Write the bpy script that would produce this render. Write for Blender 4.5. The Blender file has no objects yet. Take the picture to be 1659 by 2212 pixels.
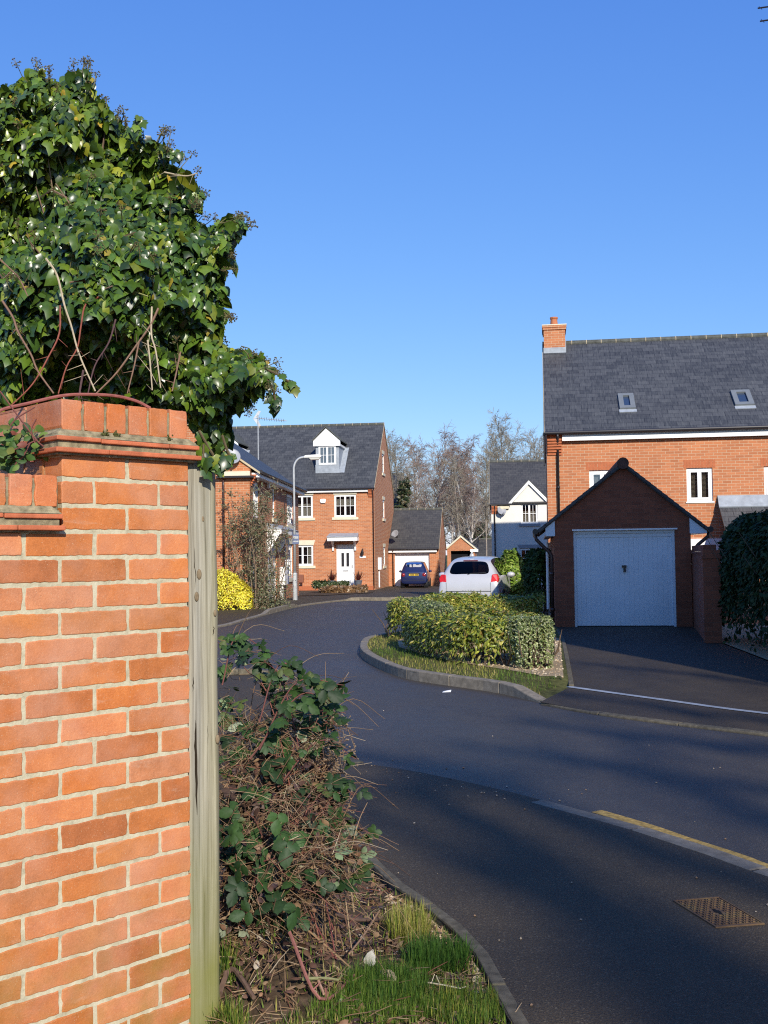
import bpy, bmesh, math, random
import numpy as np
from mathutils import Vector, Matrix
random.seed(7)
RNG = np.random.default_rng(11)
C = bpy.context.scene.collection
R = math.radians

# ------------------------------------------------------------------ camera
F_PX, CX, CY = 2304.0, 829.5, 1106.0          # photograph measured at 1659 x 2212
CAM_H, PITCH, ROLL = 1.6, R(2.29), R(0.7)
_F = np.array([0, math.cos(PITCH), math.sin(PITCH)])
_U0 = np.array([0, -math.sin(PITCH), math.cos(PITCH)])
_R0 = np.array([1.0, 0, 0])
_RT = math.cos(ROLL)*_R0 - math.sin(ROLL)*_U0
_UP = math.sin(ROLL)*_R0 + math.cos(ROLL)*_U0
CAM = np.array([0, 0, CAM_H])

def ray(u, v):
    return _F + (u-CX)/F_PX*_RT - (v-CY)/F_PX*_UP
def G(u, v, z=0.0):                            # point of the ground seen there
    d = ray(u, v); return CAM + d*((z-CAM_H)/d[2])
def PY(u, v, y):                               # point at depth y
    d = ray(u, v); return CAM + d*(y/d[1])

cam = bpy.data.cameras.new("camera"); camo = bpy.data.objects.new("camera", cam); C.objects.link(camo)
cam.sensor_fit = 'VERTICAL'; cam.sensor_height = 36.0; cam.lens = 36.0*F_PX/2212.0
cam.clip_end = 3000; cam.clip_start = 0.05
m = Matrix(((_RT[0], _UP[0], -_F[0], 0), (_RT[1], _UP[1], -_F[1], 0), (_RT[2], _UP[2], -_F[2], CAM_H), (0, 0, 0, 1)))
camo.matrix_world = m
bpy.context.scene.camera = camo

# ------------------------------------------------------------------ materials
class NT:
    def __init__(s, name):
        s.mat = bpy.data.materials.new(name); s.mat.use_nodes = True
        s.nt = s.mat.node_tree; s.nt.nodes.clear()
        s.out = s.n('ShaderNodeOutputMaterial')
    def n(s, t, **kw):
        nd = s.nt.nodes.new(t)
        for k, v in kw.items():
            if k.startswith('i_'):
                key = k[2:].replace('_', ' ')
                nd.inputs[key].default_value = v
            else: setattr(nd, k, v)
        return nd
    def l(s, a, b): s.nt.links.new(a, b)
    def bsdf(s, rough=0.6, spec=0.5, metal=0.0, color=None):
        b = s.n('ShaderNodeBsdfPrincipled')
        b.inputs['Roughness'].default_value = rough
        b.inputs['Specular IOR Level'].default_value = spec
        b.inputs['Metallic'].default_value = metal
        if color is not None: b.inputs['Base Color'].default_value = (*color, 1)
        s.l(b.outputs[0], s.out.inputs[0]); s.b = b
        return b
    def coord(s, kind='Object', scale=None):
        t = s.n('ShaderNodeTexCoord'); o = t.outputs[kind]
        if scale is not None:
            mp = s.n('ShaderNodeMapping'); mp.inputs['Scale'].default_value = scale
            s.l(o, mp.inputs[0]); o = mp.outputs[0]
        return o
    def noise(s, co, scale, detail=4, rough=0.55, dist=0.0):
        nd = s.n('ShaderNodeTexNoise'); nd.inputs['Scale'].default_value = scale
        nd.inputs['Detail'].default_value = detail; nd.inputs['Roughness'].default_value = rough
        nd.inputs['Distortion'].default_value = dist
        s.l(co, nd.inputs['Vector']); return nd.outputs['Fac']
    def ramp(s, fac, stops):
        r = s.n('ShaderNodeValToRGB'); cr = r.color_ramp
        while len(cr.elements) < len(stops): cr.elements.new(0.5)
        for e, (p, c) in zip(cr.elements, stops):
            e.position = p; e.color = (*c, 1) if len(c) == 3 else c
        s.l(fac, r.inputs[0]); return r.outputs[0]
    def mix(s, fac, a, b, mode='MIX'):
        nd = s.n('ShaderNodeMix', data_type='RGBA', blend_type=mode)
        for sock, val in ((nd.inputs[0], fac), (nd.inputs[6], a), (nd.inputs[7], b)):
            if isinstance(val, (int, float)): sock.default_value = val
            elif isinstance(val, tuple): sock.default_value = (*val, 1) if len(val) == 3 else val
            else: s.l(val, sock)
        return nd.outputs[2]
    def bump(s, h, strength=0.4, dist=0.01):
        b = s.n('ShaderNodeBump'); b.inputs['Strength'].default_value = strength
        b.inputs['Distance'].default_value = dist
        s.l(h, b.inputs['Height']); s.l(b.outputs[0], s.b.inputs['Normal'])

def plain(name, col, rough=0.5, spec=0.5, metal=0.0, var=0.08, nscale=6.0, bump=0.0):
    t = NT(name); t.bsdf(rough, spec, metal)
    co = t.coord('Object')
    f = t.noise(co, nscale, 5)
    a = tuple(max(0, c*(1-var)) for c in col); b = tuple(min(1, c*(1+var)) for c in col)
    t.l(t.ramp(f, [(0.3, a), (0.7, b)]), t.b.inputs['Base Color'])
    if bump: t.bump(t.noise(co, nscale*12, 3), bump, 0.004)
    return t.mat

def brickwork(name, c1, c2, mortar, bw=0.225, rh=0.075, ms=0.011, rough=0.75, weather=0.12):
    t = NT(name); t.bsdf(rough, 0.3)
    uv = t.coord('UV')
    br = t.n('ShaderNodeTexBrick'); br.offset = 0.5
    br.inputs['Scale'].default_value = 1; br.inputs['Brick Width'].default_value = bw
    br.inputs['Row Height'].default_value = rh; br.inputs['Mortar Size'].default_value = ms/2
    br.inputs['Mortar Smooth'].default_value = 0.1
    br.inputs['Color1'].default_value = (*c1, 1); br.inputs['Color2'].default_value = (*c2, 1)
    br.inputs['Mortar'].default_value = (*mortar, 1)
    t.l(uv, br.inputs['Vector'])
    n1 = t.noise(uv, 0.9, 6); n2 = t.noise(uv, 40, 3)
    col = t.mix(weather*2, br.outputs['Color'], t.ramp(n1, [(0.3, (0.35, 0.33, 0.32)), (0.7, (0.62, 0.6, 0.6))]), 'OVERLAY')
    col = t.mix(weather, col, t.ramp(n2, [(0.3, (0.3, 0.3, 0.3)), (0.7, (0.7, 0.7, 0.7))]), 'OVERLAY')
    t.l(col, t.b.inputs['Base Color'])
    inv = t.n('ShaderNodeMath', operation='SUBTRACT'); inv.inputs[0].default_value = 1
    t.l(br.outputs['Fac'], inv.inputs[1]); t.bump(inv.outputs[0], 0.5, 0.008)
    return t.mat

def slates(name, c1, c2, gap, bw=0.28, rh=0.21, lichen=(0.16, 0.17, 0.14), amt=0.5):
    t = NT(name); t.bsdf(0.55, 0.4)
    uv = t.coord('UV')
    br = t.n('ShaderNodeTexBrick'); br.offset = 0.5
    br.inputs['Scale'].default_value = 1; br.inputs['Brick Width'].default_value = bw
    br.inputs['Row Height'].default_value = rh; br.inputs['Mortar Size'].default_value = 0.007
    br.inputs['Mortar Smooth'].default_value = 0.3
    br.inputs['Color1'].default_value = (*c1, 1); br.inputs['Color2'].default_value = (*c2, 1)
    br.inputs['Mortar'].default_value = (*gap, 1)
    t.l(uv, br.inputs['Vector'])
    mp = t.n('ShaderNodeMapping'); mp.inputs['Scale'].default_value = (22, 3, 1); t.l(uv, mp.inputs[0])
    st = t.noise(mp.outputs[0], 1.0, 4)
    big = t.noise(uv, 0.7, 6, 0.65)
    col = t.mix(t.ramp(st, [(0.45, (0, 0, 0)), (0.8, (amt, amt, amt))]), br.outputs['Color'], lichen)
    col = t.mix(0.35, col, t.ramp(big, [(0.3, (0.3, 0.3, 0.3)), (0.75, (0.72, 0.72, 0.7))]), 'OVERLAY')
    t.l(col, t.b.inputs['Base Color'])
    # each row's lower edge stands proud of the row below
    sp = t.n('ShaderNodeSeparateXYZ'); t.l(uv, sp.inputs[0])
    dv = t.n('ShaderNodeMath', operation='DIVIDE'); dv.inputs[1].default_value = rh; t.l(sp.outputs[1], dv.inputs[0])
    fr = t.n('ShaderNodeMath', operation='FRACT'); t.l(dv.outputs[0], fr.inputs[0])
    om = t.n('ShaderNodeMath', operation='SUBTRACT'); om.inputs[0].default_value = 1; t.l(fr.outputs[0], om.inputs[1])
    t.bump(om.outputs[0], 0.6, 0.02)
    return t.mat

def leafmat(name, rough=0.35, transl=0.3, spec=0.5):
    t = NT(name); t.bsdf(rough, spec)
    at = t.n('ShaderNodeAttribute', attribute_name='Col')
    co = t.coord('Object')
    f = t.noise(co, 90, 3)
    col = t.mix(0.5, at.outputs['Color'], t.ramp(f, [(0.3, (0.35, 0.35, 0.35)), (0.7, (0.65, 0.65, 0.65))]), 'OVERLAY')
    t.l(col, t.b.inputs['Base Color'])
    tr = t.n('ShaderNodeBsdfTranslucent'); t.l(col, tr.inputs[0])
    ms = t.n('ShaderNodeMixShader'); ms.inputs[0].default_value = transl
    t.l(t.b.outputs[0], ms.inputs[1]); t.l(tr.outputs[0], ms.inputs[2]); t.l(ms.outputs[0], t.out.inputs[0])
    return t.mat

def attrmat(name, rough=0.7, spec=0.3, bumpscale=60, bump=0.3):
    t = NT(name); t.bsdf(rough, spec)
    at = t.n('ShaderNodeAttribute', attribute_name='Col')
    co = t.coord('Object')
    f = t.noise(co, bumpscale, 4)
    t.l(t.mix(0.4, at.outputs['Color'], t.ramp(f, [(0.3, (0.3, 0.3, 0.3)), (0.7, (0.7, 0.7, 0.7))]), 'OVERLAY'), t.b.inputs['Base Color'])
    if bump: t.bump(f, bump, 0.004)
    return t.mat

M = {}
M['brick_a'] = brickwork('house_brick', (0.50, 0.185, 0.076), (0.38, 0.135, 0.056), (0.54, 0.39, 0.25))
M['brick_b'] = brickwork('orange_brick', (0.52, 0.20, 0.082), (0.39, 0.14, 0.058), (0.54, 0.40, 0.27))
M['brick_shaded'] = brickwork('shaded_brick', (0.25, 0.080, 0.040), (0.18, 0.058, 0.030), (0.20, 0.09, 0.055), ms=0.009)  # house brick with shade put into its colour, for garage and garden wall
M['slate'] = slates('roof_slate', (0.070, 0.072, 0.074), (0.038, 0.040, 0.043), (0.012, 0.013, 0.014), bw=.33, rh=.23, lichen=(0.14, 0.145, 0.14))
M['tile_dark'] = slates('concrete_tile', (0.055, 0.056, 0.06), (0.04, 0.042, 0.045), (0.015, 0.015, 0.016), bw=0.33, rh=0.26, amt=0.2)
M['slate_brown'] = slates('brown_grey_tile', (0.068, 0.064, 0.06), (0.045, 0.043, 0.042), (0.02, 0.02, 0.02), amt=0.3)
M['ridge'] = plain('ridge_tile', (0.085, 0.088, 0.075), 0.8, 0.3, var=0.35, nscale=9)
M['ridge_red'] = plain('dark_ridge_tile', (0.10, 0.05, 0.035), 0.8, 0.3, var=0.3, nscale=9)
M['verge'] = plain('mortar_verge', (0.52, 0.43, 0.28), 0.9, 0.2, var=0.15)
M['lead'] = plain('lead_flashing', (0.30, 0.33, 0.36), 0.5, 0.4, var=0.18)
M['white'] = plain('white_upvc', (0.82, 0.82, 0.80), 0.35, 0.5, var=0.03)
M['render'] = plain('white_render', (0.70, 0.68, 0.62), 0.9, 0.2, var=0.05, nscale=2, bump=0.15)
M['cream'] = plain('cream_stone', (0.66, 0.60, 0.44), 0.8, 0.3, var=0.08)
M['blackpipe'] = plain('black_pipe', (0.018, 0.016, 0.018), 0.4, 0.5)
M['brownpipe'] = plain('brown_pipe', (0.05, 0.025, 0.022), 0.4, 0.5)
M['dark'] = plain('dark_room', (0.012, 0.012, 0.014), 0.9, 0.1)
M['curtain'] = plain('pale_curtain', (0.55, 0.53, 0.45), 0.9, 0.1, var=0.15, nscale=14)
M['blind'] = plain('slatted_blind', (0.30, 0.26, 0.19), 0.7, 0.2)
M['galv'] = plain('galvanised_steel', (0.42, 0.44, 0.45), 0.5, 0.5, 0.3, var=0.12)
M['grey'] = plain('grey_plastic', (0.28, 0.29, 0.31), 0.45, 0.5)
M['terracotta'] = plain('terracotta', (0.42, 0.15, 0.07), 0.8, 0.3)
M['doorwhite'] = plain('garage_door_white', (0.62, 0.68, 0.72), 0.45, 0.5, var=0.05, nscale=2.5)
M['rubber'] = plain('tyre_rubber', (0.018, 0.018, 0.02), 0.8, 0.2)
M['alloy'] = plain('alloy_wheel', (0.45, 0.46, 0.48), 0.35, 0.5, 0.6)
M['bark'] = plain('bark_brown', (0.13, 0.09, 0.065), 0.85, 0.2, var=0.3, nscale=12, bump=0.4)
M['bark_grey'] = plain('bark_grey', (0.26, 0.22, 0.18), 0.85, 0.2, var=0.3, nscale=4)
M['bark_twig'] = plain('bare_twigs', (0.23, 0.165, 0.135), 0.85, 0.2, var=0.2, nscale=3)
M['bark_twig2'] = plain('bare_twigs_grey', (0.24, 0.21, 0.16), 0.85, 0.2, var=0.2, nscale=3)
M['birch'] = plain('birch_bark', (0.58, 0.53, 0.47), 0.75, 0.3, var=0.35, nscale=2.2)
M['ivyleaf'] = leafmat('ivy_leaf', 0.33, 0.05, 0.5)
M['leaf'] = leafmat('hedge_leaf', 0.38, 0.3)
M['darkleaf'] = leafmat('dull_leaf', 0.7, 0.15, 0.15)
M['bramleaf'] = leafmat('bramble_leaf', 0.55, 0.22, 0.3)
M['needle'] = leafmat('grass_blade', 0.6, 0.35, 0.3)
M['dry'] = attrmat('dry_stem', 0.85, 0.2)
M['stone'] = attrmat('loose_stone', 0.85, 0.3)

def glass(name, ior=1.52, refl=0.1, clear=0.75):
    t = NT(name)
    tr = t.n('ShaderNodeBsdfTransparent'); tr.inputs[0].default_value = (*[clear]*3, 1)
    gl = t.n('ShaderNodeBsdfGlossy'); gl.inputs['Roughness'].default_value = 0.03; gl.inputs[0].default_value = (.8, .8, .8, 1)
    fr = t.n('ShaderNodeFresnel'); fr.inputs[0].default_value = ior
    ad = t.n('ShaderNodeMath', operation='ADD'); ad.inputs[1].default_value = refl; t.l(fr.outputs[0], ad.inputs[0])
    ms = t.n('ShaderNodeMixShader'); t.l(ad.outputs[0], ms.inputs[0]); t.l(tr.outputs[0], ms.inputs[1]); t.l(gl.outputs[0], ms.inputs[2])
    t.l(ms.outputs[0], t.out.inputs[0]); return t.mat
M['glass'] = glass('window_glass')
M['tint'] = glass('tinted_glass', ior=1.2, clear=0.10, refl=0.01)
M['carglass'] = glass('car_glass', clear=0.85, refl=0.03)

def asphalt(name, dark, light, rough, speck, spec=0.38):
    t = NT(name); t.bsdf(rough, spec)
    co = t.coord('Object')
    g = t.noise(co, 120, 4, 0.85); big = t.noise(co, 0.55, 5, 0.6); mid = t.noise(co, 4.0, 5, 0.65)
    vo = t.n('ShaderNodeTexVoronoi'); vo.inputs['Scale'].default_value = 150; t.l(co, vo.inputs['Vector'])
    vc = t.n('ShaderNodeSeparateColor'); t.l(vo.outputs['Color'], vc.inputs[0])
    col = t.ramp(g, [(0.28, dark), (0.72, light)])
    col = t.mix(t.ramp(vc.outputs[0], [(0.90, (0, 0, 0)), (0.97, (0.38, 0.38, 0.38))]), col, speck)
    col = t.mix(0.5, col, t.ramp(big, [(0.3, (0.36, 0.36, 0.36)), (0.7, (0.64, 0.64, 0.63))]), 'OVERLAY')
    col = t.mix(0.35, col, t.ramp(mid, [(0.3, (0.34, 0.34, 0.34)), (0.7, (0.64, 0.63, 0.61))]), 'OVERLAY')
    t.l(col, t.b.inputs['Base Color'])
    rr = t.ramp(big, [(0.3, (rough-0.06,)*3), (0.7, (rough+0.08,)*3)]); t.l(rr, t.b.inputs['Roughness'])
    t.bump(vo.outputs['Distance'], 0.5, 0.006)
    return t.mat
M['road'] = asphalt('road_asphalt', (0.018, 0.0155, 0.012), (0.086, 0.072, 0.055), 0.53, (0.16, 0.14, 0.11))
M['path'] = asphalt('footway_asphalt', (0.014, 0.011, 0.007), (0.112, 0.086, 0.054), 0.68, (0.19, 0.16, 0.11), 0.2)
M['drive'] = asphalt('driveway_asphalt', (0.020, 0.016, 0.011), (0.085, 0.067, 0.048), 0.68, (0.13, 0.11, 0.08), 0.2)
M['kerb'] = plain('kerb_concrete', (0.20, 0.172, 0.13), 0.85, 0.3, var=0.3, nscale=14, bump=0.4)
M['kerb_mossy'] = plain('edging_concrete', (0.115, 0.10, 0.07), 0.9, 0.2, var=0.4, nscale=22, bump=0.5)
M['yellow'] = plain('faded_yellow_paint', (0.36, 0.24, 0.07), 0.8, 0.2, var=0.45, nscale=30)
M['soil'] = plain('soil_litter', (0.085, 0.058, 0.036), 0.95, 0.1, var=0.6, nscale=26, bump=0.6)
M['turf'] = plain('turf_soil', (0.085, 0.085, 0.028), 0.95, 0.1, var=0.5, nscale=12, bump=0.5)
M['gravel'] = plain('buff_gravel', (0.36, 0.27, 0.16), 0.9, 0.2, var=0.45, nscale=60, bump=0.8)
M['field'] = plain('rough_grass', (0.07, 0.085, 0.03), 0.95, 0.1, var=0.4, nscale=0.4)

# ------------------------------------------------------------------ mesh tools
def link(o, parent=None):
    C.objects.link(o)
    if parent is not None: o.parent = parent
    return o
def tag(o, label=None, cat=None, group=None, kind=None):
    if label: o['label'] = label
    if cat: o['category'] = cat
    if group: o['group'] = group
    if kind: o['kind'] = kind
    return o
def thing(name, label, cat, loc=(0, 0, 0), rz=0.0, group=None):
    o = bpy.data.objects.new(name, None); o.empty_display_size = 0.2
    o.location = tuple(float(c) for c in loc); o.rotation_euler = (0, 0, rz)
    link(o); return tag(o, label, cat, group)
def box_uv(me):
    uvl = me.uv_layers.new(name='UVMap')
    nl = len(me.loops)
    co = np.empty(len(me.vertices)*3); me.vertices.foreach_get('co', co); co = co.reshape(-1, 3)
    vi = np.empty(nl, dtype=np.int32); me.loops.foreach_get('vertex_index', vi)
    npoly = len(me.polygons)
    nr = np.empty(npoly*3); me.polygons.foreach_get('normal', nr); nr = nr.reshape(-1, 3)
    lt = np.empty(npoly, dtype=np.int32); me.polygons.foreach_get('loop_total', lt)
    pn = np.repeat(nr, lt, axis=0)
    flat = np.abs(pn[:, 2]) > 0.985
    u = np.stack([-pn[:, 1], pn[:, 0], np.zeros(nl)], 1)
    ln = np.linalg.norm(u, axis=1); ln[ln < 1e-6] = 1
    u = u/ln[:, None]; u[flat] = (1, 0, 0)
    v = np.cross(pn, u); v[flat] = (0, 1, 0)
    p = co[vi]
    uv = np.stack([(p*u).sum(1), (p*v).sum(1)], 1).astype(np.float32)
    uvl.data.foreach_set('uv', uv.ravel())

class MB:
    def __init__(s): s.v = []; s.f = []; s.mi = []; s.c = []
    def add(s, vs, fs, mi=0, col=None):
        o = len(s.v); s.v += [tuple(float(c) for c in p) for p in vs]
        for f in fs: s.f.append(tuple(i+o for i in f)); s.mi.append(mi)
        s.c += [col or (0.5, 0.5, 0.5)]*len(vs)
        return s
    def box(s, x0, x1, y0, y1, z0, z1, mi=0, col=None):
        vs = [(x0, y0, z0), (x1, y0, z0), (x1, y1, z0), (x0, y1, z0), (x0, y0, z1), (x1, y0, z1), (x1, y1, z1), (x0, y1, z1)]
        return s.add(vs, [(0, 3, 2, 1), (4, 5, 6, 7), (0, 1, 5, 4), (1, 2, 6, 5), (2, 3, 7, 6), (3, 0, 4, 7)], mi, col)
    def prism(s, poly, off, mi=0, col=None):            # 3-D polygon pushed along a vector
        n = len(poly); a = [Vector(p) for p in poly]; off = Vector(off)
        vs = [tuple(p) for p in a]+[tuple(p+off) for p in a]
        return s.add(vs, [tuple(range(n-1, -1, -1)), tuple(range(n, 2*n))]+[(i, (i+1) % n, n+(i+1) % n, n+i) for i in range(n)], mi, col)
    def tube(s, pts, rad, n=6, mi=0, col=None, cap=True):
        pts = [Vector(tuple(float(c) for c in p)) for p in pts]
        k = len(pts); rs = rad if hasattr(rad, '__len__') else [rad]*k
        vs = []; prev = None
        for i, p in enumerate(pts):
            d = (pts[min(i+1, k-1)]-pts[max(i-1, 0)])
            if d.length < 1e-9: d = Vector((0, 0, 1))
            d.normalize()
            if prev is None:
                a = d.cross(Vector((0, 0, 1)))
                if a.length < 1e-3: a = d.cross(Vector((1, 0, 0)))
            else: a = prev - d*prev.dot(d)
            if a.length < 1e-6: a = d.orthogonal()
            a.normalize(); prev = a; b = d.cross(a)
            for j in range(n):
                t = 2*math.pi*j/n
                vs.append(tuple(p+(a*math.cos(t)+b*math.sin(t))*rs[i]))
        fs = [(i*n+j, i*n+(j+1) % n, (i+1)*n+(j+1) % n, (i+1)*n+j) for i in range(k-1) for j in range(n)]
        if cap: fs += [tuple(range(n-1, -1, -1)), tuple((k-1)*n+j for j in range(n))]
        return s.add(vs, fs, mi, col)
    def lathe(s, prof, c=(0, 0, 0), n=16, mi=0, col=None):
        vs = [(c[0]+r*math.cos(2*math.pi*j/n), c[1]+r*math.sin(2*math.pi*j/n), c[2]+z) for r, z in prof for j in range(n)]
        k = len(prof)
        fs = [(i*n+j, i*n+(j+1) % n, (i+1)*n+(j+1) % n, (i+1)*n+j) for i in range(k-1) for j in range(n)]
        fs += [tuple(range(n-1, -1, -1)), tuple((k-1)*n+j for j in range(n))]
        return s.add(vs, fs, mi, col)
    def build(s, name, mat, parent=None, smooth=False, bevel=0.0, loc=None):
        me = bpy.data.meshes.new(name)
        me.from_pydata(s.v, [], s.f)
        for mm in (mat if isinstance(mat, (list, tuple)) else [mat]): me.materials.append(mm)
        if any(s.mi): me.polygons.foreach_set('material_index', np.array(s.mi, dtype=np.int32))
        at = me.color_attributes.new('Col', 'FLOAT_COLOR', 'POINT')
        at.data.foreach_set('color', np.array([(*c, 1) for c in s.c], dtype=np.float32).ravel())
        if smooth: me.polygons.foreach_set('use_smooth', np.ones(len(me.polygons), dtype=bool))
        me.update(); box_uv(me)
        o = bpy.data.objects.new(name, me); link(o, parent)
        if loc is not None: o.location = loc
        if bevel:
            b = o.modifiers.new('bevel', 'BEVEL'); b.width = bevel; b.segments = 2; b.limit_method = 'ANGLE'
        return o

def norm(a): return a/np.maximum(np.linalg.norm(a, axis=-1, keepdims=True), 1e-9)
def leaf_mesh(name, P, N, T, S, tmpl, cols, mat, parent=None):
    tv, tf = tmpl
    tv = np.asarray(tv, float); k = len(tv); n = len(P)
    N = norm(N); T = norm(T - (T*N).sum(1, keepdims=True)*N); B = np.cross(T, N)
    S = np.asarray(S, float)
    if S.ndim == 1: S = np.stack([S, S, S], 1)
    V = P[:, None, :] + B[:, None, :]*(tv[None, :, 0:1]*S[:, None, 0:1]) + T[:, None, :]*(tv[None, :, 1:2]*S[:, None, 1:2]) + N[:, None, :]*(tv[None, :, 2:3]*S[:, None, 2:3])
    V = V.reshape(-1, 3)
    tf = np.asarray(tf, np.int32)
    Fc = (tf[None]+(np.arange(n)*k)[:, None, None]).reshape(-1, tf.shape[1])
    me = bpy.data.meshes.new(name); me.from_pydata(V, [], Fc); me.materials.append(mat)
    at = me.color_attributes.new('Col', 'FLOAT_COLOR', 'POINT')
    cc = np.ones((n, k, 4), np.float32); cc[:, :, :3] = np.asarray(cols)[:, None, :]
    at.data.foreach_set('color', cc.ravel())
    me.polygons.foreach_set('use_smooth', np.ones(len(me.polygons), dtype=bool))
    o = bpy.data.objects.new(name, me); link(o, parent); return o
def fan(outline, centre):
    vs = [centre]+outline; n = len(outline)
    return vs, [(0, 1+i, 1+(i+1) % n) for i in range(n)]
HEART = fan([(0, -.02, .0), (.22, -.10, -.05), (.42, .04, -.11), (.44, .30, -.13), (.30, .58, -.11), (.12, .84, -.12), (0, 1.0, -.20),
             (-.12, .84, -.12), (-.30, .58, -.11), (-.44, .30, -.13), (-.42, .04, -.11), (-.22, -.10, -.05)], (0, .34, .06))
# leaf outlines: x across, y towards the tip, z out of the face
IVY = fan([(0, -.02, -.02), (.26, -.12, -.10), (.50, .12, -.16), (.36, .26, -.08), (.44, .46, -.15), (.22, .64, -.06), (0, 1.0, -.20),
           (-.22, .64, -.06), (-.44, .46, -.15), (-.36, .26, -.08), (-.50, .12, -.16), (-.26, -.12, -.10)], (0, .3, .05))
OVAL = fan([(0, -.02, 0), (.24, .16, -.06), (.32, .42, -.09), (.22, .74, -.08), (0, 1.0, -.12), (-.22, .74, -.08), (-.32, .42, -.09), (-.24, .16, -.06)], (0, .42, .05))
SERR = fan([(0, 0, 0), (.20, .12, -.03), (.22, .2, -.05), (.33, .32, -.05), (.33, .42, -.07), (.36, .55, -.06), (.27, .68, -.07), (.24, .80, -.06), (.08, .92, -.06), (0, 1.03, -.12),
            (-.08, .92, -.06), (-.24, .80, -.06), (-.27, .68, -.07), (-.36, .55, -.06), (-.33, .42, -.07), (-.33, .32, -.05), (-.22, .2, -.05), (-.20, .12, -.03)], (0, .45, .05))
LANCE = ([(0, 0, 0), (.17, .3, -.05), (.16, .65, -.08), (0, 1, -.15), (-.16, .65, -.08), (-.17, .3, -.05), (0, .3, .02), (0, .65, 0)],
         [(0, 1, 6, 6), (1, 2, 7, 6), (2, 3, 7, 7), (7, 3, 4, 4), (6, 7, 4, 5), (0, 6, 5, 5)])
LANCE = (LANCE[0], [(0, 1, 6), (1, 2, 7), (1, 7, 6), (2, 3, 7), (7, 3, 4), (7, 4, 5), (7, 5, 6), (0, 6, 5)])
BLADE = ([(-.5, 0, 0), (.5, 0, 0), (.35, .5, .06), (-.35, .5, .06), (0, 1, .22)], [(0, 1, 2), (0, 2, 3), (3, 2, 4)])
def pick(cols, n, jit=0.15, w=None):
    cols = np.array(cols, float); i = RNG.choice(len(cols), n, p=None if w is None else np.array(w)/sum(w))
    return np.clip(cols[i]*(1+RNG.normal(0, jit, (n, 1))), 0.002, 0.95)
def rnd(n, s=1.0): return RNG.normal(0, s, (n, 3))
def lump(P, f, seed=0):
    r = np.random.default_rng(100+seed); o = np.zeros(len(P))
    for i in range(6):
        k = r.normal(0, 1, 3); k = k/np.linalg.norm(k)*f*(0.7+0.35*i); o += np.sin(P@k+r.uniform(0, 6.28))/(1+0.35*i)
    return o/2.6
def in_poly(pts, poly):
    poly = np.asarray(poly, float); x, y = pts[:, 0], pts[:, 1]; ins = np.zeros(len(pts), bool); n = len(poly)
    for i in range(n):
        x0, y0 = poly[i]; x1, y1 = poly[(i+1) % n]
        c = ((y0 > y) != (y1 > y)) & (x < (x1-x0)*(y-y0)/(y1-y0+1e-12)+x0); ins ^= c
    return ins
def edge_dist(pts, poly, closed=True):
    poly = np.asarray(poly, float); d = np.full(len(pts), 1e9); n = len(poly)
    for i in range(n if closed else n-1):
        a = poly[i]; b = poly[(i+1) % n]; ab = b-a
        t = np.clip(((pts-a)@ab)/(ab@ab+1e-12), 0, 1); d = np.minimum(d, np.linalg.norm(pts-(a+t[:, None]*ab), axis=1))
    return d
def sample_poly(poly, n):
    poly = np.asarray(poly, float); lo, hi = poly.min(0), poly.max(0); out = []; k = 0
    while k < n:
        p = RNG.uniform(lo, hi, (n*3, 2)); p = p[in_poly(p, poly)]; out.append(p); k += len(p)
    return np.concatenate(out)[:n]
def smooth(pts, k=6):                                     # Catmull-Rom through the points
    P = [np.array(p, float) for p in pts]; P = [2*P[0]-P[1]]+P+[2*P[-1]-P[-2]]; out = []
    for i in range(1, len(P)-2):
        a, b, c, d = P[i-1:i+3]
        for j in range(k):
            t = j/k; out.append(.5*((2*b)+(c-a)*t+(2*a-5*b+4*c-d)*t*t+(3*b-a-3*c+d)*t**3))
    out.append(P[-2]); return out
def sstep(a, b, x):
    t = np.clip((x-a)/(b-a), 0, 1); return t*t*(3-2*t)
def sheet(name, poly, zfun, mat, cut=0.0, parent=None, kind='structure'):
    bm = bmesh.new(); vs = [bm.verts.new((p[0], p[1], 0)) for p in poly]; f = bm.faces.new(vs)
    bmesh.ops.triangulate(bm, faces=[f])
    if cut:
        lo = min(p[1] for p in poly); hi = max(p[1] for p in poly); y = lo+cut
        while y < hi:
            bmesh.ops.bisect_plane(bm, geom=bm.verts[:]+bm.edges[:]+bm.faces[:], plane_co=(0, y, 0), plane_no=(0, 1, 0)); y += cut
        lo = min(p[0] for p in poly); hi = max(p[0] for p in poly); x = lo+cut
        while x < hi:
            bmesh.ops.bisect_plane(bm, geom=bm.verts[:]+bm.edges[:]+bm.faces[:], plane_co=(x, 0, 0), plane_no=(1, 0, 0)); x += cut
    for v in bm.verts: v.co.z = float(zfun(v.co.x, v.co.y))
    bmesh.ops.recalc_face_normals(bm, faces=bm.faces[:])
    if sum(fc.normal.z for fc in bm.faces) < 0: bmesh.ops.reverse_faces(bm, faces=bm.faces[:])
    me = bpy.data.meshes.new(name); bm.to_mesh(me); bm.free(); me.materials.append(mat); box_uv(me)
    o = bpy.data.objects.new(name, me); link(o, parent)
    if kind and parent is None: o['kind'] = kind
    return o
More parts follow.
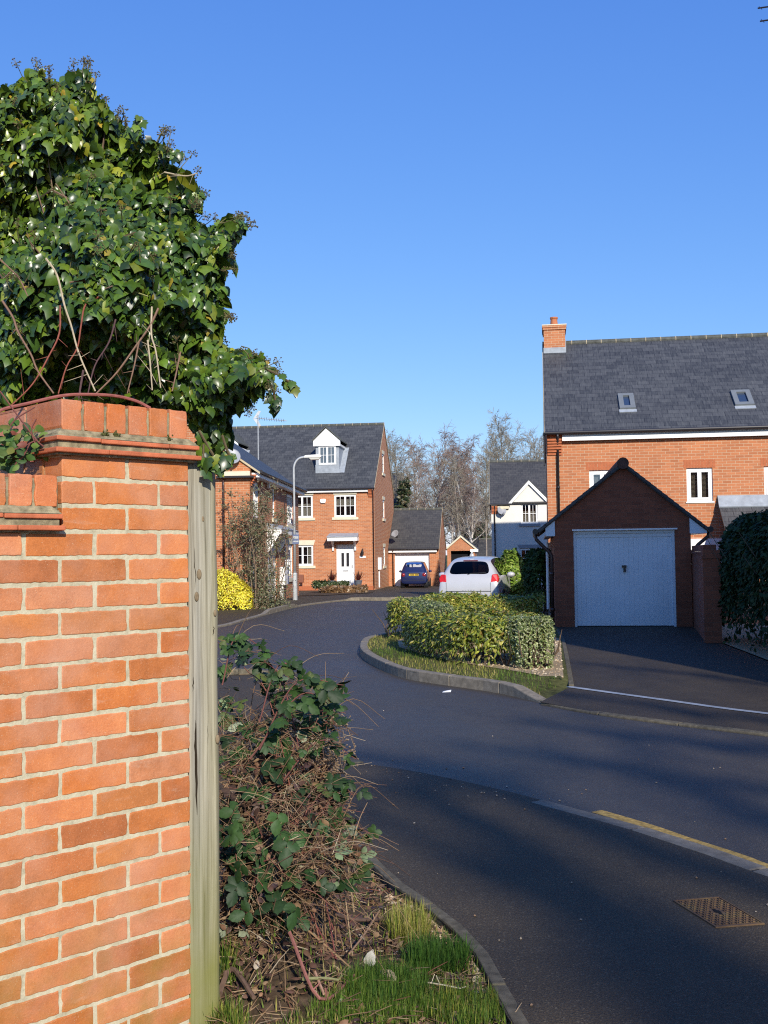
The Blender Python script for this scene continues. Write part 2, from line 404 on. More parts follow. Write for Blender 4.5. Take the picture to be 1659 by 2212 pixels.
# ------------------------------------------------------------------ light
SUN_AZ, SUN_EL = R(15.5), R(28)                # azimuth: to the right of straight behind the camera
w = bpy.data.worlds.new("World"); bpy.context.scene.world = w; w.use_nodes = True
nt = w.node_tree; nt.nodes.clear()
sky = nt.nodes.new('ShaderNodeTexSky'); sky.sky_type = 'NISHITA'; sky.sun_disc = False
sky.sun_elevation = SUN_EL; sky.sun_rotation = math.pi - SUN_AZ
sky.altitude = 0; sky.air_density = 1.0; sky.dust_density = 0.1; sky.ozone_density = 3.5
sx = nt.nodes.new('ShaderNodeSeparateXYZ'); hs = nt.nodes.new('ShaderNodeCombineXYZ'); nt.links.new(sky.outputs[0], sx.inputs[0])
for i, (g_, k_) in enumerate(((1.0, 0.54), (0.78, 0.93), (0.42, 2.60))):      # winter sky: a little deeper and bluer than the model's
    pw = nt.nodes.new('ShaderNodeMath'); pw.operation = 'POWER'; pw.inputs[1].default_value = g_
    ml = nt.nodes.new('ShaderNodeMath'); ml.operation = 'MULTIPLY'; ml.inputs[1].default_value = k_
    nt.links.new(sx.outputs[i], pw.inputs[0]); nt.links.new(pw.outputs[0], ml.inputs[0]); nt.links.new(ml.outputs[0], hs.inputs[i])
bg = nt.nodes.new('ShaderNodeBackground'); bg.inputs[1].default_value = 0.15
wo = nt.nodes.new('ShaderNodeOutputWorld')
nt.links.new(hs.outputs[0], bg.inputs[0]); nt.links.new(bg.outputs[0], wo.inputs[0])
sd = bpy.data.lights.new('sun', 'SUN'); sd.energy = 4.7; sd.angle = R(0.53); sd.color = (1.0, 0.93, 0.82)
so = bpy.data.objects.new('sun', sd); C.objects.link(so)
TOSUN = Vector((math.sin(SUN_AZ)*math.cos(SUN_EL), -math.cos(SUN_AZ)*math.cos(SUN_EL), math.sin(SUN_EL)))
so.rotation_euler = TOSUN.to_track_quat('Z', 'Y').to_euler(); so.location = TOSUN*60
sc = bpy.context.scene
sc.view_settings.view_transform = 'Standard'; sc.view_settings.look = 'None'
sc.view_settings.exposure = 0.25; sc.view_settings.gamma = 1.0
sc.cycles.filter_width = 1.15; sc.cycles.use_denoising = False
sc.cycles.max_bounces = 8; sc.cycles.transparent_max_bounces = 24

# ------------------------------------------------------------------ ground, road, footways
def gz(x, y): return -0.27*float(sstep(36, 58, y))
o = sheet('ground', [(-900, -400), (900, -400), (900, 1500), (-900, 1500)], lambda x, y: -0.34, M['field'])
tag(o, 'rough grass ground behind and around the houses', 'ground')
o = sheet('road', [(-34, -9), (34, -9), (34, 84), (-34, 84)], gz, M['road'], cut=4.0)
tag(o, 'dark asphalt road curving past the hedge towards the houses', 'road')

def hf(x, y): return 0.012+0.022*float(sstep(6.85, 5.7, y))
def g2(pts, z): return [tuple(G(u, v, z)[:2]) for u, v in pts]
EDGE = [(1.25, -7), (0.95, 0), (0.62, 2.2)] + g2([(1106, 2212), (1068, 2145), (1042, 2091), (1010, 2043), (972, 2005), (929, 1970), (897, 1947), (859, 1922), (817, 1887)], 0.034)
EDGE += [(-0.35, 6.4), (-0.62, 7.3), (-1.15, 8.6), (-2.0, 9.9), (-3.4, 11.0), (-6, 12.0), (-14, 13)]
EDGE = [tuple(p[:2]) for p in smooth(EDGE, 3)]
KR = g2([(1219, 1739), (1348, 1777), (1434, 1807), (1547, 1844), (1659, 1884)], 0.034)
KD = g2([(770, 1648), (900, 1669), (1000, 1690), (1100, 1713)], 0.015)
KERB_R = [tuple(p) for p in smooth(KD + KR + [(2.7, 3.7), (3.7, 1.4), (5.6, -3), (7.2, -8)], 4)]
DROP = [(-14, 14.0), (-4, 14.35), (-1.6, 14.5), (-1.02, 14.35), (-0.86, 12.6), (-0.85, 10.6), (-0.55, 9.0), KD[0]]
DROPS = [tuple(p) for p in smooth(DROP, 4)]
FOOT = EDGE + DROPS[:-1] + KERB_R
o = sheet('footway', FOOT, hf, M['path'], cut=0.35)
tag(o, 'dark asphalt footway in the foreground beside the grass verge', 'footway')

def kerb(name, path, width, top, zb, mat, label, stone=0.915, shift=0.0, gap=0.007, bevel=0.012):
    P = [np.array(p, float) for p in path]; seg = [np.linalg.norm(P[i+1]-P[i]) for i in range(len(P)-1)]
    cum = np.concatenate([[0], np.cumsum(seg)]); L = cum[-1]
    def at(s):
        s = min(max(s, 0), L-1e-6); i = int(np.searchsorted(cum, s, 'right')-1); t = (s-cum[i])/seg[i]; return P[i]+(P[i+1]-P[i])*t
    mb = MB(); s = 0.0
    while s < L-0.05:
        e = min(s+stone, L); ss = np.linspace(s+gap/2, e-gap/2, 4); vs = []; dz = random.uniform(-.003, .003)
        for q in ss:
            a = at(q-.02); b = at(q+.02); t = (b-a)/max(np.linalg.norm(b-a), 1e-9); n = np.array([-t[1], t[0]]); p = at(q)
            for side in (shift-width/2, shift+width/2):
                c = p+n*side; vs += [(c[0], c[1], zb), (c[0], c[1], top(c[0], c[1])+dz)]
        fs = []
        for i in range(3):
            a = i*4; b = a+4
            fs += [(a+1, b+1, b+3, a+3), (a, a+1, a+3, a+2)][:1] + [(a, b, b+1, a+1), (a+2, a+3, b+3, b+2)]
        fs += [(0, 1, 3, 2), (12, 14, 15, 13)]
        mb.add(vs, fs); s = e
    ob = mb.build(name, mat, bevel=bevel); ob['kind'] = 'structure'; return tag(ob, label, 'kerb')
kerb('path_edging', EDGE, 0.052, lambda x, y: hf(x, y)+0.008, -0.25, M['kerb_mossy'], 'narrow mossy concrete edging between footway and grass verge', shift=-0.03, bevel=0.006)
kerb('dropped_kerb', KERB_R[:15], 0.10, lambda x, y: hf(x, y)+0.003, -0.2, M['path'], 'flush dropped kerb where the footway meets the road')
kerb('kerb', KERB_R[14:], 0.12, lambda x, y: hf(x, y)+0.004, -0.2, M['kerb'], 'concrete kerb with yellow line beside the foreground footway', shift=0.0)
kerb('dropped_kerb', DROPS, 0.13, lambda x, y: 0.018+0.07*float(sstep(-1.15, -2.0, x)), -0.2, M['kerb_mossy'], 'flush dropped kerb at the end of the footway', shift=0.0)
# yellow line along the kerb
def ribbon(name, path, off0, off1, z, mat, label):
    mb = MB(); P = [np.array(p, float) for p in path]; vs = []
    for i, p in enumerate(P):
        t = P[min(i+1, len(P)-1)]-P[max(i-1, 0)]; t /= np.linalg.norm(t); n = np.array([-t[1], t[0]])
        for q in (off0, off1): c = p+n*q; vs.append((c[0], c[1], z(c[0], c[1])))
    mb.add(vs, [(2*i, 2*i+1, 2*i+3, 2*i+2) for i in range(len(P)-1)])
    ob = mb.build(name, mat); ob['kind'] = 'structure'; return tag(ob, label, 'marking')
ribbon('yellow_line', KERB_R[17:], 0.095, 0.185, lambda x, y: 0.005, M['yellow'], 'single faded yellow line painted along the road edge')

# island with the hedges
ISL = g2([(1170, 1519), (1070, 1496), (960, 1480), (880, 1467), (830, 1450), (790, 1428), (778, 1411), (790, 1391)], 0.0)
ISLK = [tuple(p) for p in smooth(ISL + [(0.0, 20.2), (0.55, 21.7), (1.6, 22.7), (3.1, 22.9)], 5)]
def isl_top(x, y): return 0.115*float(sstep(11.35, 12.15, y)) + 0.012
kerb('island_kerb', ISLK, 0.125, isl_top, -0.15, M['kerb'], 'curved concrete kerb around the hedge island', shift=-0.06)
ISLP = ISLK + [(3.5, 22.4), (3.36, 20.6), (3.02, 18.4), (2.12, 12.45)]
def islz(x, y):
    d = ((x-1.67)*1.15-(y-11.3)*.45)/-1.235                # metres inside the line from kerb end to gravel corner
    return 0.016+0.086*float(sstep(11.35, 12.3, y)*sstep(0.0, 0.55, d if y < 12.6 else 9))
o = sheet('island_ground', ISLP, lambda x, y: islz(x, y)+0.004, M['turf'], cut=0.5); tag(o, 'worn grass bed under the low hedges', 'grass bed')
GRAV = [(2.08, 12.55), (3.0, 18.4), (2.9, 20.2), (0.9, 20.4), (0.2, 18.6), (0.22, 17.2), (0.62, 15.6), (1.12, 14.45), (1.55, 13.7)]
o = sheet('gravel_bed', GRAV, lambda x, y: islz(x, y)+0.012, M['gravel'], cut=0.5); tag(o, 'buff gravel strip round the foot of the front hedge', 'gravel')
DRV = [(1.62, 11.32)] + g2([(1300, 1545), (1659, 1590)], 0.0) + [(6.2, 6.4), (7.4, 8), (4.95, 12), (5.5, 17.6), (6.3, 21.6), (3.3, 22.0), (3.05, 18.4), (2.15, 12.45)]
def drvz(x, y): return 0.016+0.07*float(sstep(9.5, 16, y + 0.35*(x-2.0)))
o = sheet('driveway', DRV, drvz, M['drive'], cut=0.6); tag(o, 'asphalt driveway in front of the near garage', 'driveway')
FK = g2([(1170, 1521), (1300, 1545), (1659, 1590)], 0.0) + [(6.2, 6.4), (9, 3.6)]
kerb('flush_kerb', [tuple(p) for p in smooth(FK, 4)], 0.11, lambda x, y: 0.02, -0.15, M['kerb_mossy'], 'flush kerb where the driveway meets the road', shift=0.03)
CH = g2([(1228, 1487), (1440, 1514), (1659, 1541)], 0.03) + [(5.3, 8.7)]
ribbon('drainage_channel', [tuple(p) for p in smooth(CH, 4)], -0.045, 0.045, lambda x, y: drvz(x, y)+0.006, M['lead'], 'pale drainage channel line across the driveway')
DE = [(2.15, 12.45), (2.6, 15.4), (3.05, 18.4), (3.35, 20.9)]
kerb('drive_edging', DE, 0.06, lambda x, y: drvz(x, y)+0.022, -0.1, M['kerb_mossy'], 'narrow edging between gravel and driveway', bevel=0.005)
o = sheet('gravel_border', [(4.97, 12), (7.4, 8.2), (13, 8), (13, 23), (6.32, 21.6), (5.52, 17.6)], lambda x, y: 0.094, M['gravel'], cut=1.0)
tag(o, 'shaded gravel border under the tall dark hedge', 'gravel')

# far side
FL = [(-34, 20.5), (-9, 20.8), (-5, 21.6)] + g2([(475, 1355), (530, 1341), (580, 1327), (640, 1312), (700, 1303), (760, 1297), (850, 1297)], 0.0) + [(3.5, 38.0), (9, 37.0), (20, 34), (34, 31)]
FLS = [tuple(p) for p in smooth(FL, 4)]
def ffz(x, y): return 0.035+gz(x, y)*1.0
o = sheet('far_footway', FLS + [(34, 83), (-34, 83)], ffz, M['path'], cut=2.0); tag(o, 'asphalt footway and forecourt in front of the far houses', 'footway')
def fkt(x, y):
    if x > -1.2: return 0.11
    if 28.8 < y < 33.6: return 0.04+0.09*float(sstep(28.8, 29.8, y)*sstep(33.6, 32.8, y))
    return 0.045
kerb('far_kerb', FLS, 0.13, fkt, -0.15, M['kerb'], 'pale kerb of the far footway by the lamp post', shift=0.05)
o = sheet('shrub_bed', [(-4.0, 43.0)] + [(-2.55, 43.2), (-1.7, 45), (-0.6, 48), (-0.5, 54.5), (-3.6, 54.5), (-3.5, 44)], lambda x, y: ffz(x, y)+0.02, M['soil'], cut=2.0)
tag(o, 'bare soil bed in front of the far brick house', 'soil bed')

# verge under the wall
VERGE = EDGE + [(-14, -7)]
EDA = np.array(EDGE)
def zv(x, y):
    return float(zvv(np.array([x]), np.array([y]))[0])
def hfv(x, y): return 0.012+0.022*sstep(6.85, 5.7, y)
def zvv(x, y):
    d = edge_dist(np.stack([x, y], 1), EDA, closed=False)
    return np.maximum(hfv(x, y)-0.030+0.125*sstep(0.05, 0.8, d)+0.18*np.exp(-((x+.38)**2+(y-3.65)**2)/.046)+0.02*np.sin(9*x+3*y)*np.minimum(1, d)+0.012*np.sin(23*x-17*y)*np.minimum(1, 3*d), 0.005)
def Gv(u, v):                                      # points of the verge seen at pixels u, v
    D = np.array([ray(a, b) for a, b in zip(u, v)]); z = np.full(len(D), .12)
    for _ in range(4): Q = CAM+D*((z-CAM_H)/D[:, 2])[:, None]; z = zvv(Q[:, 0], Q[:, 1])
    return np.stack([Q[:, 0], Q[:, 1], z], 1)
o = sheet('verge_soil', VERGE, zv, M['soil'], cut=0.14 if False else 0.25); tag(o, 'littered soil bank between the wall and the footway', 'verge')
# ------------------------------------------------------------------ foreground brick wall
def brick_material():
    t = NT('wall_brick'); t.bsdf(0.52, 0.45)
    at = t.n('ShaderNodeAttribute', attribute_name='Col'); co = t.coord('Object')
    fine = t.noise(co, 150, 5, 0.75); mid = t.noise(co, 14, 6, 0.65); spk = t.noise(co, 230, 3, 0.6); pat = t.noise(co, 3.2, 4, 0.6)
    col = t.mix(0.28, at.outputs['Color'], t.ramp(fine, [(0.3, (0.22, 0.22, 0.22)), (0.7, (0.72, 0.72, 0.72))]), 'OVERLAY')
    col = t.mix(0.6, col, t.ramp(mid, [(0.28, (0.30, 0.29, 0.28)), (0.7, (0.62, 0.62, 0.62))]), 'OVERLAY')
    col = t.mix(t.ramp(pat, [(0.46, (0, 0, 0)), (0.68, (0.55, 0.55, 0.55))]), col, (0.55, 0.29, 0.19))
    col = t.mix(t.ramp(spk, [(0.62, (0, 0, 0)), (0.68, (0.55, 0.55, 0.55))]), col, (0.58, 0.40, 0.25))
    pit = t.noise(co, 260, 2, 0.5); scr = t.n('ShaderNodeMapping'); scr.inputs['Scale'].default_value = (5, 5, 26); scr.inputs['Rotation'].default_value = (0, .5, 0); t.l(co, scr.inputs[0])
    smear = t.noise(scr.outputs[0], 1.0, 6, 0.7, 0.8)
    col = t.mix(t.ramp(pit, [(0.28, (0.35, 0.35, 0.35)), (0.35, (0, 0, 0))]), col, (0.16, 0.055, 0.03))
    col = t.mix(t.ramp(smear, [(0.60, (0, 0, 0)), (0.78, (0.5, 0.5, 0.5))]), col, (0.60, 0.40, 0.28))
    sp = t.n('ShaderNodeSeparateXYZ'); t.l(co, sp.inputs[0])
    mr = t.n('ShaderNodeMapRange'); mr.inputs['From Min'].default_value = 0.8; mr.inputs['From Max'].default_value = 0.15
    mr.inputs['To Min'].default_value = 0; mr.inputs['To Max'].default_value = 0.95; t.l(sp.outputs[2], mr.inputs['Value'])
    al = t.noise(co, 5.5, 5, 0.6)
    alm = t.n('ShaderNodeMath', operation='MULTIPLY'); t.l(t.ramp(al, [(0.42, (0, 0, 0)), (0.7, (1, 1, 1))]), alm.inputs[0]); t.l(mr.outputs[0], alm.inputs[1])
    col = t.mix(alm.outputs[0], col, (0.27, 0.17, 0.035))
    t.l(col, t.b.inputs['Base Color']); t.bump(t.noise(co, 95, 8, 0.8), 0.4, 0.005)
    return t.mat
M['wallbrick'] = brick_material()
def mortar_material():
    t = NT('lime_mortar'); t.bsdf(0.9, 0.2); co = t.coord('Object')
    f = t.noise(co, 26, 6, 0.7); g = t.noise(co, 160, 3)
    col = t.ramp(f, [(0.25, (0.30, 0.265, 0.175)), (0.5, (0.48, 0.435, 0.30)), (0.75, (0.58, 0.535, 0.39))])
    t.l(col, t.b.inputs['Base Color']); t.bump(t.mix(0.5, f, g), 0.5, 0.006); return t.mat
M['mortar'] = mortar_material()
M['oldmortar'] = plain('weathered_mortar', (0.27, 0.23, 0.14), 0.95, 0.2, var=0.45, nscale=40, bump=0.6)
M['tilecrease'] = plain('clay_creasing_tile', (0.47, 0.135, 0.06), 0.7, 0.3, var=0.25, nscale=20, bump=0.3)

A0 = PY(409.5, 1400, 3.333)
WALL_A = R(45)
wall = thing('brick_wall', 'orange brick garden wall with a raised end pier, close in front of the ivy', 'brick wall', (A0[0], A0[1], 0), WALL_A)
def edgepts(x0, x1, z0, z1, step=0.013, jit=0.0010):
    pts = []; r = 0.0014
    def run(a, b, n):
        for i in range(n): t = i/n; pts.append([a[0]+(b[0]-a[0])*t, a[1]+(b[1]-a[1])*t])
    nx = max(3, int((x1-x0)/step)); nz = max(2, int((z1-z0)/step))
    run((x0, z0), (x1, z0), nx); run((x1, z0), (x1, z1), nz); run((x1, z1), (x0, z1), nx); run((x0, z1), (x0, z0), nz)
    cx, cz = (x0+x1)/2, (z0+z1)/2
    for p in pts:
        p[0] += random.gauss(0, jit); p[1] += random.gauss(0, jit)
        if min(abs(p[0]-x0), abs(p[0]-x1)) < .002 and min(abs(p[1]-z0), abs(p[1]-z1)) < .002:
            p[0] += (cx-p[0])/abs(cx-p[0])*r*random.uniform(.3, 1.4); p[1] += (cz-p[1])/abs(cz-p[1])*r*random.uniform(.3, 1.4)
    return pts
BRICKCOLS = [(0.52, 0.168, 0.045), (0.55, 0.182, 0.049), (0.50, 0.155, 0.042), (0.49, 0.165, 0.049), (0.53, 0.190, 0.056), (0.46, 0.150, 0.048), (0.55, 0.175, 0.043)]
def bcol(): 
    c = random.choice(BRICKCOLS) if random.random() > .24 else random.choice([(0.58, 0.225, 0.095), (0.60, 0.215, 0.08), (0.57, 0.20, 0.07)]); k = random.uniform(.86, 1.07); return tuple(min(.9, x*k) for x in c)
def brick(mb, x0, x1, z0, z1, depth, y0=0.0, col=None, mapf=None):
    """brick whose face lies at y0 (towards -y); mapf turns (x, y, z) into wall coordinates"""
    pts = edgepts(x0, x1, z0, z1); n = len(pts); dy = random.uniform(-.0008, .0008); cx, cz = (x0+x1)/2, (z0+z1)/2
    tilt = random.gauss(0, .003); tz = random.gauss(0, .006)
    def P(x, y, z):
        y = y+tilt*(x-cx)+tz*(z-cz); return (x, y, z) if mapf is None else mapf(x, y, z)
    ins = lambda p, k: (p[0]+(cx-p[0])/max(abs(cx-p[0]), 1e-6)*min(k, abs(cx-p[0])), p[1]+(cz-p[1])/max(abs(cz-p[1]), 1e-6)*min(k, abs(cz-p[1])))
    vs = [P(p[0], y0+depth, p[1]) for p in pts] + [P(p[0], y0+dy+.003, p[1]) for p in pts]
    for k, yy in ((.0014, .0006), (.0032, 0)):
        vs += [P(*((lambda q: (q[0], y0+dy+yy, q[1]))(ins(p, k)))) for p in pts]
    vs.append(P(cx, y0+dy, cz))
    fs = [(r*n+i, r*n+(i+1) % n, (r+1)*n+(i+1) % n, (r+1)*n+i) for r in range(3) for i in range(n)]
    fs += [(3*n+i, 3*n+(i+1) % n, 4*n) for i in range(n)]
    mb.add(vs, fs, 0, col or bcol())
PW, BP, CO = 0.436, 0.218, 0.075           # pier width, brick pitch, course
PT, LT = 1.897, 1.672                      # top of brickwork: pier, low wall
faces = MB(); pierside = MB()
for i in range(25):
    zt = PT-CO*i; zb = zt-0.064
    lo = -PW if zt > LT+.02 else -4.2
    off = 0 if i % 2 == 0 else BP/2
    x = 0.0; k = 0
    while x > lo+.03:
        a = -(off+BP*k) if off else -BP*(k+1)
        a = max(a, lo)
        j = random.uniform(.0035, .0065)
        brick(faces, a+j, x-(j if x < -.01 else .0), zb+random.uniform(-.001, .001), zt+random.uniform(-.001, .001), 0.1)
        x = a; k += 1
    # flanks of the pier (left flank above the low wall, right flank all the way)
    for flank in (0, 1):
        if flank == 0 and zt < LT+.02: continue
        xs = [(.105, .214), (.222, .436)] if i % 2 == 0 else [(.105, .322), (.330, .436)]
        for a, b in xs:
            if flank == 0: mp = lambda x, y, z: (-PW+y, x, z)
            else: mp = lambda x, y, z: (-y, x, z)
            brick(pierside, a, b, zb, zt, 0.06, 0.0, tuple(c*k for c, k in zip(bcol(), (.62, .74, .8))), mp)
faces.build('brickwork', M['wallbrick'], wall)
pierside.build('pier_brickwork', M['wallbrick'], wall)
mo = MB(); mo.box(-4.2, -PW, .0028, .211, -.2, LT+.006); mo.box(-PW, -PW+.0065, .0028, .211, -.2, LT+.006); mo.box(-PW+.0065, -.0065, .0028, PW-.004, -.2, PT+.004)
mo.build('mortar', M['mortar'], wall)
def creasing(name, x0, x1, y0, y1, z, left=True, right=True):
    mb = MB(); p = .030
    for (za, zb, pr) in ((z+.004, z+.018, p), (z+.037, z+.050, p-.005)):
        x = x0-(pr if left else 0); xe = x1+(pr if right else 0)
        first = random.uniform(.14, .26)
        while x < xe-1e-4:
            e = min(x+first, xe); e = xe if xe-e < .06 else e; first = random.uniform(.22, .275); jy = random.uniform(-.003, .003); jz = random.uniform(-.0015, .0015)
            mb.box(x+.001, e-.001, y0-pr+jy, y1+pr+jy, za+jz, zb+jz); x = e
    mb.build('creasing_tile', M['tilecrease'], wall, bevel=.003)
    q = MB(); q.box(x0-(.016 if left else 0), x1+(.016 if right else 0), y0-.016, y1+.016, z-.002, z+.060)
    a, b, c, d = x0-(.022 if left else 0), x1+(.022 if right else 0), y0-.022, y1+.022
    q.add([(a, c, z+.0505), (b, c, z+.0505), (b, d, z+.0505), (a, d, z+.0505), (x0, y0, z+.072), (x1, y0, z+.072), (x1, y1, z+.072), (x0, y1, z+.072)],
          [(0, 1, 5, 4), (1, 2, 6, 5), (2, 3, 7, 6), (3, 0, 4, 7)])
    q.build('creasing_mortar', M['oldmortar'], wall)
creasing('pier', -PW, 0, 0, PW, PT)
creasing('low', -4.2, -PW-.028, 0, .213, LT+.004, left=False, right=True)
def coping(x0, x1, z0, z1, pitch, y0, y1, mb):
    n = max(1, round((x1-x0)/pitch)); pt = (x1-x0)/n
    for i in range(n):
        a, b = x0+pt*i+.0045, x0+pt*(i+1)-.0045
        j = random.uniform(-.002, .002); c = bcol(); c = (c[0]*.98, c[1]*.88, c[2]*.85)
        vs = []
        pts = edgepts(a, b, z0+random.uniform(-.001, .001), z1+random.uniform(-.002, .002), jit=.001)
        brick(mb, a, b, z0, z1, y1-y0, y0+j, c)
        mb.box(a+.001, b-.001, y0+.006, y1, z1-.006, z1+.0005, 0, tuple(q*.75 for q in c))
cp = MB(); coping(-PW, 0, PT+.070, PT+.159, .0727, 0, .213, cp); coping(-PW, 0, PT+.070, PT+.159, .0727, .223, PW, cp)
cp.build('coping_brick', M['wallbrick'], wall)
cl = MB(); coping(-4.2, -PW-.004, LT+.074, LT+.163, .0775, 0, .213, cl); cl.build('coping_brick', M['wallbrick'], wall)
cm = MB(); cm.box(-PW+.006, -.006, .006, PW-.006, PT+.06, PT+.150); cm.box(-4.2, -PW-.006, .006, .207, LT+.06, LT+.154)
cm.build('coping_mortar', M['oldmortar'], wall)
mm = MB()
for (x, s) in ((-.30, .012), (-.265, .010), (-.08, .006)):
    for k in range(26):
        mm.lathe([(.0005, -.003), (.003, 0), (.0005, .004)], (x+random.gauss(0, s*.5), -.012+random.gauss(0, .004), PT+.062+abs(random.gauss(0, .006))), 5, 0, (0.07, 0.075, 0.02))
mm.build('moss', M['stone'], wall)

# fence post against the pier's end
def wood():
    t = NT('weathered_post'); t.bsdf(0.8, 0.25); co = t.coord('Object')
    mp = t.n('ShaderNodeMapping'); mp.inputs['Scale'].default_value = (75, 75, 1.6); t.l(co, mp.inputs[0])
    g = t.noise(mp.outputs[0], 1.0, 6, 0.65, 0.6); b = t.noise(co, 3.5, 4)
    mp2 = t.n('ShaderNodeMapping'); mp2.inputs['Scale'].default_value = (16, 16, .35); t.l(co, mp2.inputs[0])
    wide = t.noise(mp2.outputs[0], 1.0, 3, 0.5)
    col = t.ramp(g, [(0.28, (0.07, 0.062, 0.048)), (0.42, (0.24, 0.215, 0.165)), (0.58, (0.37, 0.34, 0.27)), (0.78, (0.50, 0.46, 0.37))])
    col = t.mix(0.5, col, t.ramp(wide, [(0.35, (0.36, 0.38, 0.42)), (0.65, (0.62, 0.60, 0.5))]), 'OVERLAY')
    sp = t.n('ShaderNodeSeparateXYZ'); t.l(co, sp.inputs[0])
    mr = t.n('ShaderNodeMapRange'); mr.inputs['From Min'].default_value = 0.95; mr.inputs['From Max'].default_value = 0.30; t.l(sp.outputs[2], mr.inputs['Value'])
    xr = t.n('ShaderNodeMapRange'); xr.inputs['From Min'].default_value = .02; xr.inputs['From Max'].default_value = .13; xr.inputs['To Min'].default_value = .0; xr.inputs['To Max'].default_value = .30; t.l(sp.outputs[0], xr.inputs['Value'])
    mx = t.n('ShaderNodeMath', operation='MAXIMUM'); t.l(mr.outputs[0], mx.inputs[0]); t.l(xr.outputs[0], mx.inputs[1])
    ml = t.n('ShaderNodeMath', operation='MULTIPLY'); t.l(mx.outputs[0], ml.inputs[0]); t.l(t.ramp(b, [(0.2, (0.4, 0.4, 0.4)), (0.7, (1, 1, 1))]), ml.inputs[1])
    col = t.mix(ml.outputs[0], col, (0.19, 0.19, 0.045))
    t.l(col, t.b.inputs['Base Color']); t.bump(g, 0.45, 0.004); return t.mat
M['wood'] = wood()
post = thing('fence_post', 'weathered grey timber fence post at the end of the brick wall', 'fence post', (A0[0], A0[1], 0), WALL_A)
pm = MB(); n = 60; prof = []
W0, W1, D0, D1 = .004, .124, .012, .115; r = .014
sec = [(W0, D1), (W0, D0+r), (W0+r*.3, D0+r*.3), (W0+r, D0), (W0+.05, D0-.002), (W0+.09, D0+.001), (W1-r*1.6, D0), (W1-r*.4, D0+r*.4), (W1, D0+r*1.6), (W1, D1)]
vs = []
for i in range(n+1):
    z = -.1+i*2.005/n
    for (x, y) in sec:
        vs.append((x+.0012*math.sin(9*z+x*60)+(.003*math.sin(2.2*z) if x > .1 else 0), y+.0012*math.sin(13*z+x*40), z+(0.02*(y-D0)/.1 if i == n else 0)))
k = len(sec)
pm.add(vs, [(i*k+j, i*k+(j+1) % k, (i+1)*k+(j+1) % k, (i+1)*k+j) for i in range(n) for j in range(k)] + [tuple(n*k+j for j in range(k))])
pm.build('post', M['wood'], post, smooth=True)
M['knot'] = plain('wood_knot', (0.20, 0.15, 0.09), .9, .2, var=.3, nscale=60)
for (x, z, s) in ((.045, 1.545, .011), (.035, 1.475, .010), (.105, 1.42, .007), (.112, 1.02, .010), (.06, 1.72, .006)):
    kn = MB(); kn.lathe([(s*1.05, 0), (s*.9, .0022), (s*.45, .0028), (.0005, .0018)], (0, 0, 0), 12)
    q = len(kn.v)-48
    for i in range(q, len(kn.v)):
        a, b, c = kn.v[i]; kn.v[i] = (x+a*.8, D0-.0015-c, z+b*1.5)
    kn.build('knot', M['knot'], post, smooth=True)
M['split'] = plain('split_wood', (0.03, 0.022, 0.014), .95, .1)
for (x, z, l, wd) in ((.028, .93, .16, .005), (.03, .78, .30, .009), (.022, 1.18, .05, .004), (.10, 1.35, .03, .003), (.055, .55, .22, .003), (.03, 1.5, .14, .0025), (.075, 1.0, .1, .002)):
    pts = [(x+random.gauss(0, .0015), D0-.0006, z+l*t/8) for t in range(9)]
    ck = MB(); ck.tube(pts, [wd*.5*math.sin(math.pi*(t+.3)/8.6) for t in range(9)], 5); ck.build('crack', M['split'], post)
# ------------------------------------------------------------------ buildings
class Frame:
    def __init__(s, o, th):
        s.o = np.array(o, float); s.th = th
        s.e = np.array([math.cos(th), math.sin(th), 0]); s.n = np.array([-math.sin(th), math.cos(th), 0]); s.k = np.array([0, 0, 1.0])
    def loc(s, p): d = np.asarray(p)-s.o; return np.array([d@s.e, d@s.n, d[2]])
    def wor(s, p): return s.o+p[0]*s.e+p[1]*s.n+p[2]*s.k
    def hit(s, u, v, p0=(0, 0, 0), nrm=(0, 1, 0)):
        N = nrm[0]*s.e+nrm[1]*s.n+nrm[2]*s.k; d = ray(u, v); q = s.wor(p0)
        return s.loc(CAM+d*(((q-CAM)@N)/(d@N)))
    def rect(s, u0, v0, u1, v1, **k):           # facade rectangle seen between two pixels
        a = s.hit(u0, v0, **k); b = s.hit(u1, v1, **k); return a, b

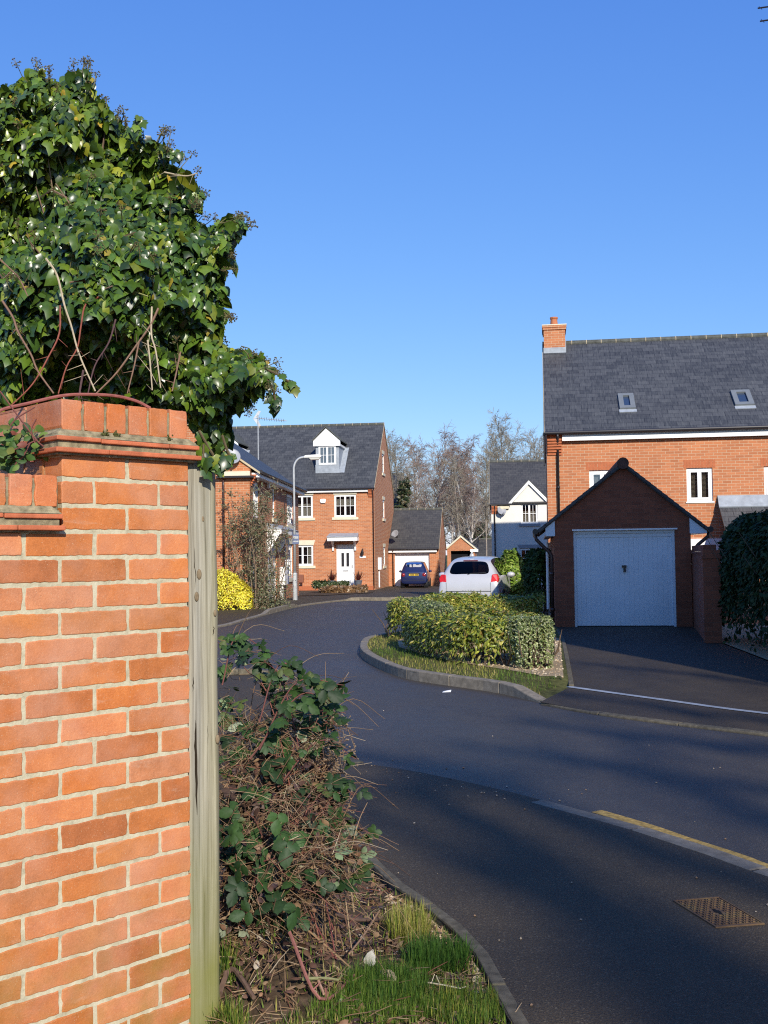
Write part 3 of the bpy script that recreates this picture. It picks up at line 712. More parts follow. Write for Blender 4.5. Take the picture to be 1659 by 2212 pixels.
FRONT = lambda y=0.0: (lambda x, d, z: (x, y+d, z))
RIGHT = lambda w: (lambda x, d, z: (w-d, x, z))          # wall coordinate runs along +y
LEFT = lambda x0=0.0: (lambda x, d, z: (x0+d, x, z))
def boxm(mb, mp, x0, x1, d0, d1, z0, z1, mi=0):
    vs = [mp(x, d, z) for z in (z0, z1) for (x, d) in ((x0, d0), (x1, d0), (x1, d1), (x0, d1))]
    a, b, c = (Vector(vs[i])-Vector(vs[0]) for i in (1, 3, 4))
    fs = [(0, 3, 2, 1), (4, 5, 6, 7), (0, 1, 5, 4), (1, 2, 6, 5), (2, 3, 7, 6), (3, 0, 4, 7)]
    if a.cross(b).dot(c) < 0: fs = [f[::-1] for f in fs]
    mb.add(vs, fs, mi)
def wallgrid(mb, mp, x0, x1, z0, z1, holes=(), depth=0.22, flip=False):
    xs = sorted({x0, x1, *[h[0] for h in holes], *[h[1] for h in holes]}); zs = sorted({z0, z1, *[h[2] for h in holes], *[h[3] for h in holes]})
    def q(p, mi=0): mb.add(p, [(3, 2, 1, 0) if flip else (0, 1, 2, 3)], mi)
    for i in range(len(xs)-1):
        for j in range(len(zs)-1):
            cx, cz = (xs[i]+xs[i+1])/2, (zs[j]+zs[j+1])/2
            if any(h[0] < cx < h[1] and h[2] < cz < h[3] for h in holes): continue
            q([mp(xs[i], 0, zs[j]), mp(xs[i+1], 0, zs[j]), mp(xs[i+1], 0, zs[j+1]), mp(xs[i], 0, zs[j+1])])
    for a, b, c, d in [h[:4] for h in holes]:
        for (p, r) in (((a, c), (a, d)), ((b, d), (b, c)), ((a, d), (b, d)), ((b, c), (a, c))):
            q([mp(p[0], 0, p[1]), mp(r[0], 0, r[1]), mp(r[0], depth, r[1]), mp(p[0], depth, p[1])])
        q([mp(a, depth, c), mp(b, depth, c), mp(b, depth, d), mp(a, depth, d)], 1)
def window(par, mp, x0, x1, z0, z1, cells=((2, 2), (2, 2)), inside=None, lintel=None, sill=None, d=0.045, fr=0.055, casement=0.045, mat='white', stone='cream', lh=0.2, name='window'):
    mb = MB(); e = .002
    for (a, b, c, f) in ((x0+e, x0+fr, z0+e, z1-e), (x1-fr, x1-e, z0+e, z1-e), (x0+fr, x1-fr, z1-fr, z1-e), (x0+fr, x1-fr, z0+e, z0+fr)): boxm(mb, mp, a, b, d, d+.07, c, f)
    n = len(cells); wc = (x1-x0-2*fr)/n
    for i, (nx, nz) in enumerate(cells):
        a = x0+fr+wc*i; b = a+wc
        cs = casement; A, B, Z0, Z1 = a+.002, b-.002, z0+fr+.002, z1-fr-.002
        for (p, q, r, s) in ((A, A+cs, Z0, Z1), (B-cs, B, Z0, Z1), (A+cs, B-cs, Z1-cs, Z1), (A+cs, B-cs, Z0, Z0+cs)): boxm(mb, mp, p, q, d-.012, d+.05, r, s)
        for k in range(1, nx):
            x = A+cs+(B-A-2*cs)*k/nx; boxm(mb, mp, x-.011, x+.011, d-.004, d+.03, Z0+cs, Z1-cs)
        for k in range(1, nz):
            z = Z0+cs+(Z1-Z0-2*cs)*k/nz; boxm(mb, mp, A+cs, B-cs, d-.007, d+.027, z-.011, z+.011)
    o = mb.build(name, M[mat], par)
    g = MB(); boxm(g, mp, x0+fr*.5, x1-fr*.5, d+.018, d+.022, z0+fr*.5, z1-fr*.5); g.build('pane', M['glass'], o)
    if inside == 'blind':
        g = MB(); z = z0+.10
        while z < z1-.06: boxm(g, mp, x0+.06, x1-.06, d+.10, d+.125, z, z+.022); z += .034
        g.build('blind', M['blind'], o)
    elif inside == 'greyblind':
        g = MB(); boxm(g, mp, x0+.06, x1-.06, d+.10, d+.11, z0+.04, z1-.03); g.build('blind', M['lead'], o)
    elif inside == 'curtain':
        g = MB()
        for s in (0, 1):
            k = (x1-x0)*.26
            for i in range(5):
                a = (x0+.05 if s == 0 else x1-.05-k)+k*i/5; boxm(g, mp, a, a+k/5, d+.10+.015*(i % 2), d+.12+.015*(i % 2), z0+.03, z1-.03)
        g.build('curtain', M['curtain'], o)
    elif inside == 'net':
        g = MB(); boxm(g, mp, x0+.05, x1-.05, d+.10, d+.11, z0+.03, z0+(z1-z0)*.62); g.build('curtain', M['curtain'], o)
    elif inside == 'roman':
        g = MB(); boxm(g, mp, x0+.05, x1-.05, d+.10, d+.11, z0+(z1-z0)*.48, z0+(z1-z0)*.80); g.build('blind', M['curtain'], o)
    if lintel == 'stone':
        g = MB(); vs = [(x0-.03, z1), (x1+.03, z1), (x1+.11, z1+lh), (x0-.11, z1+lh)]
        g.prism([mp(x, -.018, z) for x, z in vs], Vector(mp(0, .06, 0))-Vector(mp(0, 0, 0))); g.build('lintel', M[stone], o)
    elif lintel == 'soldier':
        g = MB(); n = max(2, round((x1-x0+.16)/.075)); wv = (x1-x0+.16)/n
        for i in range(n): boxm(g, mp, x0-.08+wv*i+.005, x0-.08+wv*(i+1)-.005, -.005, .06, z1+.004, z1+.218, 0)
        g.build('lintel', M['brick_soldier'], o)
    if sill == 'stone':
        g = MB(); boxm(g, mp, x0-.12, x1+.12, -.055, d+.05, z0-.14, z0-.001); g.build('sill', M[stone], o)
    elif sill == 'white':
        g = MB(); boxm(g, mp, x0-.03, x1+.03, -.03, d+.05, z0-.035, z0-.001); g.build('sill', M['white'], o)
    return o
M['brick_soldier'] = plain('soldier_brick', (0.42, 0.13, 0.055), .8, .25, var=.15, nscale=9)
def slope(mb, a, b, c, d, th=.055):            # roof plane a-b eave, c-d ridge; given thickness below
    A, B, Cc = Vector(a), Vector(b), Vector(c); n = (B-A).cross(Cc-B).normalized()
    mb.prism([a, b, c, d], -n*th)
def gable_roof(par, x0, x1, ys, ye, ze, zr, mat, ridge='ridge', ov=.16, ovx=.03, verge='verge', name='roof'):
    """ridge along x; eaves at y=ys and y=ye, wall-plate height ze"""
    ym = (ys+ye)/2; t = (zr-ze)/(ym-ys); mb = MB(); up = .03
    f = [(x0-ovx, ys-ov, ze-ov*t+up), (x1+ovx, ys-ov, ze-ov*t+up), (x1+ovx, ym, zr+up), (x0-ovx, ym, zr+up)]
    slope(mb, *f)
    b = [(x1+ovx, ye+ov, ze-ov*t+up), (x0-ovx, ye+ov, ze-ov*t+up), (x0-ovx, ym, zr+up), (x1+ovx, ym, zr+up)]
    slope(mb, *b)
    o = mb.build(name, M[mat], par)
    r = MB(); L = x1-x0+2*ovx; n = max(1, int(L/.45)); wv = L/n
    for i in range(n):
        a = x0-ovx+wv*i; r.tube([(a+.004, ym, zr+up-.02), (a+wv-.004, ym, zr+up-.02)], .095, 10)
    for i in range(n+1):
        a = x0-ovx+wv*i; r.tube([(a-.008, ym, zr+up-.018), (a+.008, ym, zr+up-.018)], .099, 10, 1)
    r.build('ridge_tile', [M[ridge], M['verge']], o)
    if verge:
        for x in (x0-ovx, x1+ovx):
            q = MB(); s = -1 if x < (x0+x1)/2 else 1
            for (yy, sg) in ((ys-ov, 1), (ye+ov, -1)):
                p = [(x, yy, ze-ov*t+up-.005), (x, ym, zr+up-.005), (x, ym, zr+up-.075), (x, yy, ze-ov*t+up-.075)]
                q.prism(p, (s*.012, 0, 0))
            q.build('verge_mortar', M[verge], o)
    return o
def gutter(par, p0, p1, mat='blackpipe', r=.055):
    g = MB(); g.tube([p0, p1], r, 10); return g.build('gutter', M[mat], par)
def downpipe(par, pts, mat='blackpipe', r=.036):
    g = MB(); g.tube(pts, r, 8)
    a, b = Vector(pts[-2]), Vector(pts[-1]); n = max(2, int((b-a).length/1.6))
    for i in range(n):
        p = a.lerp(b, (i+.5)/n); g.tube([p+Vector((0, 0, -.03)), p+Vector((0, 0, .03))], r*1.25, 8)
    return g.build('downpipe', M[mat], par, smooth=True)
def satellite_dish(label, loc, rz, size=.34, tilt=25):
    t = thing('satellite_dish', label, 'satellite dish', loc, rz)
    d = MB(); d.lathe([(size*r, .10*size*4*r*r*.5) for r in (0.01, .3, .6, .85, 1.0)] + [(size*r, .10*size*4*r*r*.5-.012) for r in (1.0, .85, .6, .3, .01)], (0, 0, 0), 20)
    o = d.build('dish', M['grey'], t, smooth=True); o.rotation_euler = (R(90-tilt), 0, 0); o.location = (0, -.16, 0)
    a = MB(); a.tube([(0, -.14, -size*.85), (0, -.42, -size*.55)], .014, 6); a.box(-.03, .03, -.50, -.40, -size*.62, -size*.45); a.build('receiver_arm', M['blackpipe'], t)
    b = MB(); b.tube([(0, 0, -.12), (0, -.13, -.02)], .02, 6); b.box(-.06, .06, -.01, .02, -.22, -.04); b.build('bracket', M['blackpipe'], t); return t
def door_panel(par, mp, x0, x1, z0, z1, d=.07, panes=(), mat='white', name='door'):
    mb = MB(); boxm(mb, mp, x0+.06, x1-.06, d, d+.05, z0+.03, z1-.06)
    for (a, b, c, f) in ((x0+.002, x0+.058, z0, z1-.002), (x1-.058, x1-.002, z0, z1-.002), (x0+.058, x1-.058, z1-.058, z1-.002), (x0+.058, x1-.058, z0, z0+.028)): boxm(mb, mp, a, b, d-.02, d+.06, c, f)
    o = mb.build(name, M[mat], par)
    if panes:
        g = MB()
        for (a, b, c, f) in panes: boxm(g, mp, a, b, d-.006, d+.01, c, f)
        g.build('pane', M['tintpane'], o)
    h = MB(); boxm(h, mp, x1-.15, x1-.11, d-.04, d, z0+.95, z0+1.12); h.build('handle', M['grey'], o)
    l = MB(); boxm(l, mp, (x0+x1)/2-.14, (x0+x1)/2+.14, d-.01, d+.01, z0+.78, z0+.82); l.build('letterbox', M['blackpipe'], o)
    return o
M['tintpane'] = plain('dark_door_glass', (0.03, 0.03, 0.035), .15, .6)
def dentils(par, x0, x1, z, mp, n=4):
    g = MB()
    for i in range(n): boxm(g, mp, x0+.0, x1, -.03-.035*i, 0, z+.075*i*1.0+.012, z+.075*(i+1)-.01)
    return g.build('corbel', M['brick_soldier'], par)

# ---- number one house, straight ahead
ZB = -0.15
fo = PY(810.5, 1272, 56.0); fA = Frame((fo[0], fo[1], ZB), R(-7))
A = thing('brick_house', 'three storey brick house with white front door and a white gabled dormer', 'house', fA.o, fA.th)
def fr(u0, v0, u1, v1, F=fA, **k):
    a, b = F.rect(u0, v0, u1, v1, **k); return (min(a[0], b[0]), max(a[0], b[0]), min(a[2], b[2]), max(a[2], b[2]))
q1 = lambda zx, zy: (460.8+.3087*zx, 887.5+.3087*zy)       # pixel reader for one enlargement
def frq(x0, y0, x1, y1, F=fA, q=q1, **k): return fr(*q(x0, y0), *q(x1, y1), F=F, **k)
W1 = frq(845, 587, 1000, 742); W2 = frq(545, 592, 697, 748); W3 = frq(545, 941, 697, 1083); DR = frq(860, 936, 990, 1213)
W3 = (W2[0], W2[1], W3[2], W3[3])
EA = 5.22-ZB; RA = 9.02-ZB; DA = 9.0
xl = -13.5
far_windows = [(-10.2, -9.0, W1[2], W1[3]), (-10.2, -9.0, W3[2], W3[3])]
mb = MB()
wallgrid(mb, FRONT(), xl, 0, -.4, EA, [W1, W2, W3, (DR[0], DR[1], 0.12, DR[3])] + far_windows)
gw = []
for (a, b) in ((981.7, 1023), (1080.4, 1120.6), (1182, 1222)):
    za = fA.hit(833, a, (0, 4.2, 0), (0, 1, 0))[2]; zb_ = fA.hit(833, b, (0, 4.2, 0), (0, 1, 0))[2]; gw.append((3.6, 4.5, zb_, za))
wallgrid(mb, RIGHT(0), 0, DA, -.4, EA, [g for g in gw if g[3] < EA], flip=False)
wallgrid(mb, LEFT(xl), 0, DA, -.4, EA, [], flip=True)
mb.add([(xl, DA, -.4), (0, DA, -.4), (0, DA, EA), (xl, DA, EA)], [(3, 2, 1, 0)])
# gable ends, with the top window cut out of the right one
ztop = gw[0]
zs0, zs1, ym = ztop[2], ztop[3], DA/2
yy = lambda z: ym*(z-EA)/(RA-EA)
P = lambda y, z: (0, y, z)
if zs0 > EA:
    pass
def gable(mbx, x, hole=None, flip=False, d=.22, ea=EA, ra=RA, da=DA):
    ymm = da/2
    def ed(z): return ymm*(z-ea)/(ra-ea)
    def q(pts, mi=0): mbx.add(pts, [tuple(range(len(pts)))[::-1] if flip else tuple(range(len(pts)))], mi)
    if hole is None or hole[2] <= ea:
        q([(x, 0, ea), (x, da, ea), (x, ymm, ra)]); return
    a, b, c, f = hole
    q([(x, 0, ea), (x, da, ea), (x, da-ed(c), c), (x, ed(c), c)])
    q([(x, ed(c), c), (x, a, c), (x, a, f), (x, ed(f), f)]); q([(x, b, c), (x, da-ed(c), c), (x, da-ed(f), f), (x, b, f)])
    q([(x, ed(f), f), (x, da-ed(f), f), (x, ymm, ra)])
    for (p, r) in (((a, c), (a, f)), ((b, f), (b, c)), ((a, f), (b, f)), ((b, c), (a, c))): q([(x, p[0], p[1]), (x, r[0], r[1]), (x-d, r[0], r[1]), (x-d, p[0], p[1])])
    q([(x-d, a, c), (x-d, b, c), (x-d, b, f), (x-d, a, f)], 1)
gable(mb, 0, ztop if zs0 > EA else None); gable(mb, xl, None, True)
mb.build('wall', [M['brick_b'], M['dark']], A)
rfA = gable_roof(A, xl, 0, 0, DA, EA, RA, 'slate', ov=.2)
window(A, FRONT(), *W1, inside='roman', lintel='stone', sill='stone', lh=.24)
window(A, FRONT(), *W2, inside='net', lintel='stone', sill='stone', lh=.24)
window(A, FRONT(), *W3, inside='curtain', lintel='stone', sill='stone', lh=.26)
for w_ in far_windows: window(A, FRONT(), *w_, inside='curtain', lintel='stone', sill='stone', lh=.24)
for g_ in gw: window(A, RIGHT(0), *g_, cells=((1, 2),), lintel='stone', sill='stone', lh=.2, d=.03)
p0, p1 = DR[0], DR[1]
dq = lambda a, b, c, d_: frq(a, b, c, d_)
door_panel(A, FRONT(), DR[0], DR[1], 0.12, DR[3], panes=[(p0+.26, p0+.40, 1.03+.12, 1.75+.12), (p1-.44, p1-.30, 1.03+.12, 1.75+.12)])
fas = MB(); fas.box(xl, -.30, -.155, -.02, EA-.30, EA-.12); fas.build('fascia', M['white'], A)
gutter(A, (xl, -.235, EA-.13), (0.05, -.235, EA-.13), r=.05)
dentils(A, -.30, -.02, EA-.62, FRONT(), 6)
downpipe(A, [(-.05, -.235, EA-.15), (-.05, -.235, EA-.25), (-.055, -.05, EA-.55), (-.055, -.05, 0)], 'brownpipe')
# canopy over the door
ca = frq(812, 882, 1020, 910); cz = ca[2]
cn = MB(); cn.box(ca[0], ca[1], -.68, -.002, cz, cz+.20); co_ = cn.build('canopy', M['white'], A, bevel=.01)
cr = MB(); cr.add([(ca[0]-.03, -.72, cz+.202), (ca[1]+.03, -.72, cz+.202), (ca[1]+.03, -.72, cz+.235), (ca[0]-.03, -.72, cz+.235), (ca[0]+.02, -.003, cz+.202), (ca[1]-.02, -.003, cz+.202), (ca[1]-.02, -.003, cz+.42), (ca[0]+.02, -.003, cz+.42)],
    [(0, 1, 2, 3), (3, 2, 6, 7), (1, 5, 6, 2), (0, 3, 7, 4), (0, 4, 5, 1), (4, 7, 6, 5)]); cr.build('canopy_roof', M['lead'], co_)
for x in (ca[0]+.16, ca[1]-.24):
    b = MB(); b.prism([(x, -.003, cz-.5), (x, -.09, cz-.5), (x, -.11, cz-.3), (x, -.42, cz-.06), (x, -.55, cz-.002), (x, -.003, cz-.002)], (.09, 0, 0)); b.build('bracket', M['white'], co_)
# dormer
DF = 0.95                                        # set back from the facade
dk = dict(p0=(0, DF, 0), nrm=(0, 1, 0))
dw = frq(737, 245, 860, 376, **dk); dg = frq(702, 213, 890, 245, **dk); apx = fA.hit(*q1(790, 125), **dk)
t_ = (RA-EA)/(DA/2)
rz_ = lambda y: EA+t_*y
dm = MB(); cx0, cx1 = dw[0]-.16, dw[1]+.16
zb_ = rz_(DF)-.05
yb = lambda z: (z-EA)/t_
dm.prism([(cx0, DF, zb_), (cx0, DF, dg[2]), (cx0, yb(dg[2]), dg[2])], (cx1-cx0, 0, 0))
dor = dm.build('dormer', M['lead'], A)
gm = MB()
gm.prism([(dg[0], DF-.14, dg[2]), (dg[1], DF-.14, dg[2]), (dg[1], DF-.14, dg[3]), (apx[0], DF-.14, apx[2]), (dg[0], DF-.14, dg[3])], (0, .139, 0))
for s in (0, 1):
    x = cx0 if s == 0 else cx1; e_ = dg[0] if s == 0 else dg[1]
    gm.box(min(x, e_), max(x, e_), DF, yb(dg[2])-.05, dg[2], dg[2]+.10)
gm.build('gable_board', M['white'], dor)
dr = MB(); yr = yb(apx[2])
for s in (0, 1):
    e_ = (dg[0]-.05) if s == 0 else (dg[1]+.05); zz = dg[3]-.02; ye_ = yb(zz)
    pts = [(e_, DF-.2, zz), (e_, ye_+.1, zz), (apx[0], yr+.1, apx[2]+.06), (apx[0], DF-.2, apx[2]+.06)]
    dr.prism(pts if s == 1 else pts[::-1], (0, 0, .06))
dr.build('dormer_roof', M['ridge'], dor)
window(dor, FRONT(DF), dw[0], dw[1], dw[2], dw[3], d=-.06, fr=.05)
fl = MB(); fl.box(cx0-.02, cx1+.02, DF-.03, DF+.002, zb_-.02, dw[2]); 
fl.prism([(cx1, DF-.02, zb_+.055), (cx1+.28, DF-.02, zb_+.055), (cx1+.28, yb(dg[2]), dg[2]+.055), (cx1, yb(dg[2]), dg[2]+.055)], (0, 0, .02)); fl.build('flashing', M['lead'], dor)
# second dormer further left, half hidden behind the neighbour's roof
d2 = MB(); sx = -8.3-apx[0]
def shiftcopy(o, par):
    c = o.copy(); C.objects.link(c); c.parent = par; return c
dor2 = shiftcopy(dor, A); dor2.location.x += sx
for ch in list(dor.children):
    c2 = shiftcopy(ch, dor2)
    for g_ in list(ch.children): shiftcopy(g_, dor2)
# low brick planter walls either side of the door
for (a, b) in ((-6.6, DR[0]-.18), (DR[1]+.15, -.06)):
    pl = MB(); pl.box(a, b, -.34, -.004, -.4, .14); pl.build('planter_wall', M['brick_soldier'], A)
st = MB(); st.box(DR[0]-.12, DR[1]+.1, -.45, -.004, -.4, .11); st.build('doorstep', M['kerb'], A)
ab = frq(750, 617, 787, 645); t = thing('alarm_box', 'white alarm box between the upper windows of the dormered house', 'alarm box', fA.wor(((ab[0]+ab[1])/2, -.002, (ab[2]+ab[3])/2)), fA.th)
k = MB(); k.prism([(-.15, 0, -.02), (-.11, 0, -.11), (.11, 0, -.11), (.15, 0, -.02), (.15, 0, .07), (.11, 0, .11), (-.11, 0, .11), (-.15, 0, .07)], (0, -.08, 0)); k.build('cover', M['white'], t, bevel=.01)
lm = frq(1030, 965, 1060, 1015); t = thing('wall_lantern', 'black lantern on the brick wall right of the white front door', 'lantern', fA.wor(((lm[0]+lm[1])/2, -.002, (lm[2]+lm[3])/2)), fA.th)
k = MB(); k.lathe([(.05, -.16), (.07, -.14), (.085, .02), (.04, .09), (.012, .14)], (0, -.16, 0), 8); k.build('lamp_shade', M['blackpipe'], t)
k = MB(); k.tube([(0, -.16, .14), (0, -.12, .2), (0, 0, .1)], .014, 6); k.box(-.04, .04, -.02, 0, .02, .16); k.build('bracket', M['blackpipe'], t)
k = MB(); k.box(-.16, .16, -.03, -.0, -.30, -.19); k.build('number_plate', M['white'], t)
mbx = fA.hit(*q1(1155, 1082), (0, 0, 0), (1, 0, 0)); t = thing('meter_box', 'white meter box on the brick gable beside the drainpipe', 'meter box', fA.wor((.003, mbx[1]+.05, 0)), fA.th)
k = MB(); k.box(0, .16, -.25, .25, .95, 1.6); k.build('cabinet', M['white'], t, bevel=.01); k = MB(); k.box(.01, .07, -.08, .02, .0, .945); k.build('duct', M['white'], t)
gb = frq(600, 1145, 643, 1200); t = thing('gas_meter_box', 'brown gas meter box low on the wall beneath the lower window', 'meter box', fA.wor((gb[0], -.345, 0)), fA.th)
k = MB(); k.box(0, gb[1]-gb[0], -.2, 0, gb[2], gb[3]); k.build('cabinet', plain('brown_plastic', (.22, .075, .04), .6), t, bevel=.02)

# ---- garage beside it, with the blue car in front
go = PY(852, 1270, 62.0); fB = Frame((go[0], go[1], -.28), R(-7))
B = thing('garage', 'brick garage with a white door behind the blue car', 'garage', fB.o, fB.th)
q = lambda a, b, c, d_, **k: frq(a, b, c, d_, F=fB, **k)
gd = q(1268, 985, 1515, 1215); wB = q(1255, 900, 1577, 960)[1]; EB = fB.hit(*q1(1400, 966))[2]+.12; DB = 6.2
RB = fB.hit(*q1(1430, 690), (0, DB/2, 0))[2]
mb = MB(); wallgrid(mb, FRONT(), -.35, wB, -.2, EB, [(gd[0], gd[1], .0, gd[3])], depth=.3)
wallgrid(mb, RIGHT(wB), 0, DB, -.2, EB, []); mb.add([(wB, 0, EB), (wB, DB, EB), (wB, DB/2, RB)], [(0, 1, 2)])
mb.add([(-.35, DB, -.2), (wB, DB, -.2), (wB, DB, EB), (-.35, DB, EB)], [(3, 2, 1, 0)])
mb.build('wall', [M['brick_a'], M['dark']], B)
gable_roof(B, -.35, wB, 0, DB, EB, RB, 'slate_brown', ov=.22)
def garage_door(par, mp, x0, x1, z0, z1, d=.1, ribs=16, mat='doorwhite'):
    k = MB(); n = ribs*4; 
    for i in range(ribs):
        a = x0+.05+(x1-x0-.1)*i/ribs; b = x0+.05+(x1-x0-.1)*(i+1)/ribs
        boxm(k, mp, a+.0035, b-.0035, d+.003, d+.03, z0+.03, z1-.14)
    boxm(k, mp, x0+.05, x1-.05, d+.008, d+.034, z0+.03, z1-.14)
    o = k.build('door', M[mat], par)
    f = MB()
    for (a, b, c, e) in ((x0+.002, x0+.05, z0, z1-.002), (x1-.05, x1-.002, z0, z1-.002), (x0+.05, x1-.05, z1-.06, z1-.002)): boxm(f, mp, a, b, d-.03, d+.05, c, e)
    boxm(f, mp, x0+.05, x1-.05, d-.006, d+.045, z1-.138, z1-.062); f.build('door_frame', M[mat], o)
    h = MB(); xc = (x0+x1)/2; zc = z0+(z1-z0)*.60; boxm(h, mp, xc-.045, xc+.045, d-.045, d-.001, zc+.03, zc+.075); boxm(h, mp, xc-.016, xc+.03, d-.05, d-.001, zc-.06, zc+.03); h.build('handle', M['blackpipe'], o)
    bt = MB(); boxm(bt, mp, x0+.05, x1-.05, d+.005, d+.04, z0+.002, z0+.028); bt.build('seal', M['rubber'], o); return o
garage_door(B, FRONT(), gd[0], gd[1], .0, gd[3], mat='white', d=.18)
fs_ = MB(); fs_.box(-.3, wB-.1, -.17, -.03, EB-.32, EB-.13); fs_.build('fascia', M['white'], B)
gutter(B, (-.35, -.25, EB-.12), (wB, -.25, EB-.12)); downpipe(B, [(-.05, -.25, EB-.15), (-.06, -.06, EB-.4), (-.06, -.06, 0)], 'brownpipe')
dp = fB.hit(*q1(1290, 862)); satellite_dish('grey satellite dish at the eaves corner over the blue car', fB.wor((dp[0]-.05, -.1, dp[2])), fB.th-.5, .24)

# ---- small buildings between
sb = PY(967, 1262, 74); fC = Frame((sb[0], sb[1], -.3), R(-7))
Cc = thing('carport', 'small gabled brick outbuilding with an open dark front behind the garage', 'outbuilding', fC.o, fC.th)
def gabled_front(par, wd, dp_, ea, ra, brick, roofm, hole, door=None):
    """ridge along y, gable to the front"""
    mb = MB(); wallgrid(mb, FRONT(), 0, wd, -.3, ea, [hole] if hole else [], depth=.4)
    mb.add([(0, 0, ea), (wd, 0, ea), (wd/2, 0, ra)], [(0, 1, 2)]); mb.add([(0, dp_, ea), (wd, dp_, ea), (wd/2, dp_, ra)], [(2, 1, 0)])
    wallgrid(mb, RIGHT(wd), 0, dp_, -.3, ea); wallgrid(mb, LEFT(0), 0, dp_, -.3, ea, flip=True)
    mb.add([(0, dp_, -.3), (wd, dp_, -.3), (wd, dp_, ea), (0, dp_, ea)], [(3, 2, 1, 0)])
    mb.build('wall', [M[brick], M['dark']], par)
    t = (ra-ea)/(wd/2); ov = .22; r = MB(); up = .03
    slope(r, (-ov, dp_+.05, ea-ov*t+up), (-ov, -.05, ea-ov*t+up), (wd/2, -.05, ra+up), (wd/2, dp_+.05, ra+up))
    slope(r, (wd+ov, -.05, ea-ov*t+up), (wd+ov, dp_+.05, ea-ov*t+up), (wd/2, dp_+.05, ra+up), (wd/2, -.05, ra+up))
    return r.build('roof', M[roofm], par), t, ov, up
r_, t, ov, up = gabled_front(Cc, 1.9, 4, 2.35, 3.15, 'brick_a', 'slate_brown', (.25, 1.75, 0, 2.1))
b = MB()
for s in (0, 1):
    x = -ov if s == 0 else 1.9+ov
    b.prism([(x, -.06, 2.35-ov*t+up), (.95, -.06, 3.15+up), (.95, -.06, 3.15+up-.14), (x, -.06, 2.35-ov*t+up-.14)], (0, -.03, 0))
b.build('bargeboard', M['cream'], Cc); k = MB(); k.box(1.6, 2.15, -.1, -.03, 2.02, 2.2); k.build('fascia', M['white'], Cc)
ob = PY(985, 1262, 82); fD = Frame((ob[0], ob[1], -.3), R(-3))
D_ = thing('outbuilding', 'low outbuilding with a plain grey tiled roof beyond the silver car', 'outbuilding', fD.o, fD.th)
k = MB(); zr = fD.hit(1020, 1165, (0, 2.6, 0))[2]; k.box(0, 4.4, 0, 5.2, -.3, 1.3); k.build('wall', M['brick_a'], D_)
gable_roof(D_, 0, 4.4, 0, 5.2, 1.3, zr, 'slate_brown', ov=.2)
# brick house peeping out behind number one
hb = PY(849, 1260, 84); fE = Frame((hb[0], hb[1], -.3), R(-7))
E_ = thing('brick_house', 'brick gable of a farther house peeping out behind the dormered house', 'house', fE.o, fE.th)
ra_ = fE.hit(852, 1018, (1.6, 0, 0))[2]; ea_ = ra_-2.7
wE = fE.hit(864, 1100)[0]
q2 = lambda a: a
mb = MB(); wallgrid(mb, FRONT(), -7, wE, -.3, ea_, [(wE-.95, wE-.3, ea_-1.6, ea_-.4)]); 
mb.add([(-7, 0, ea_), (wE, 0, ea_), (wE, 0, ea_+.02), (-7, 0, ea_+.02)], [(0, 1, 2, 3)])
wallgrid(mb, RIGHT(wE), 0, 6, -.3, ea_); mb.add([(wE, 0, ea_), (wE, 6, ea_), (wE, 3, ra_)], [(0, 1, 2)]); mb.build('wall', [M['brick_b'], M['dark']], E_)
gable_roof(E_, -7, wE, 0, 6, ea_, ra_, 'slate'); window(E_, FRONT(), wE-.95, wE-.3, ea_-1.6, ea_-.4, cells=((1, 2),), lintel='stone', sill='stone')

# ---- left house, facing the road
n0 = PY(543.5, 1280, 33.0); n1 = PY(646, 1280, 43.4); thL = math.atan2(n1[1]-n0[1], n1[0]-n0[0]); fL = Frame((n0[0], n0[1], 0.0), thL)
L_ = thing('terraced_house', 'brick house on the left behind the lamp post and the tall sparse shrub', 'house', fL.o, fL.th)
wL = float(np.linalg.norm((n1-n0)[:2])); EL = fL.hit(546, 1016)[2]+.1; DL = 8.0; RL = EL+DL/2*math.tan(R(35))
q3 = lambda x, y: (460.8+.1286*x, 921.7+.1286*y); q4 = lambda x, y: (460.8+.1852*x, 1109.4+.1852*y)
Lq = lambda qq, a, b, c, d_: frq(a, b, c, d_, F=fL, q=qq)
w1 = Lq(q3, 665, 800, 770, 1300); w2 = Lq(q3, 990, 905, 1030, 1320); w3 = Lq(q3, 1232, 995, 1345, 1440)
zt = EL-.42; w1 = (w1[0], w1[1], zt-1.2, zt); w2 = (w2[0], w2[1]+.15, zt-1.05, zt); w3 = (w3[0], w3[1], zt-1.2, zt)
l1 = Lq(q4, 435, 240, 520, 680); l2 = Lq(q4, 835, 395, 930, 745); ld = Lq(q4, 640, 330, 745, 955)
l1 = (l1[0], l1[1], .8, 2.05); l2 = (l2[0], l2[1], .75, 2.05); ld = (ld[0]-.1, ld[1], .08, 2.1)
mb = MB(); wallgrid(mb, FRONT(), 0, wL, -.3, EL, [w1, w2, w3, l1, l2, ld]); 
wallgrid(mb, LEFT(0), 0, DL, -.3, EL, flip=True); mb.add([(0, 0, EL), (0, DL, EL), (0, DL/2, RL)], [(2, 1, 0)])
wallgrid(mb, RIGHT(wL), 0, DL, -.3, EL); mb.add([(wL, 0, EL), (wL, DL, EL), (wL, DL/2, RL)], [(0, 1, 2)])
mb.add([(0, DL, -.3), (wL, DL, -.3), (wL, DL, EL), (0, DL, EL)], [(3, 2, 1, 0)])
mb.build('wall', [M['brick_a'], M['dark']], L_)
rL = gable_roof(L_, 0, wL, 0, DL, EL, RL, 'tile_dark', ov=.3, ovx=.06)
for w_ in (w1, w3): window(L_, FRONT(), *w_, inside='curtain', sill='stone')
window(L_, FRONT(), *w2, cells=((1, 2),), sill='stone')
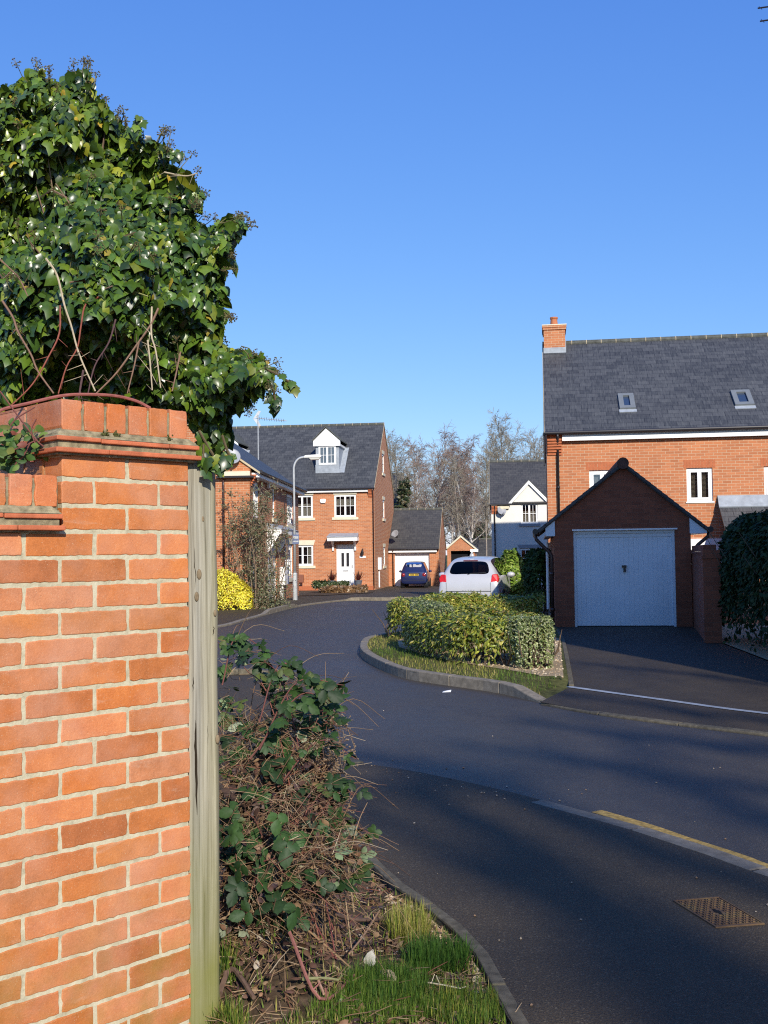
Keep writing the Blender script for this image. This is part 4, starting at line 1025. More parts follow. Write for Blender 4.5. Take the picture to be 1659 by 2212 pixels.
for w_ in (l1, l2): window(L_, FRONT(), *w_, inside='net', lintel='stone', sill='stone', lh=.22)
door_panel(L_, FRONT(), *ld)
k = MB(); k.box(.05, wL, -.26, -.02, EL-.34, EL-.2); k.build('fascia', M['white'], L_); gutter(L_, (-.05, -.33, EL-.17), (wL, -.33, EL-.17))
dentils(L_, .0, .28, EL-.62, FRONT(), 5)
k = MB(); boxm(k, LEFT(0), 0, .9, -.16, 0, EL-.30, EL-.16); k.build('kneeler', M['cream'], L_)
k = MB(); boxm(k, LEFT(0), -.1, 1.05, -.2, 0, EL-.36, EL-.30); k.build('box_gutter', M['blackpipe'], L_)
for y in (.85, 1.95): downpipe(L_, [(-.06, y, EL-.4), (-.06, y, EL-.6), (-.06, y, 0)], 'brownpipe')
k = MB(); xa, xb = ld[0]-.2, l2[0]+.15; k.box(xa, xb, -.50, -.003, 2.34, 2.5); cl_ = k.build('canopy', M['white'], L_, bevel=.01)
k = MB(); k.add([(xa-.03, -.53, 2.503), (xb+.03, -.53, 2.503), (xb+.03, -.003, 2.503), (xa-.03, -.003, 2.503), (xa, -.003, 2.72), (xb, -.003, 2.72)], [(0, 1, 5, 4), (1, 2, 5), (0, 4, 3), (0, 3, 2, 1), (3, 4, 5, 2)]); k.build('canopy_roof', M['lead'], cl_)
for x in (ld[0]-.2, ld[1]+.1): k = MB(); k.prism([(x, -.003, 1.75), (x, -.1, 1.75), (x, -.40, 2.28), (x, -.44, 2.339), (x, -.003, 2.339)], (.09, 0, 0)); k.build('bracket', M['white'], cl_)
p = fL.hit(577, 1045); t = thing('alarm_box', 'white oval alarm box high on the left house under its eaves', 'alarm box', fL.wor((p[0], -.002, p[2])), fL.th)
k = MB(); k.prism([(.12*math.cos(a), 0, .16*math.sin(a)) for a in np.linspace(0, 2*math.pi, 14, endpoint=False)], (0, -.09, 0)); k.build('cover', M['white'], t, bevel=.015)
mb_ = Lq(q4, 770, 645, 820, 820); t = thing('meter_box', 'white meter box low on the left house between door and lamp post', 'meter box', fL.wor((mb_[0], -.002, 0)), fL.th)
k = MB(); k.box(0, mb_[1]-mb_[0], -.2, 0, .55, 1.2); k.build('cabinet', M['white'], t, bevel=.012); k = MB(); k.box(.08, .22, -.12, 0, .0, .545); k.build('duct', M['white'], t)
sdp = fL.hit(499, 988, (0, 0, 0), (1, 0, 0)); satellite_dish('grey satellite dish on the brick gable beside the ivy', fL.wor((-.02, sdp[1], sdp[2])), fL.th-R(70), .27)
# aerial standing on the left house's chimneyless ridge, seen against the slate roof
ap = PY(558, 1000, 43.0); t = thing('tv_aerial', 'tall thin television aerial standing above the left house roof', 'aerial', (ap[0], ap[1], 0))
hz = PY(561, 912, 43.0)[2]; hb_ = EL+(abs(fL.loc(ap)[1]))*math.tan(R(35))-.05
k = MB(); k.tube([(0, 0, hb_), (0, 0, hz+.3)], .024, 6); k.build('mast', M['galv'], t)
k = MB(); k.tube([(-.1, .05, hz+.18), (1.15, .15, hz+.06)], .016, 5)
for i in range(12):
    s = .05+i*.09; c = Vector((-.1+1.25*s/1.15, .05+.1*s/1.15, hz+.18-.12*s/1.15)); k.tube([c+Vector((0, -.10, .06)), c+Vector((0, .10, -.06))], .008, 4)
k.build('boom', M['galv'], t)
k = MB()
for s in (-1, 1): k.prism([(-.2, .0, hz+.15), (-.02, .0, hz+.15+s*.02), (.12, 0, hz+.15+s*.30), (.02, 0, hz+.15+s*.32)], (0, .02, 0))
k.build('reflector', M['galv'], t)

# ---- right house
ro = PY(1187, 1300, 29.0); fR = Frame((ro[0], ro[1], 0.08), R(-8.5))
Rr = thing('brick_house', 'large brick house on the right with slate roof, rooflights and a corner chimney', 'house', fR.o, fR.th)
q5 = lambda x, y: (1024.1+.3827*x, 648.6+.3827*y)
Rq = lambda a, b, c, d_, **k: frq(a, b, c, d_, F=fR, q=q5, **k)
ER = fR.hit(*q5(900, 715))[2]; DRr = 9.2; wR = 14.0
RR = fR.hit(*q5(900, 232), (0, DRr/2, 0))[2]; tR = (RR-ER)/(DRr/2)
r1 = Rq(650, 964, 800, 1052); r2 = Rq(1198, 948, 1350, 1135); r3 = Rq(1635, 940, 1700, 1105)
r1 = (r1[0], r1[0]+(r2[1]-r2[0]), r2[2], r2[3]); r3 = (r3[0], r3[0]+(r2[1]-r2[0]), r2[2], r2[3]); r4 = (r3[0]+3.4, r3[1]+3.4, r2[2], r2[3])
lower = [(x0, x1, .85, 2.0) for (x0, x1, a, b) in (r1, r2)]
mb = MB(); wallgrid(mb, FRONT(), 0, wR, -.3, ER, [r1, r2, r3, r4] + lower[:1], depth=.28)
wallgrid(mb, LEFT(0), 0, DRr, -.3, ER, flip=True); mb.add([(0, 0, ER), (0, DRr, ER), (0, DRr/2, RR)], [(2, 1, 0)])
wallgrid(mb, RIGHT(wR), 0, DRr, -.3, ER); mb.add([(wR, 0, ER), (wR, DRr, ER), (wR, DRr/2, RR)], [(0, 1, 2)])
mb.add([(0, DRr, -.3), (wR, DRr, -.3), (wR, DRr, ER), (0, DRr, ER)], [(3, 2, 1, 0)])
mb.build('wall', [M['brick_a'], M['dark']], Rr)
rR = gable_roof(Rr, 0, wR, 0, DRr, ER, RR, 'slate', ov=.2, ovx=.05)
for w_, ins in ((r1, 'greyblind'), (r2, 'blind'), (r3, 'curtain'), (r4, 'curtain')): window(Rr, FRONT(), *w_, cells=((1, 1), (1, 1)), inside=ins, lintel='soldier', sill='white', fr=.06, casement=.05)
window(Rr, FRONT(), *lower[0], cells=((1, 1), (1, 1)), inside='net', lintel='soldier', sill='white')
k = MB(); k.box(.42, wR, -.15, -.02, ER-.34, ER-.14); k.build('fascia', M['white'], Rr); gutter(Rr, (-.05, -.24, ER-.13), (wR, -.24, ER-.13), r=.05)
dentils(Rr, .02, .40, ER-.72, FRONT(), 6)
k = MB(); k.box(-.09, -.055, -.2, .1, ER-1.0, ER-.1); k.build('bargeboard', M['blackpipe'], Rr)
dx = fR.hit(*q5(473, 900))[0]; downpipe(Rr, [(dx, -.24, ER-.15), (dx, -.24, ER-.24), (dx, -.06, ER-.5), (dx, -.06, 0)])
for (a, b, c, d_) in ((815, 508, 920, 618), (1467, 488, 1590, 598)):
    u0, v0 = q5(a, b); u1, v1 = q5(c, d_); nn = (0, -tR, 1.0); k0 = (0, 0, ER+.03)
    p0_, p1_ = fR.hit((u0+u1)/2, v0, k0, nn), fR.hit((u0+u1)/2, v1, k0, nn); xw = (u1-u0)/F_PX*31/2*.80
    xc = p1_[0]; sl = math.atan(tR); Lr = float(np.linalg.norm((p0_-p1_)[1:]))*.74
    def mp(x, d, z, p=p1_, s=sl): return (x, p[1]+z*math.cos(s)+d*math.sin(s), p[2]+z*math.sin(s)-d*math.cos(s))
    f = MB(); x0, x1 = xc-xw, xc+xw
    for (i, j, l, m_) in ((x0, x0+.13, .0, Lr), (x1-.13, x1, .0, Lr), (x0+.13, x1-.13, Lr-.13, Lr), (x0+.13, x1-.13, 0, .14)): boxm(f, mp, i, j, -.07, .03, l, m_)
    rl = f.build('rooflight', M.setdefault('rlframe', plain('rooflight_frame', (.16, .175, .18), .5)), rR)
    f = MB(); boxm(f, mp, x0+.13, x1-.13, -.015, .0, .14, Lr-.13); f.build('pane', M['roofpane'] if 'roofpane' in M else M.setdefault('roofpane', plain('rooflight_glass', (.03, .05, .09), .08, .6)), rl)
    f = MB(); boxm(f, mp, x0-.02, x1+.02, -.02, .01, -.16, -.002); f.build('flashing', M['lead'], rl)
# chimney on the left gable
c0 = fR.hit(*q5(402, 290), (0, DRr/2-.55, 0)); c1 = fR.hit(*q5(520, 136), (0, DRr/2-.55, 0)); cx0, cx1 = -.01, c1[0]-c0[0]-.01; zt = c1[2]
yc = DRr/2; k = MB(); k.box(cx0, cx1, yc-.55, yc+.55, RR-.9, zt-.08); k.box(cx0-.03, cx1+.03, yc-.58, yc+.58, zt-.15, zt-.082); k.box(cx0-.045, cx1+.045, yc-.60, yc+.60, zt-.0815, zt-.02); ch = k.build('chimney', M['brick_a'], Rr)
k = MB(); k.box(cx0-.05, cx1+.05, yc-.61, yc+.61, zt-.018, zt+.012); k.build('chimney_cap', M['cream'], ch)
k = MB(); k.lathe([(.13, 0), (.12, .1), (.105, .26), (.125, .28), (.125, .33), (.10, .33)], ((cx0+cx1)/2, yc, zt+.022), 14); k.build('chimney_pot', M['terracotta'], ch)
k = MB(); k.box(cx0-.015, cx1+.02, yc-.575, yc-.553, RR-.6, RR-.20); k.box(cx1+.003, cx1+.02, yc-.55, yc+.55, RR-.4, RR+.04); k.build('flashing', M['lead'], ch)
# lean-to at its foot
la = Rq(1380, 1132, 1700, 1155); zt = la[3]; xL = la[0]
PJ = 1.35
k = MB(); k.prism([(xL+.12, -.004, -.3), (xL+.12, -PJ, -.3), (xL+.12, -PJ, zt-1.05), (xL+.12, -.004, zt-.12)], (6.0, 0, 0)); ln = k.build('lean_to', M['brick_a'], Rr)
k = MB(); slope(k, (xL-.02, -PJ-.2, zt-1.13), (xL+6.3, -PJ-.2, zt-1.13), (xL+6.3, -.004, zt-.02), (xL-.02, -.004, zt-.02)); k.build('lean_to_roof', M['slate'], ln)
k = MB(); k.prism([(xL-.03, -.006, zt+.14), (xL-.03, -.03, zt+.14), (xL-.03, -.26, zt-.165), (xL-.03, -.24, zt-.20)], (6.4, 0, 0)); k.build('flashing', M['lead'], ln)
k = MB(); k.box(xL-.75, xL+.1, -.05, -.004, zt-1.85, zt-1.0); k.build('side_window', M['white'], Rr)

# ---- near garage
ga = PY(1200.5, 1366, 21.8); gbx = PY(1497, 1366, 21.42); thG = math.atan2(gbx[1]-ga[1], gbx[0]-ga[0]); fG = Frame((ga[0], ga[1], .07), thG)
Gg = thing('garage', 'near brick garage in shadow with a ribbed pale up-and-over door', 'garage', fG.o, fG.th)
wG = float(np.linalg.norm((gbx-ga)[:2])); dG = 5.4
gd = fr(1238, 1147, 1462.5, 1362, F=fG); ap = fG.hit(1344.5, 993); EG = fG.hit(1200, 1118)[2]-.05
mb = MB(); wallgrid(mb, FRONT(), 0, wG, -.3, EG, [(gd[0], gd[1], 0.005, gd[3])], depth=.3); mb.add([(0, 0, EG), (wG, 0, EG), (ap[0], 0, ap[2]-.12)], [(0, 1, 2)])
wallgrid(mb, RIGHT(wG), 0, dG, -.3, EG); wallgrid(mb, LEFT(0), 0, dG, -.3, EG, flip=True)
mb.add([(0, dG, -.3), (wG, dG, -.3), (wG, dG, EG), (0, dG, EG)], [(3, 2, 1, 0)]); mb.add([(0, dG, EG), (wG, dG, EG), (ap[0], dG, ap[2]-.12)], [(2, 1, 0)])
mb.build('wall', [M['brick_shaded'], M['dark']], Gg)
garage_door(Gg, FRONT(), gd[0], gd[1], .005, gd[3], d=.07, ribs=20)
k = MB(); k.box(gd[0]-.02, gd[1]+.05, -.03, .06, gd[3]+.002, gd[3]+.03); k.build('door_head', M['white'], Gg)
t = (ap[2]-.12-EG)/ap[0]; ov = .33; up = .04; rm = MB(); zr = ap[2]-.10
slope(rm, (-ov, dG+.05, EG-ov*t+up), (-ov, -.06, EG-ov*t+up), (ap[0], -.06, zr+up), (ap[0], dG+.05, zr+up), .06)
slope(rm, (wG+ov, -.06, EG-ov*t+up), (wG+ov, dG+.05, EG-ov*t+up), (ap[0], dG+.05, zr+up), (ap[0], -.06, zr+up), .06)
# raked verge tiles along the front edges
for s in (0, 1):
    x = -ov if s == 0 else wG+ov; n = 15
    for i in range(n):
        a = i/n; b = (i+1)/n; A_ = Vector((x, -.09, EG-ov*t+up)); B_ = Vector((ap[0], -.09, zr+up)); p = A_.lerp(B_, a); q_ = A_.lerp(B_, b)
        rm.prism([(p.x, -.09, p.z+.025), (q_.x, -.09, q_.z+.012), (q_.x, -.09, q_.z-.05), (p.x, -.09, p.z-.05)], (0, .11, 0))
ro_ = rm.build('roof', M['tile_dark'], Gg)
k = MB(); 
for i in range(12): k.tube([(ap[0], -.12+i*.46, zr+up-.02), (ap[0], .335+i*.46, zr+up-.02)], .12, 12)
k.build('ridge_tile', M['ridge_red'], ro_)
for (u0, v0, u1, v1, s) in ((1178, 1122, 1206, 1158, 0), (1497, 1112, 1527, 1152, 1)):
    a, b = fG.rect(u0, v0, u1, v1, p0=(0, -.03, 0)); x0, x1 = (a[0], .02) if s == 0 else (wG-.02, b[0]); z0, z1 = b[2], a[2]
    zt0 = EG+x0*t-.015 if s == 0 else EG+(wG-x1)*t-.015; zi = EG+x1*t-.015 if s == 0 else EG+(wG-x0)*t-.015
    k = MB(); k.prism([(x0, -.05, z0), (x1, -.05, z0), (x1, -.05, zi if s == 0 else zt0), (x0, -.05, zt0 if s == 0 else zi)] if s == 0 else [(x0, -.05, z0), (x1, -.05, z0), (x1, -.05, zt0), (x0, -.05, zi)], (0, .049, 0))
    k.build('eaves_box', M['doorwhite'], Gg)
    k = MB(); xs = -.04 if s == 0 else wG+.04; k.box(min(x0, xs), max(x0, xs), .0, dG, z0+.0, z0+.03) if s == 0 else k.box(min(x1, xs), max(x1, xs), .0, dG, z0, z0+.03); k.build('soffit', M['white'], Gg)
zg = EG-ov*t+up-.02
for x in (-ov-.045, wG+ov+.045): gutter(Gg, (x, -.1, zg), (x, dG, zg), r=.06)
downpipe(Gg, [(-ov-.04, .1, zg-.03), (-ov-.03, .1, zg-.16), (-.10, .1, zg-.42), (-.05, .1, zg-.5), (-.05, .1, 0)], 'brownpipe')
downpipe(Gg, [(wG+ov+.04, .1, zg-.03), (wG+ov+.02, .1, zg-.14), (wG+.16, .1, zg-.30), (wG+.05, .1, zg-.42), (wG+.05, .1, .0)], 'brownpipe')
k = MB(); k.tube([(-.12, 1.6, .3), (-.12, 1.6, 1.75)], .035, 8); k.build('waste_pipe', M['white'], Gg)

# ---- garden wall between garage and tall hedge
gw0 = fG.wor((wG+.02, .05, 0)); gw1 = PY(1524, 1396, 17.9); th = math.atan2(gw1[1]-gw0[1], gw1[0]-gw0[0])
t = thing('garden_wall', 'dark shaded brick garden wall between the garage and the tall hedge', 'garden wall', (gw0[0], gw0[1], .05), th)
Lw = float(np.linalg.norm((gw1-gw0)[:2])); k = MB(); k.box(0, Lw, 0, .215, -.3, 1.5); k.build('wall', M['brick_shaded'], t)
k = MB(); k.box(Lw-.02, Lw+.33, -.03, .245, -.3, 1.42); k.build('pier', M['brick_shaded'], t)
k = MB(); k.box(0, Lw-.022, -.03, .245, 1.502, 1.54); k.box(0, Lw-.022, 0.003, .212, 1.542, 1.65); k.build('coping', M['brick_shaded'], t)
k = MB(); k.box(Lw-.04, Lw+.35, -.05, .265, 1.422, 1.46); k.box(Lw-.02, Lw+.33, -.03, .245, 1.462, 1.56); k.build('pier_cap', M['brick_shaded'], t)

# ---- white rendered house
wo_ = PY(1063.5, 1250, 58); fW = Frame((wo_[0], wo_[1], -.25), R(-5.9))
Ww = thing('rendered_house', 'white rendered house with a gabled wall dormer, half in shadow', 'house', fW.o, fW.th)
q6 = lambda x, y: (853.4+.2315*x, 1066.7+.2315*y); q7 = lambda x, y: (819.3+.2263*x, 904.6+.2263*y)
EW = fW.hit(1080, 1086)[2]; DW = 7.4; RW = fW.hit(1110, 997, (0, DW/2, 0))[2]; wW = 9.0; tW = (RW-EW)/(DW/2)
ww = frq(1350, 808, 1515, 1000, F=fW, q=q7); aw = fW.hit(*q7(1425, 590)); fl_ = fW.hit(*q7(1255, 772)); fr_ = fW.hit(*q7(1612, 780))
low = (ww[0]-.1, ww[1]+.1, 1.0, 2.1)
mb = MB(); wallgrid(mb, FRONT(), 0, wW, -.3, EW, [ww if ww[3] < EW else (ww[0], ww[1], ww[2], EW-.02), low], depth=.2)
mb.add([(fl_[0], 0, EW), (fr_[0], 0, EW), (aw[0], 0, aw[2]-.06)], [(0, 1, 2)])
wallgrid(mb, LEFT(0), 0, DW, -.3, EW, flip=True); mb.add([(0, 0, EW), (0, DW, EW), (0, DW/2, RW)], [(2, 1, 0)])
wallgrid(mb, RIGHT(wW), 0, DW, -.3, EW); mb.add([(wW, 0, EW), (wW, DW, EW), (wW, DW/2, RW)], [(0, 1, 2)])
mb.add([(0, DW, -.3), (wW, DW, -.3), (wW, DW, EW), (0, DW, EW)], [(3, 2, 1, 0)])
mb.build('wall', [M['render'], M['dark']], Ww)
rW = gable_roof(Ww, 0, wW, 0, DW, EW, RW, 'slate_brown', ov=.12, ovx=.08)
k = MB(); ydep = (aw[2]-EW)/tW
for s in (0, 1):
    e_ = fl_ if s == 0 else fr_; x = e_[0]+(-.1 if s == 0 else .1); z = EW+.0; pts = [(x, -.1, z), (aw[0], -.1, aw[2]), (aw[0], ydep+.3, aw[2]), (x, .5, z)]
    k.prism(pts, (0, 0, .05))
k.build('dormer_roof', M['ridge'], rW)
k = MB()
for s in (0, 1):
    e_ = fl_ if s == 0 else fr_; x = e_[0]+(-.12 if s == 0 else .12); k.prism([(x, -.115, EW-.02), (aw[0], -.115, aw[2]+.0), (aw[0], -.115, aw[2]-.2), (x, -.115, EW-.22)], (0, .03, 0))
k.build('bargeboard', M['white'], Ww)
window(Ww, FRONT(), ww[0], ww[1], ww[2], min(ww[3], EW-.02), inside='net', sill='stone', stone='grey'); window(Ww, FRONT(), *low, inside='net', sill='stone', lintel='stone', stone='grey')
k = MB(); k.box(.35, fl_[0]-.1, -.14, -.01, EW-.34, EW-.10); k.build('fascia', M['cream'], Ww); gutter(Ww, (-.1, -.2, EW-.1), (fl_[0], -.2, EW-.1))
dentils(Ww, .02, .34, EW-.62, FRONT(), 6); px_ = fW.hit(*q6(930, 300))[0]; downpipe(Ww, [(px_, -.2, EW-.12), (px_, -.2, EW-.2), (px_, -.06, EW-.45), (px_, -.06, 0)])
sdp = fW.hit(*q6(985, 160)); satellite_dish('grey satellite dish on the white rendered wall by its drainpipe', fW.wor((sdp[0], -.02, sdp[2])), fW.th+.35, .25)

# ---- houses outside the picture whose shadows fall into it
def simple_house(name, label, o, th, wd, dp_, ea, ra, along='x'):
    t = thing(name, label, 'house', o, th); mb = MB(); hs_ = [(a, a+1.2, z, z+1.2) for a in np.arange(1.2, wd-1.5, 2.8) for z in (1.0, 3.7) if z+1.4 < ea]
    wallgrid(mb, FRONT(), 0, wd, -.3, ea, hs_); wallgrid(mb, RIGHT(wd), 0, dp_, -.3, ea); wallgrid(mb, LEFT(0), 0, dp_, -.3, ea, flip=True)
    mb.add([(0, dp_, -.3), (wd, dp_, -.3), (wd, dp_, ea), (0, dp_, ea)], [(3, 2, 1, 0)])
    mb.add([(0, 0, ea), (0, dp_, ea), (0, dp_/2, ra)], [(2, 1, 0)]); mb.add([(wd, 0, ea), (wd, dp_, ea), (wd, dp_/2, ra)], [(0, 1, 2)])
    mb.build('wall', [M['brick_a'], M['dark']], t); gable_roof(t, 0, wd, 0, dp_, ea, ra, 'slate', ovx=.05)
    for h in hs_: window(t, FRONT(), *h, cells=((1, 1), (1, 1)), sill='white')
    return t
simple_house('brick_house', 'tall brick house beside the driveway, outside the right edge of the view', (6.62, 4.6, 0.05), R(-7), 9.0, 7.6, 9.3, 11.3)
simple_house('brick_house', 'brick house hidden behind the large house with the chimney', (7.4, 42.0, -.1), R(-4), 11.0, 7.0, 7.2, 10.2)
# aerial bracketed to the tall house, its tip just inside the frame
at_ = PY(1642, 42, 11.0); t = thing('tv_aerial', 'television aerial with short cross rods at the top right corner', 'aerial', (at_[0], at_[1], at_[2]))
k = MB(); Mx = Vector((3.35, .2, .25)); k.tube([(3.6, .2, -1.2), (3.35, .2, .9)], .025, 6); k.build('mast', M['galv'], t)
k = MB()
for (dz, l) in ((0.12, 0.0), (-.02, .02)):
    a = Vector((-.02+l, 0, dz)); b = Vector((3.35, .2, dz+.55)); k.tube([a, b], .009, 5)
for i in range(14):
    for (dz, l) in ((.12, 0.0), (-.02, .02)):
        a = Vector((-.02+l, 0, dz)); b = Vector((3.35, .2, dz+.55)); p = a.lerp(b, .008+i*.055); k.tube([p+Vector((-.03, -.12, -.075)), p+Vector((.03, .12, .075))], .005, 4)
k.build('boom', M['blackpipe'], t)
# ------------------------------------------------------------------ lamp post
lp = PY(637.5, 1292, 38.0); LZ = 0.0
Lp = thing('street_lamp', 'grey steel street lamp with a curved arm in front of the left house', 'street lamp', (lp[0], lp[1], LZ))
zj = PY(637, 1237, 38.0)[2]; ztop = PY(640, 988, 38.0)[2]; dxl = .027
k = MB(); k.lathe([(.085, 0), (.085, zj-.05), (.078, zj-.02), (.05, zj)], (0, 0, 0), 14); k.build('base', M['galv'], Lp, smooth=False)
k = MB(); pts = [(0, 0, zj-.01), (-.004, 0, 3.2), (-.008, 0, ztop-.42)] + [(-.008+.34*(1-math.cos(a)), 0, ztop-.42+.42*math.sin(a)) for a in np.linspace(.15, 1.57, 8)] + [(.42, 0, ztop+.004)]
k.tube(pts, [.048]+[.04]*(len(pts)-1), 12); k.build('column', M['galv'], Lp, smooth=True)
k = MB(); k.prism([(.36, -.085, ztop-.03), (.98, -.085, ztop-.02), (.98, -.085, ztop+.06), (.92, -.085, ztop+.10), (.40, -.085, ztop+.07), (.36, -.085, ztop+.03)], (0, .17, 0)); hd = k.build('lantern', plain('lantern_shell', (.66, .66, .62), .45, .5, var=.05), Lp, bevel=.02)
k = MB(); k.prism([(.52, -.07, ztop-.024), (.95, -.07, ztop-.018), (.90, -.07, ztop-.09), (.60, -.07, ztop-.10)], (0, .14, 0)); k.build('bowl', plain('lantern_bowl', (.5, .5, .45), .2, .5), hd, bevel=.02)
zs = PY(640, 1165, 38)[2]; k = MB(); k.box(-.07, .16, -.062, -.052, zs-.17, zs+.17); k.build('sign_plate', plain('blue_grey_plate', (.10, .13, .24), .5), Lp)
k = MB(); k.box(-.045, .14, -.066, -.063, zs+.02, zs+.11); k.box(-.045, .14, -.066, -.063, zs-.10, zs-.05); k.build('plate_marks', M['galv'], Lp)
k = MB(); k.box(-.045, .045, -.09, -.083, .5, .95); k.build('access_door', M['galv'], Lp)

# ------------------------------------------------------------------ manhole cover
cor = [G(u, v, .036) for u, v in ((1453, 1946), (1553, 1938), (1652, 1996), (1546, 2004))]
mc = sum(cor)/4
Mh = thing('manhole_cover', 'rusty chequered metal inspection cover set into the footway', 'manhole cover', (mc[0], mc[1], .032))
loc = [c-mc for c in cor]; B2 = lambda s, t: (loc[0]*(1-s)*(1-t)+loc[1]*s*(1-t)+loc[2]*s*t+loc[3]*(1-s)*t)
def rust():
    t = NT('rusty_iron'); t.bsdf(.75, .35); co = t.coord('Object')
    t.l(t.ramp(t.noise(co, 9, 6, .65), [(.3, (.065, .038, .022)), (.5, (.11, .065, .032)), (.7, (.14, .10, .038))]), t.b.inputs['Base Color']); t.bump(t.noise(co, 90, 4), .3, .003); return t.mat
M['rust'] = rust()
def quadbox(k, s0, s1, t0, t1, z0, z1, col=None):
    p = [B2(s, t) for s, t in ((s0, t0), (s1, t0), (s1, t1), (s0, t1))]
    k.add([(q[0], q[1], z) for z in (z0, z1) for q in p], [(0, 3, 2, 1), (4, 5, 6, 7), (0, 1, 5, 4), (1, 2, 6, 5), (2, 3, 7, 6), (3, 0, 4, 7)], 0, col)
k = MB(); quadbox(k, .035, .965, .035, .965, -.03, .005); pl = k.build('plate', M['rust'], Mh)
k = MB()
for (a, b, c, d_) in ((0, 1, 0, .028), (0, 1, .972, 1), (0, .028, .028, .972), (.972, 1, .028, .972)): quadbox(k, a, b, c, d_, -.03, .008)
k.build('frame', M['rust'], Mh)
k = MB()
for i in range(13):
    for j in range(13):
        if abs(i-6) < 2 and abs(j-6) < 2: continue
        s, t = .08+i*.07, .08+j*.07
        if (i+j) % 2: quadbox(k, s-.022, s+.022, t-.007, t+.007, .005, .0095)
        else: quadbox(k, s-.007, s+.007, t-.022, t+.022, .005, .0095)
k.build('studs', M['rust'], Mh)
k = MB(); quadbox(k, .47, .53, .40, .60, .0052, .0066); quadbox(k, .44, .56, .46, .54, .0052, .0068); k.build('keyhole', M['dark'], Mh)

# paper scrap
pp = G(964, 1496, .0); t = thing('paper_scrap', 'scrap of white paper on the road by the island kerb', 'litter', (pp[0], pp[1], .002))
k = MB(); k.add([(-.05, -.03, .004), (.05, -.025, .006), (.06, .03, .025), (-.03, .04, .01), (.01, .01, .02)], [(0, 1, 4), (1, 2, 4), (2, 3, 4), (3, 0, 4)]); k.build('paper', M['white'], t)

# ------------------------------------------------------------------ cars
def paint(name, col, metal=.25, rough=.28, coat=.6):
    t = NT(name); b = t.bsdf(rough, .5, metal); b.inputs['Coat Weight'].default_value = coat; b.inputs['Coat Roughness'].default_value = .06
    co = t.coord('Object'); f = t.noise(co, 3, 4); a = tuple(c*.94 for c in col); t.l(t.ramp(f, [(.3, a), (.7, col)]), b.inputs['Base Color']); return t.mat
M['silver'] = paint('pearl_silver_paint', (.50, .50, .51), .12, .34)
M['blue'] = paint('dark_blue_paint', (.010, .018, .080), .2, .3)
M['redlamp'] = plain('red_lamp_lens', (.55, .012, .01), .12, .6)
M['trim'] = plain('black_trim', (.015, .015, .017), .5, .4)
M['plate'] = plain('yellow_plate', (.62, .42, .03), .4, .4)

def car(name, label, loc, rz, L, W, H, prof, pm, gm, see, seatcol=None):
    """prof: list of (y, zbottom, zbelt, zroof, halfwidth, beltwidth, roofwidth) from rear to front (fractions of L, H, W/2)"""
    t = thing(name, label, 'car', loc, rz)
    st = []
    for (y, zb, zl, zr, w, wb, wr) in prof:
        y *= L; zb *= H; zl *= H; zr *= H; w *= W/2; wb *= W/2; wr *= W/2
        half = [(0, zb), (w*.80, zb), (w*.97, zb+.08), (w, zb+(zl-zb)*.45), (wb*1.005, zl-.02), (wb, zl), (wb*.5+wr*.5, zl*.45+zr*.55), (wr, zr-.045), (wr-.10*min(1, wr/.5), zr-.008), (wr*.45, zr), (0, zr+.006)]
        ring = [(x, y, z) for x, z in half] + [(-x, y, z) for x, z in half[-2:0:-1]]
        st.append(ring)
    n = len(st[0]); ns = len(st)
    V = [p for r_ in st for p in r_]
    body, fg, rg, sg = [], [], [], []
    kinds = {'rear': rg, 'front': fg, 'side': sg}
    for i in range(ns-1):
        for j in range(n):
            f = (i*n+j, i*n+(j+1) % n, (i+1)*n+(j+1) % n, (i+1)*n+j); jj = j if j < 10 else 19-j
            tgt = body
            if i in see['side'] and jj in (5, 6): tgt = sg
            if i in see['rear'] and jj in (8, 9): tgt = rg
            if i in see['front'] and jj in (8, 9): tgt = fg
            tgt.append(f)
    body.append(tuple(range(n-1, -1, -1))); body.append(tuple((ns-1)*n+j for j in range(n)))
    def mk(nm, faces, mat, sub=2):
        used = sorted({i for f in faces for i in f}); mp = {u: i for i, u in enumerate(used)}
        k = MB(); k.add([V[u] for u in used], [tuple(mp[i] for i in f) for f in faces]); o = k.build(nm, mat, t, smooth=True)
        s_ = o.modifiers.new('sub', 'SUBSURF'); s_.levels = s_.render_levels = sub; s_.boundary_smooth = 'ALL'; return o
    mk('body', body, pm)
    mk('rear_window', rg, gm); mk('windscreen', fg, M['carglass'] if gm is M['carglass'] else gm); mk('side_window', sg, gm)
    fl = MB(); fl.box(-W*.40, W*.40, L*.06, L*.9, H*.16, H*.30); fl.build('floor', M['trim'], t)
    for y in (see['axle'][0]*L, see['axle'][1]*L):
        for s in (-1, 1):
            r = see['r']; k = MB(); xo = s*(W/2-.10)
            prof_ = [(r*.62, -.10), (r*.95, -.10), (r, -.06), (r, .06), (r*.95, .10), (r*.62, .10)]
            k.lathe(prof_, (0, 0, 0), 24); k.v = [(xo+c*s, y+a, r+b) for a, b, c in k.v]; wh = k.build('wheel', M['rubber'], t, smooth=False)
            k = MB(); k.lathe([(.02, .075), (r*.2, .082), (r*.58, .06), (r*.63, .085)], (0, 0, 0), 20); k.v = [(xo+c*s, y+a, r+b) for a, b, c in k.v]; k.build('rim', M['alloy'], wh)
            k = MB(); k.lathe([(r*1.13, -.11), (r*1.13, .065)], (0, 0, 0), 24); k.v = [(xo+c*s-s*.005, y+a, r+b) for a, b, c in k.v]; k.build('wheel_arch', M['trim'], wh)
    return t
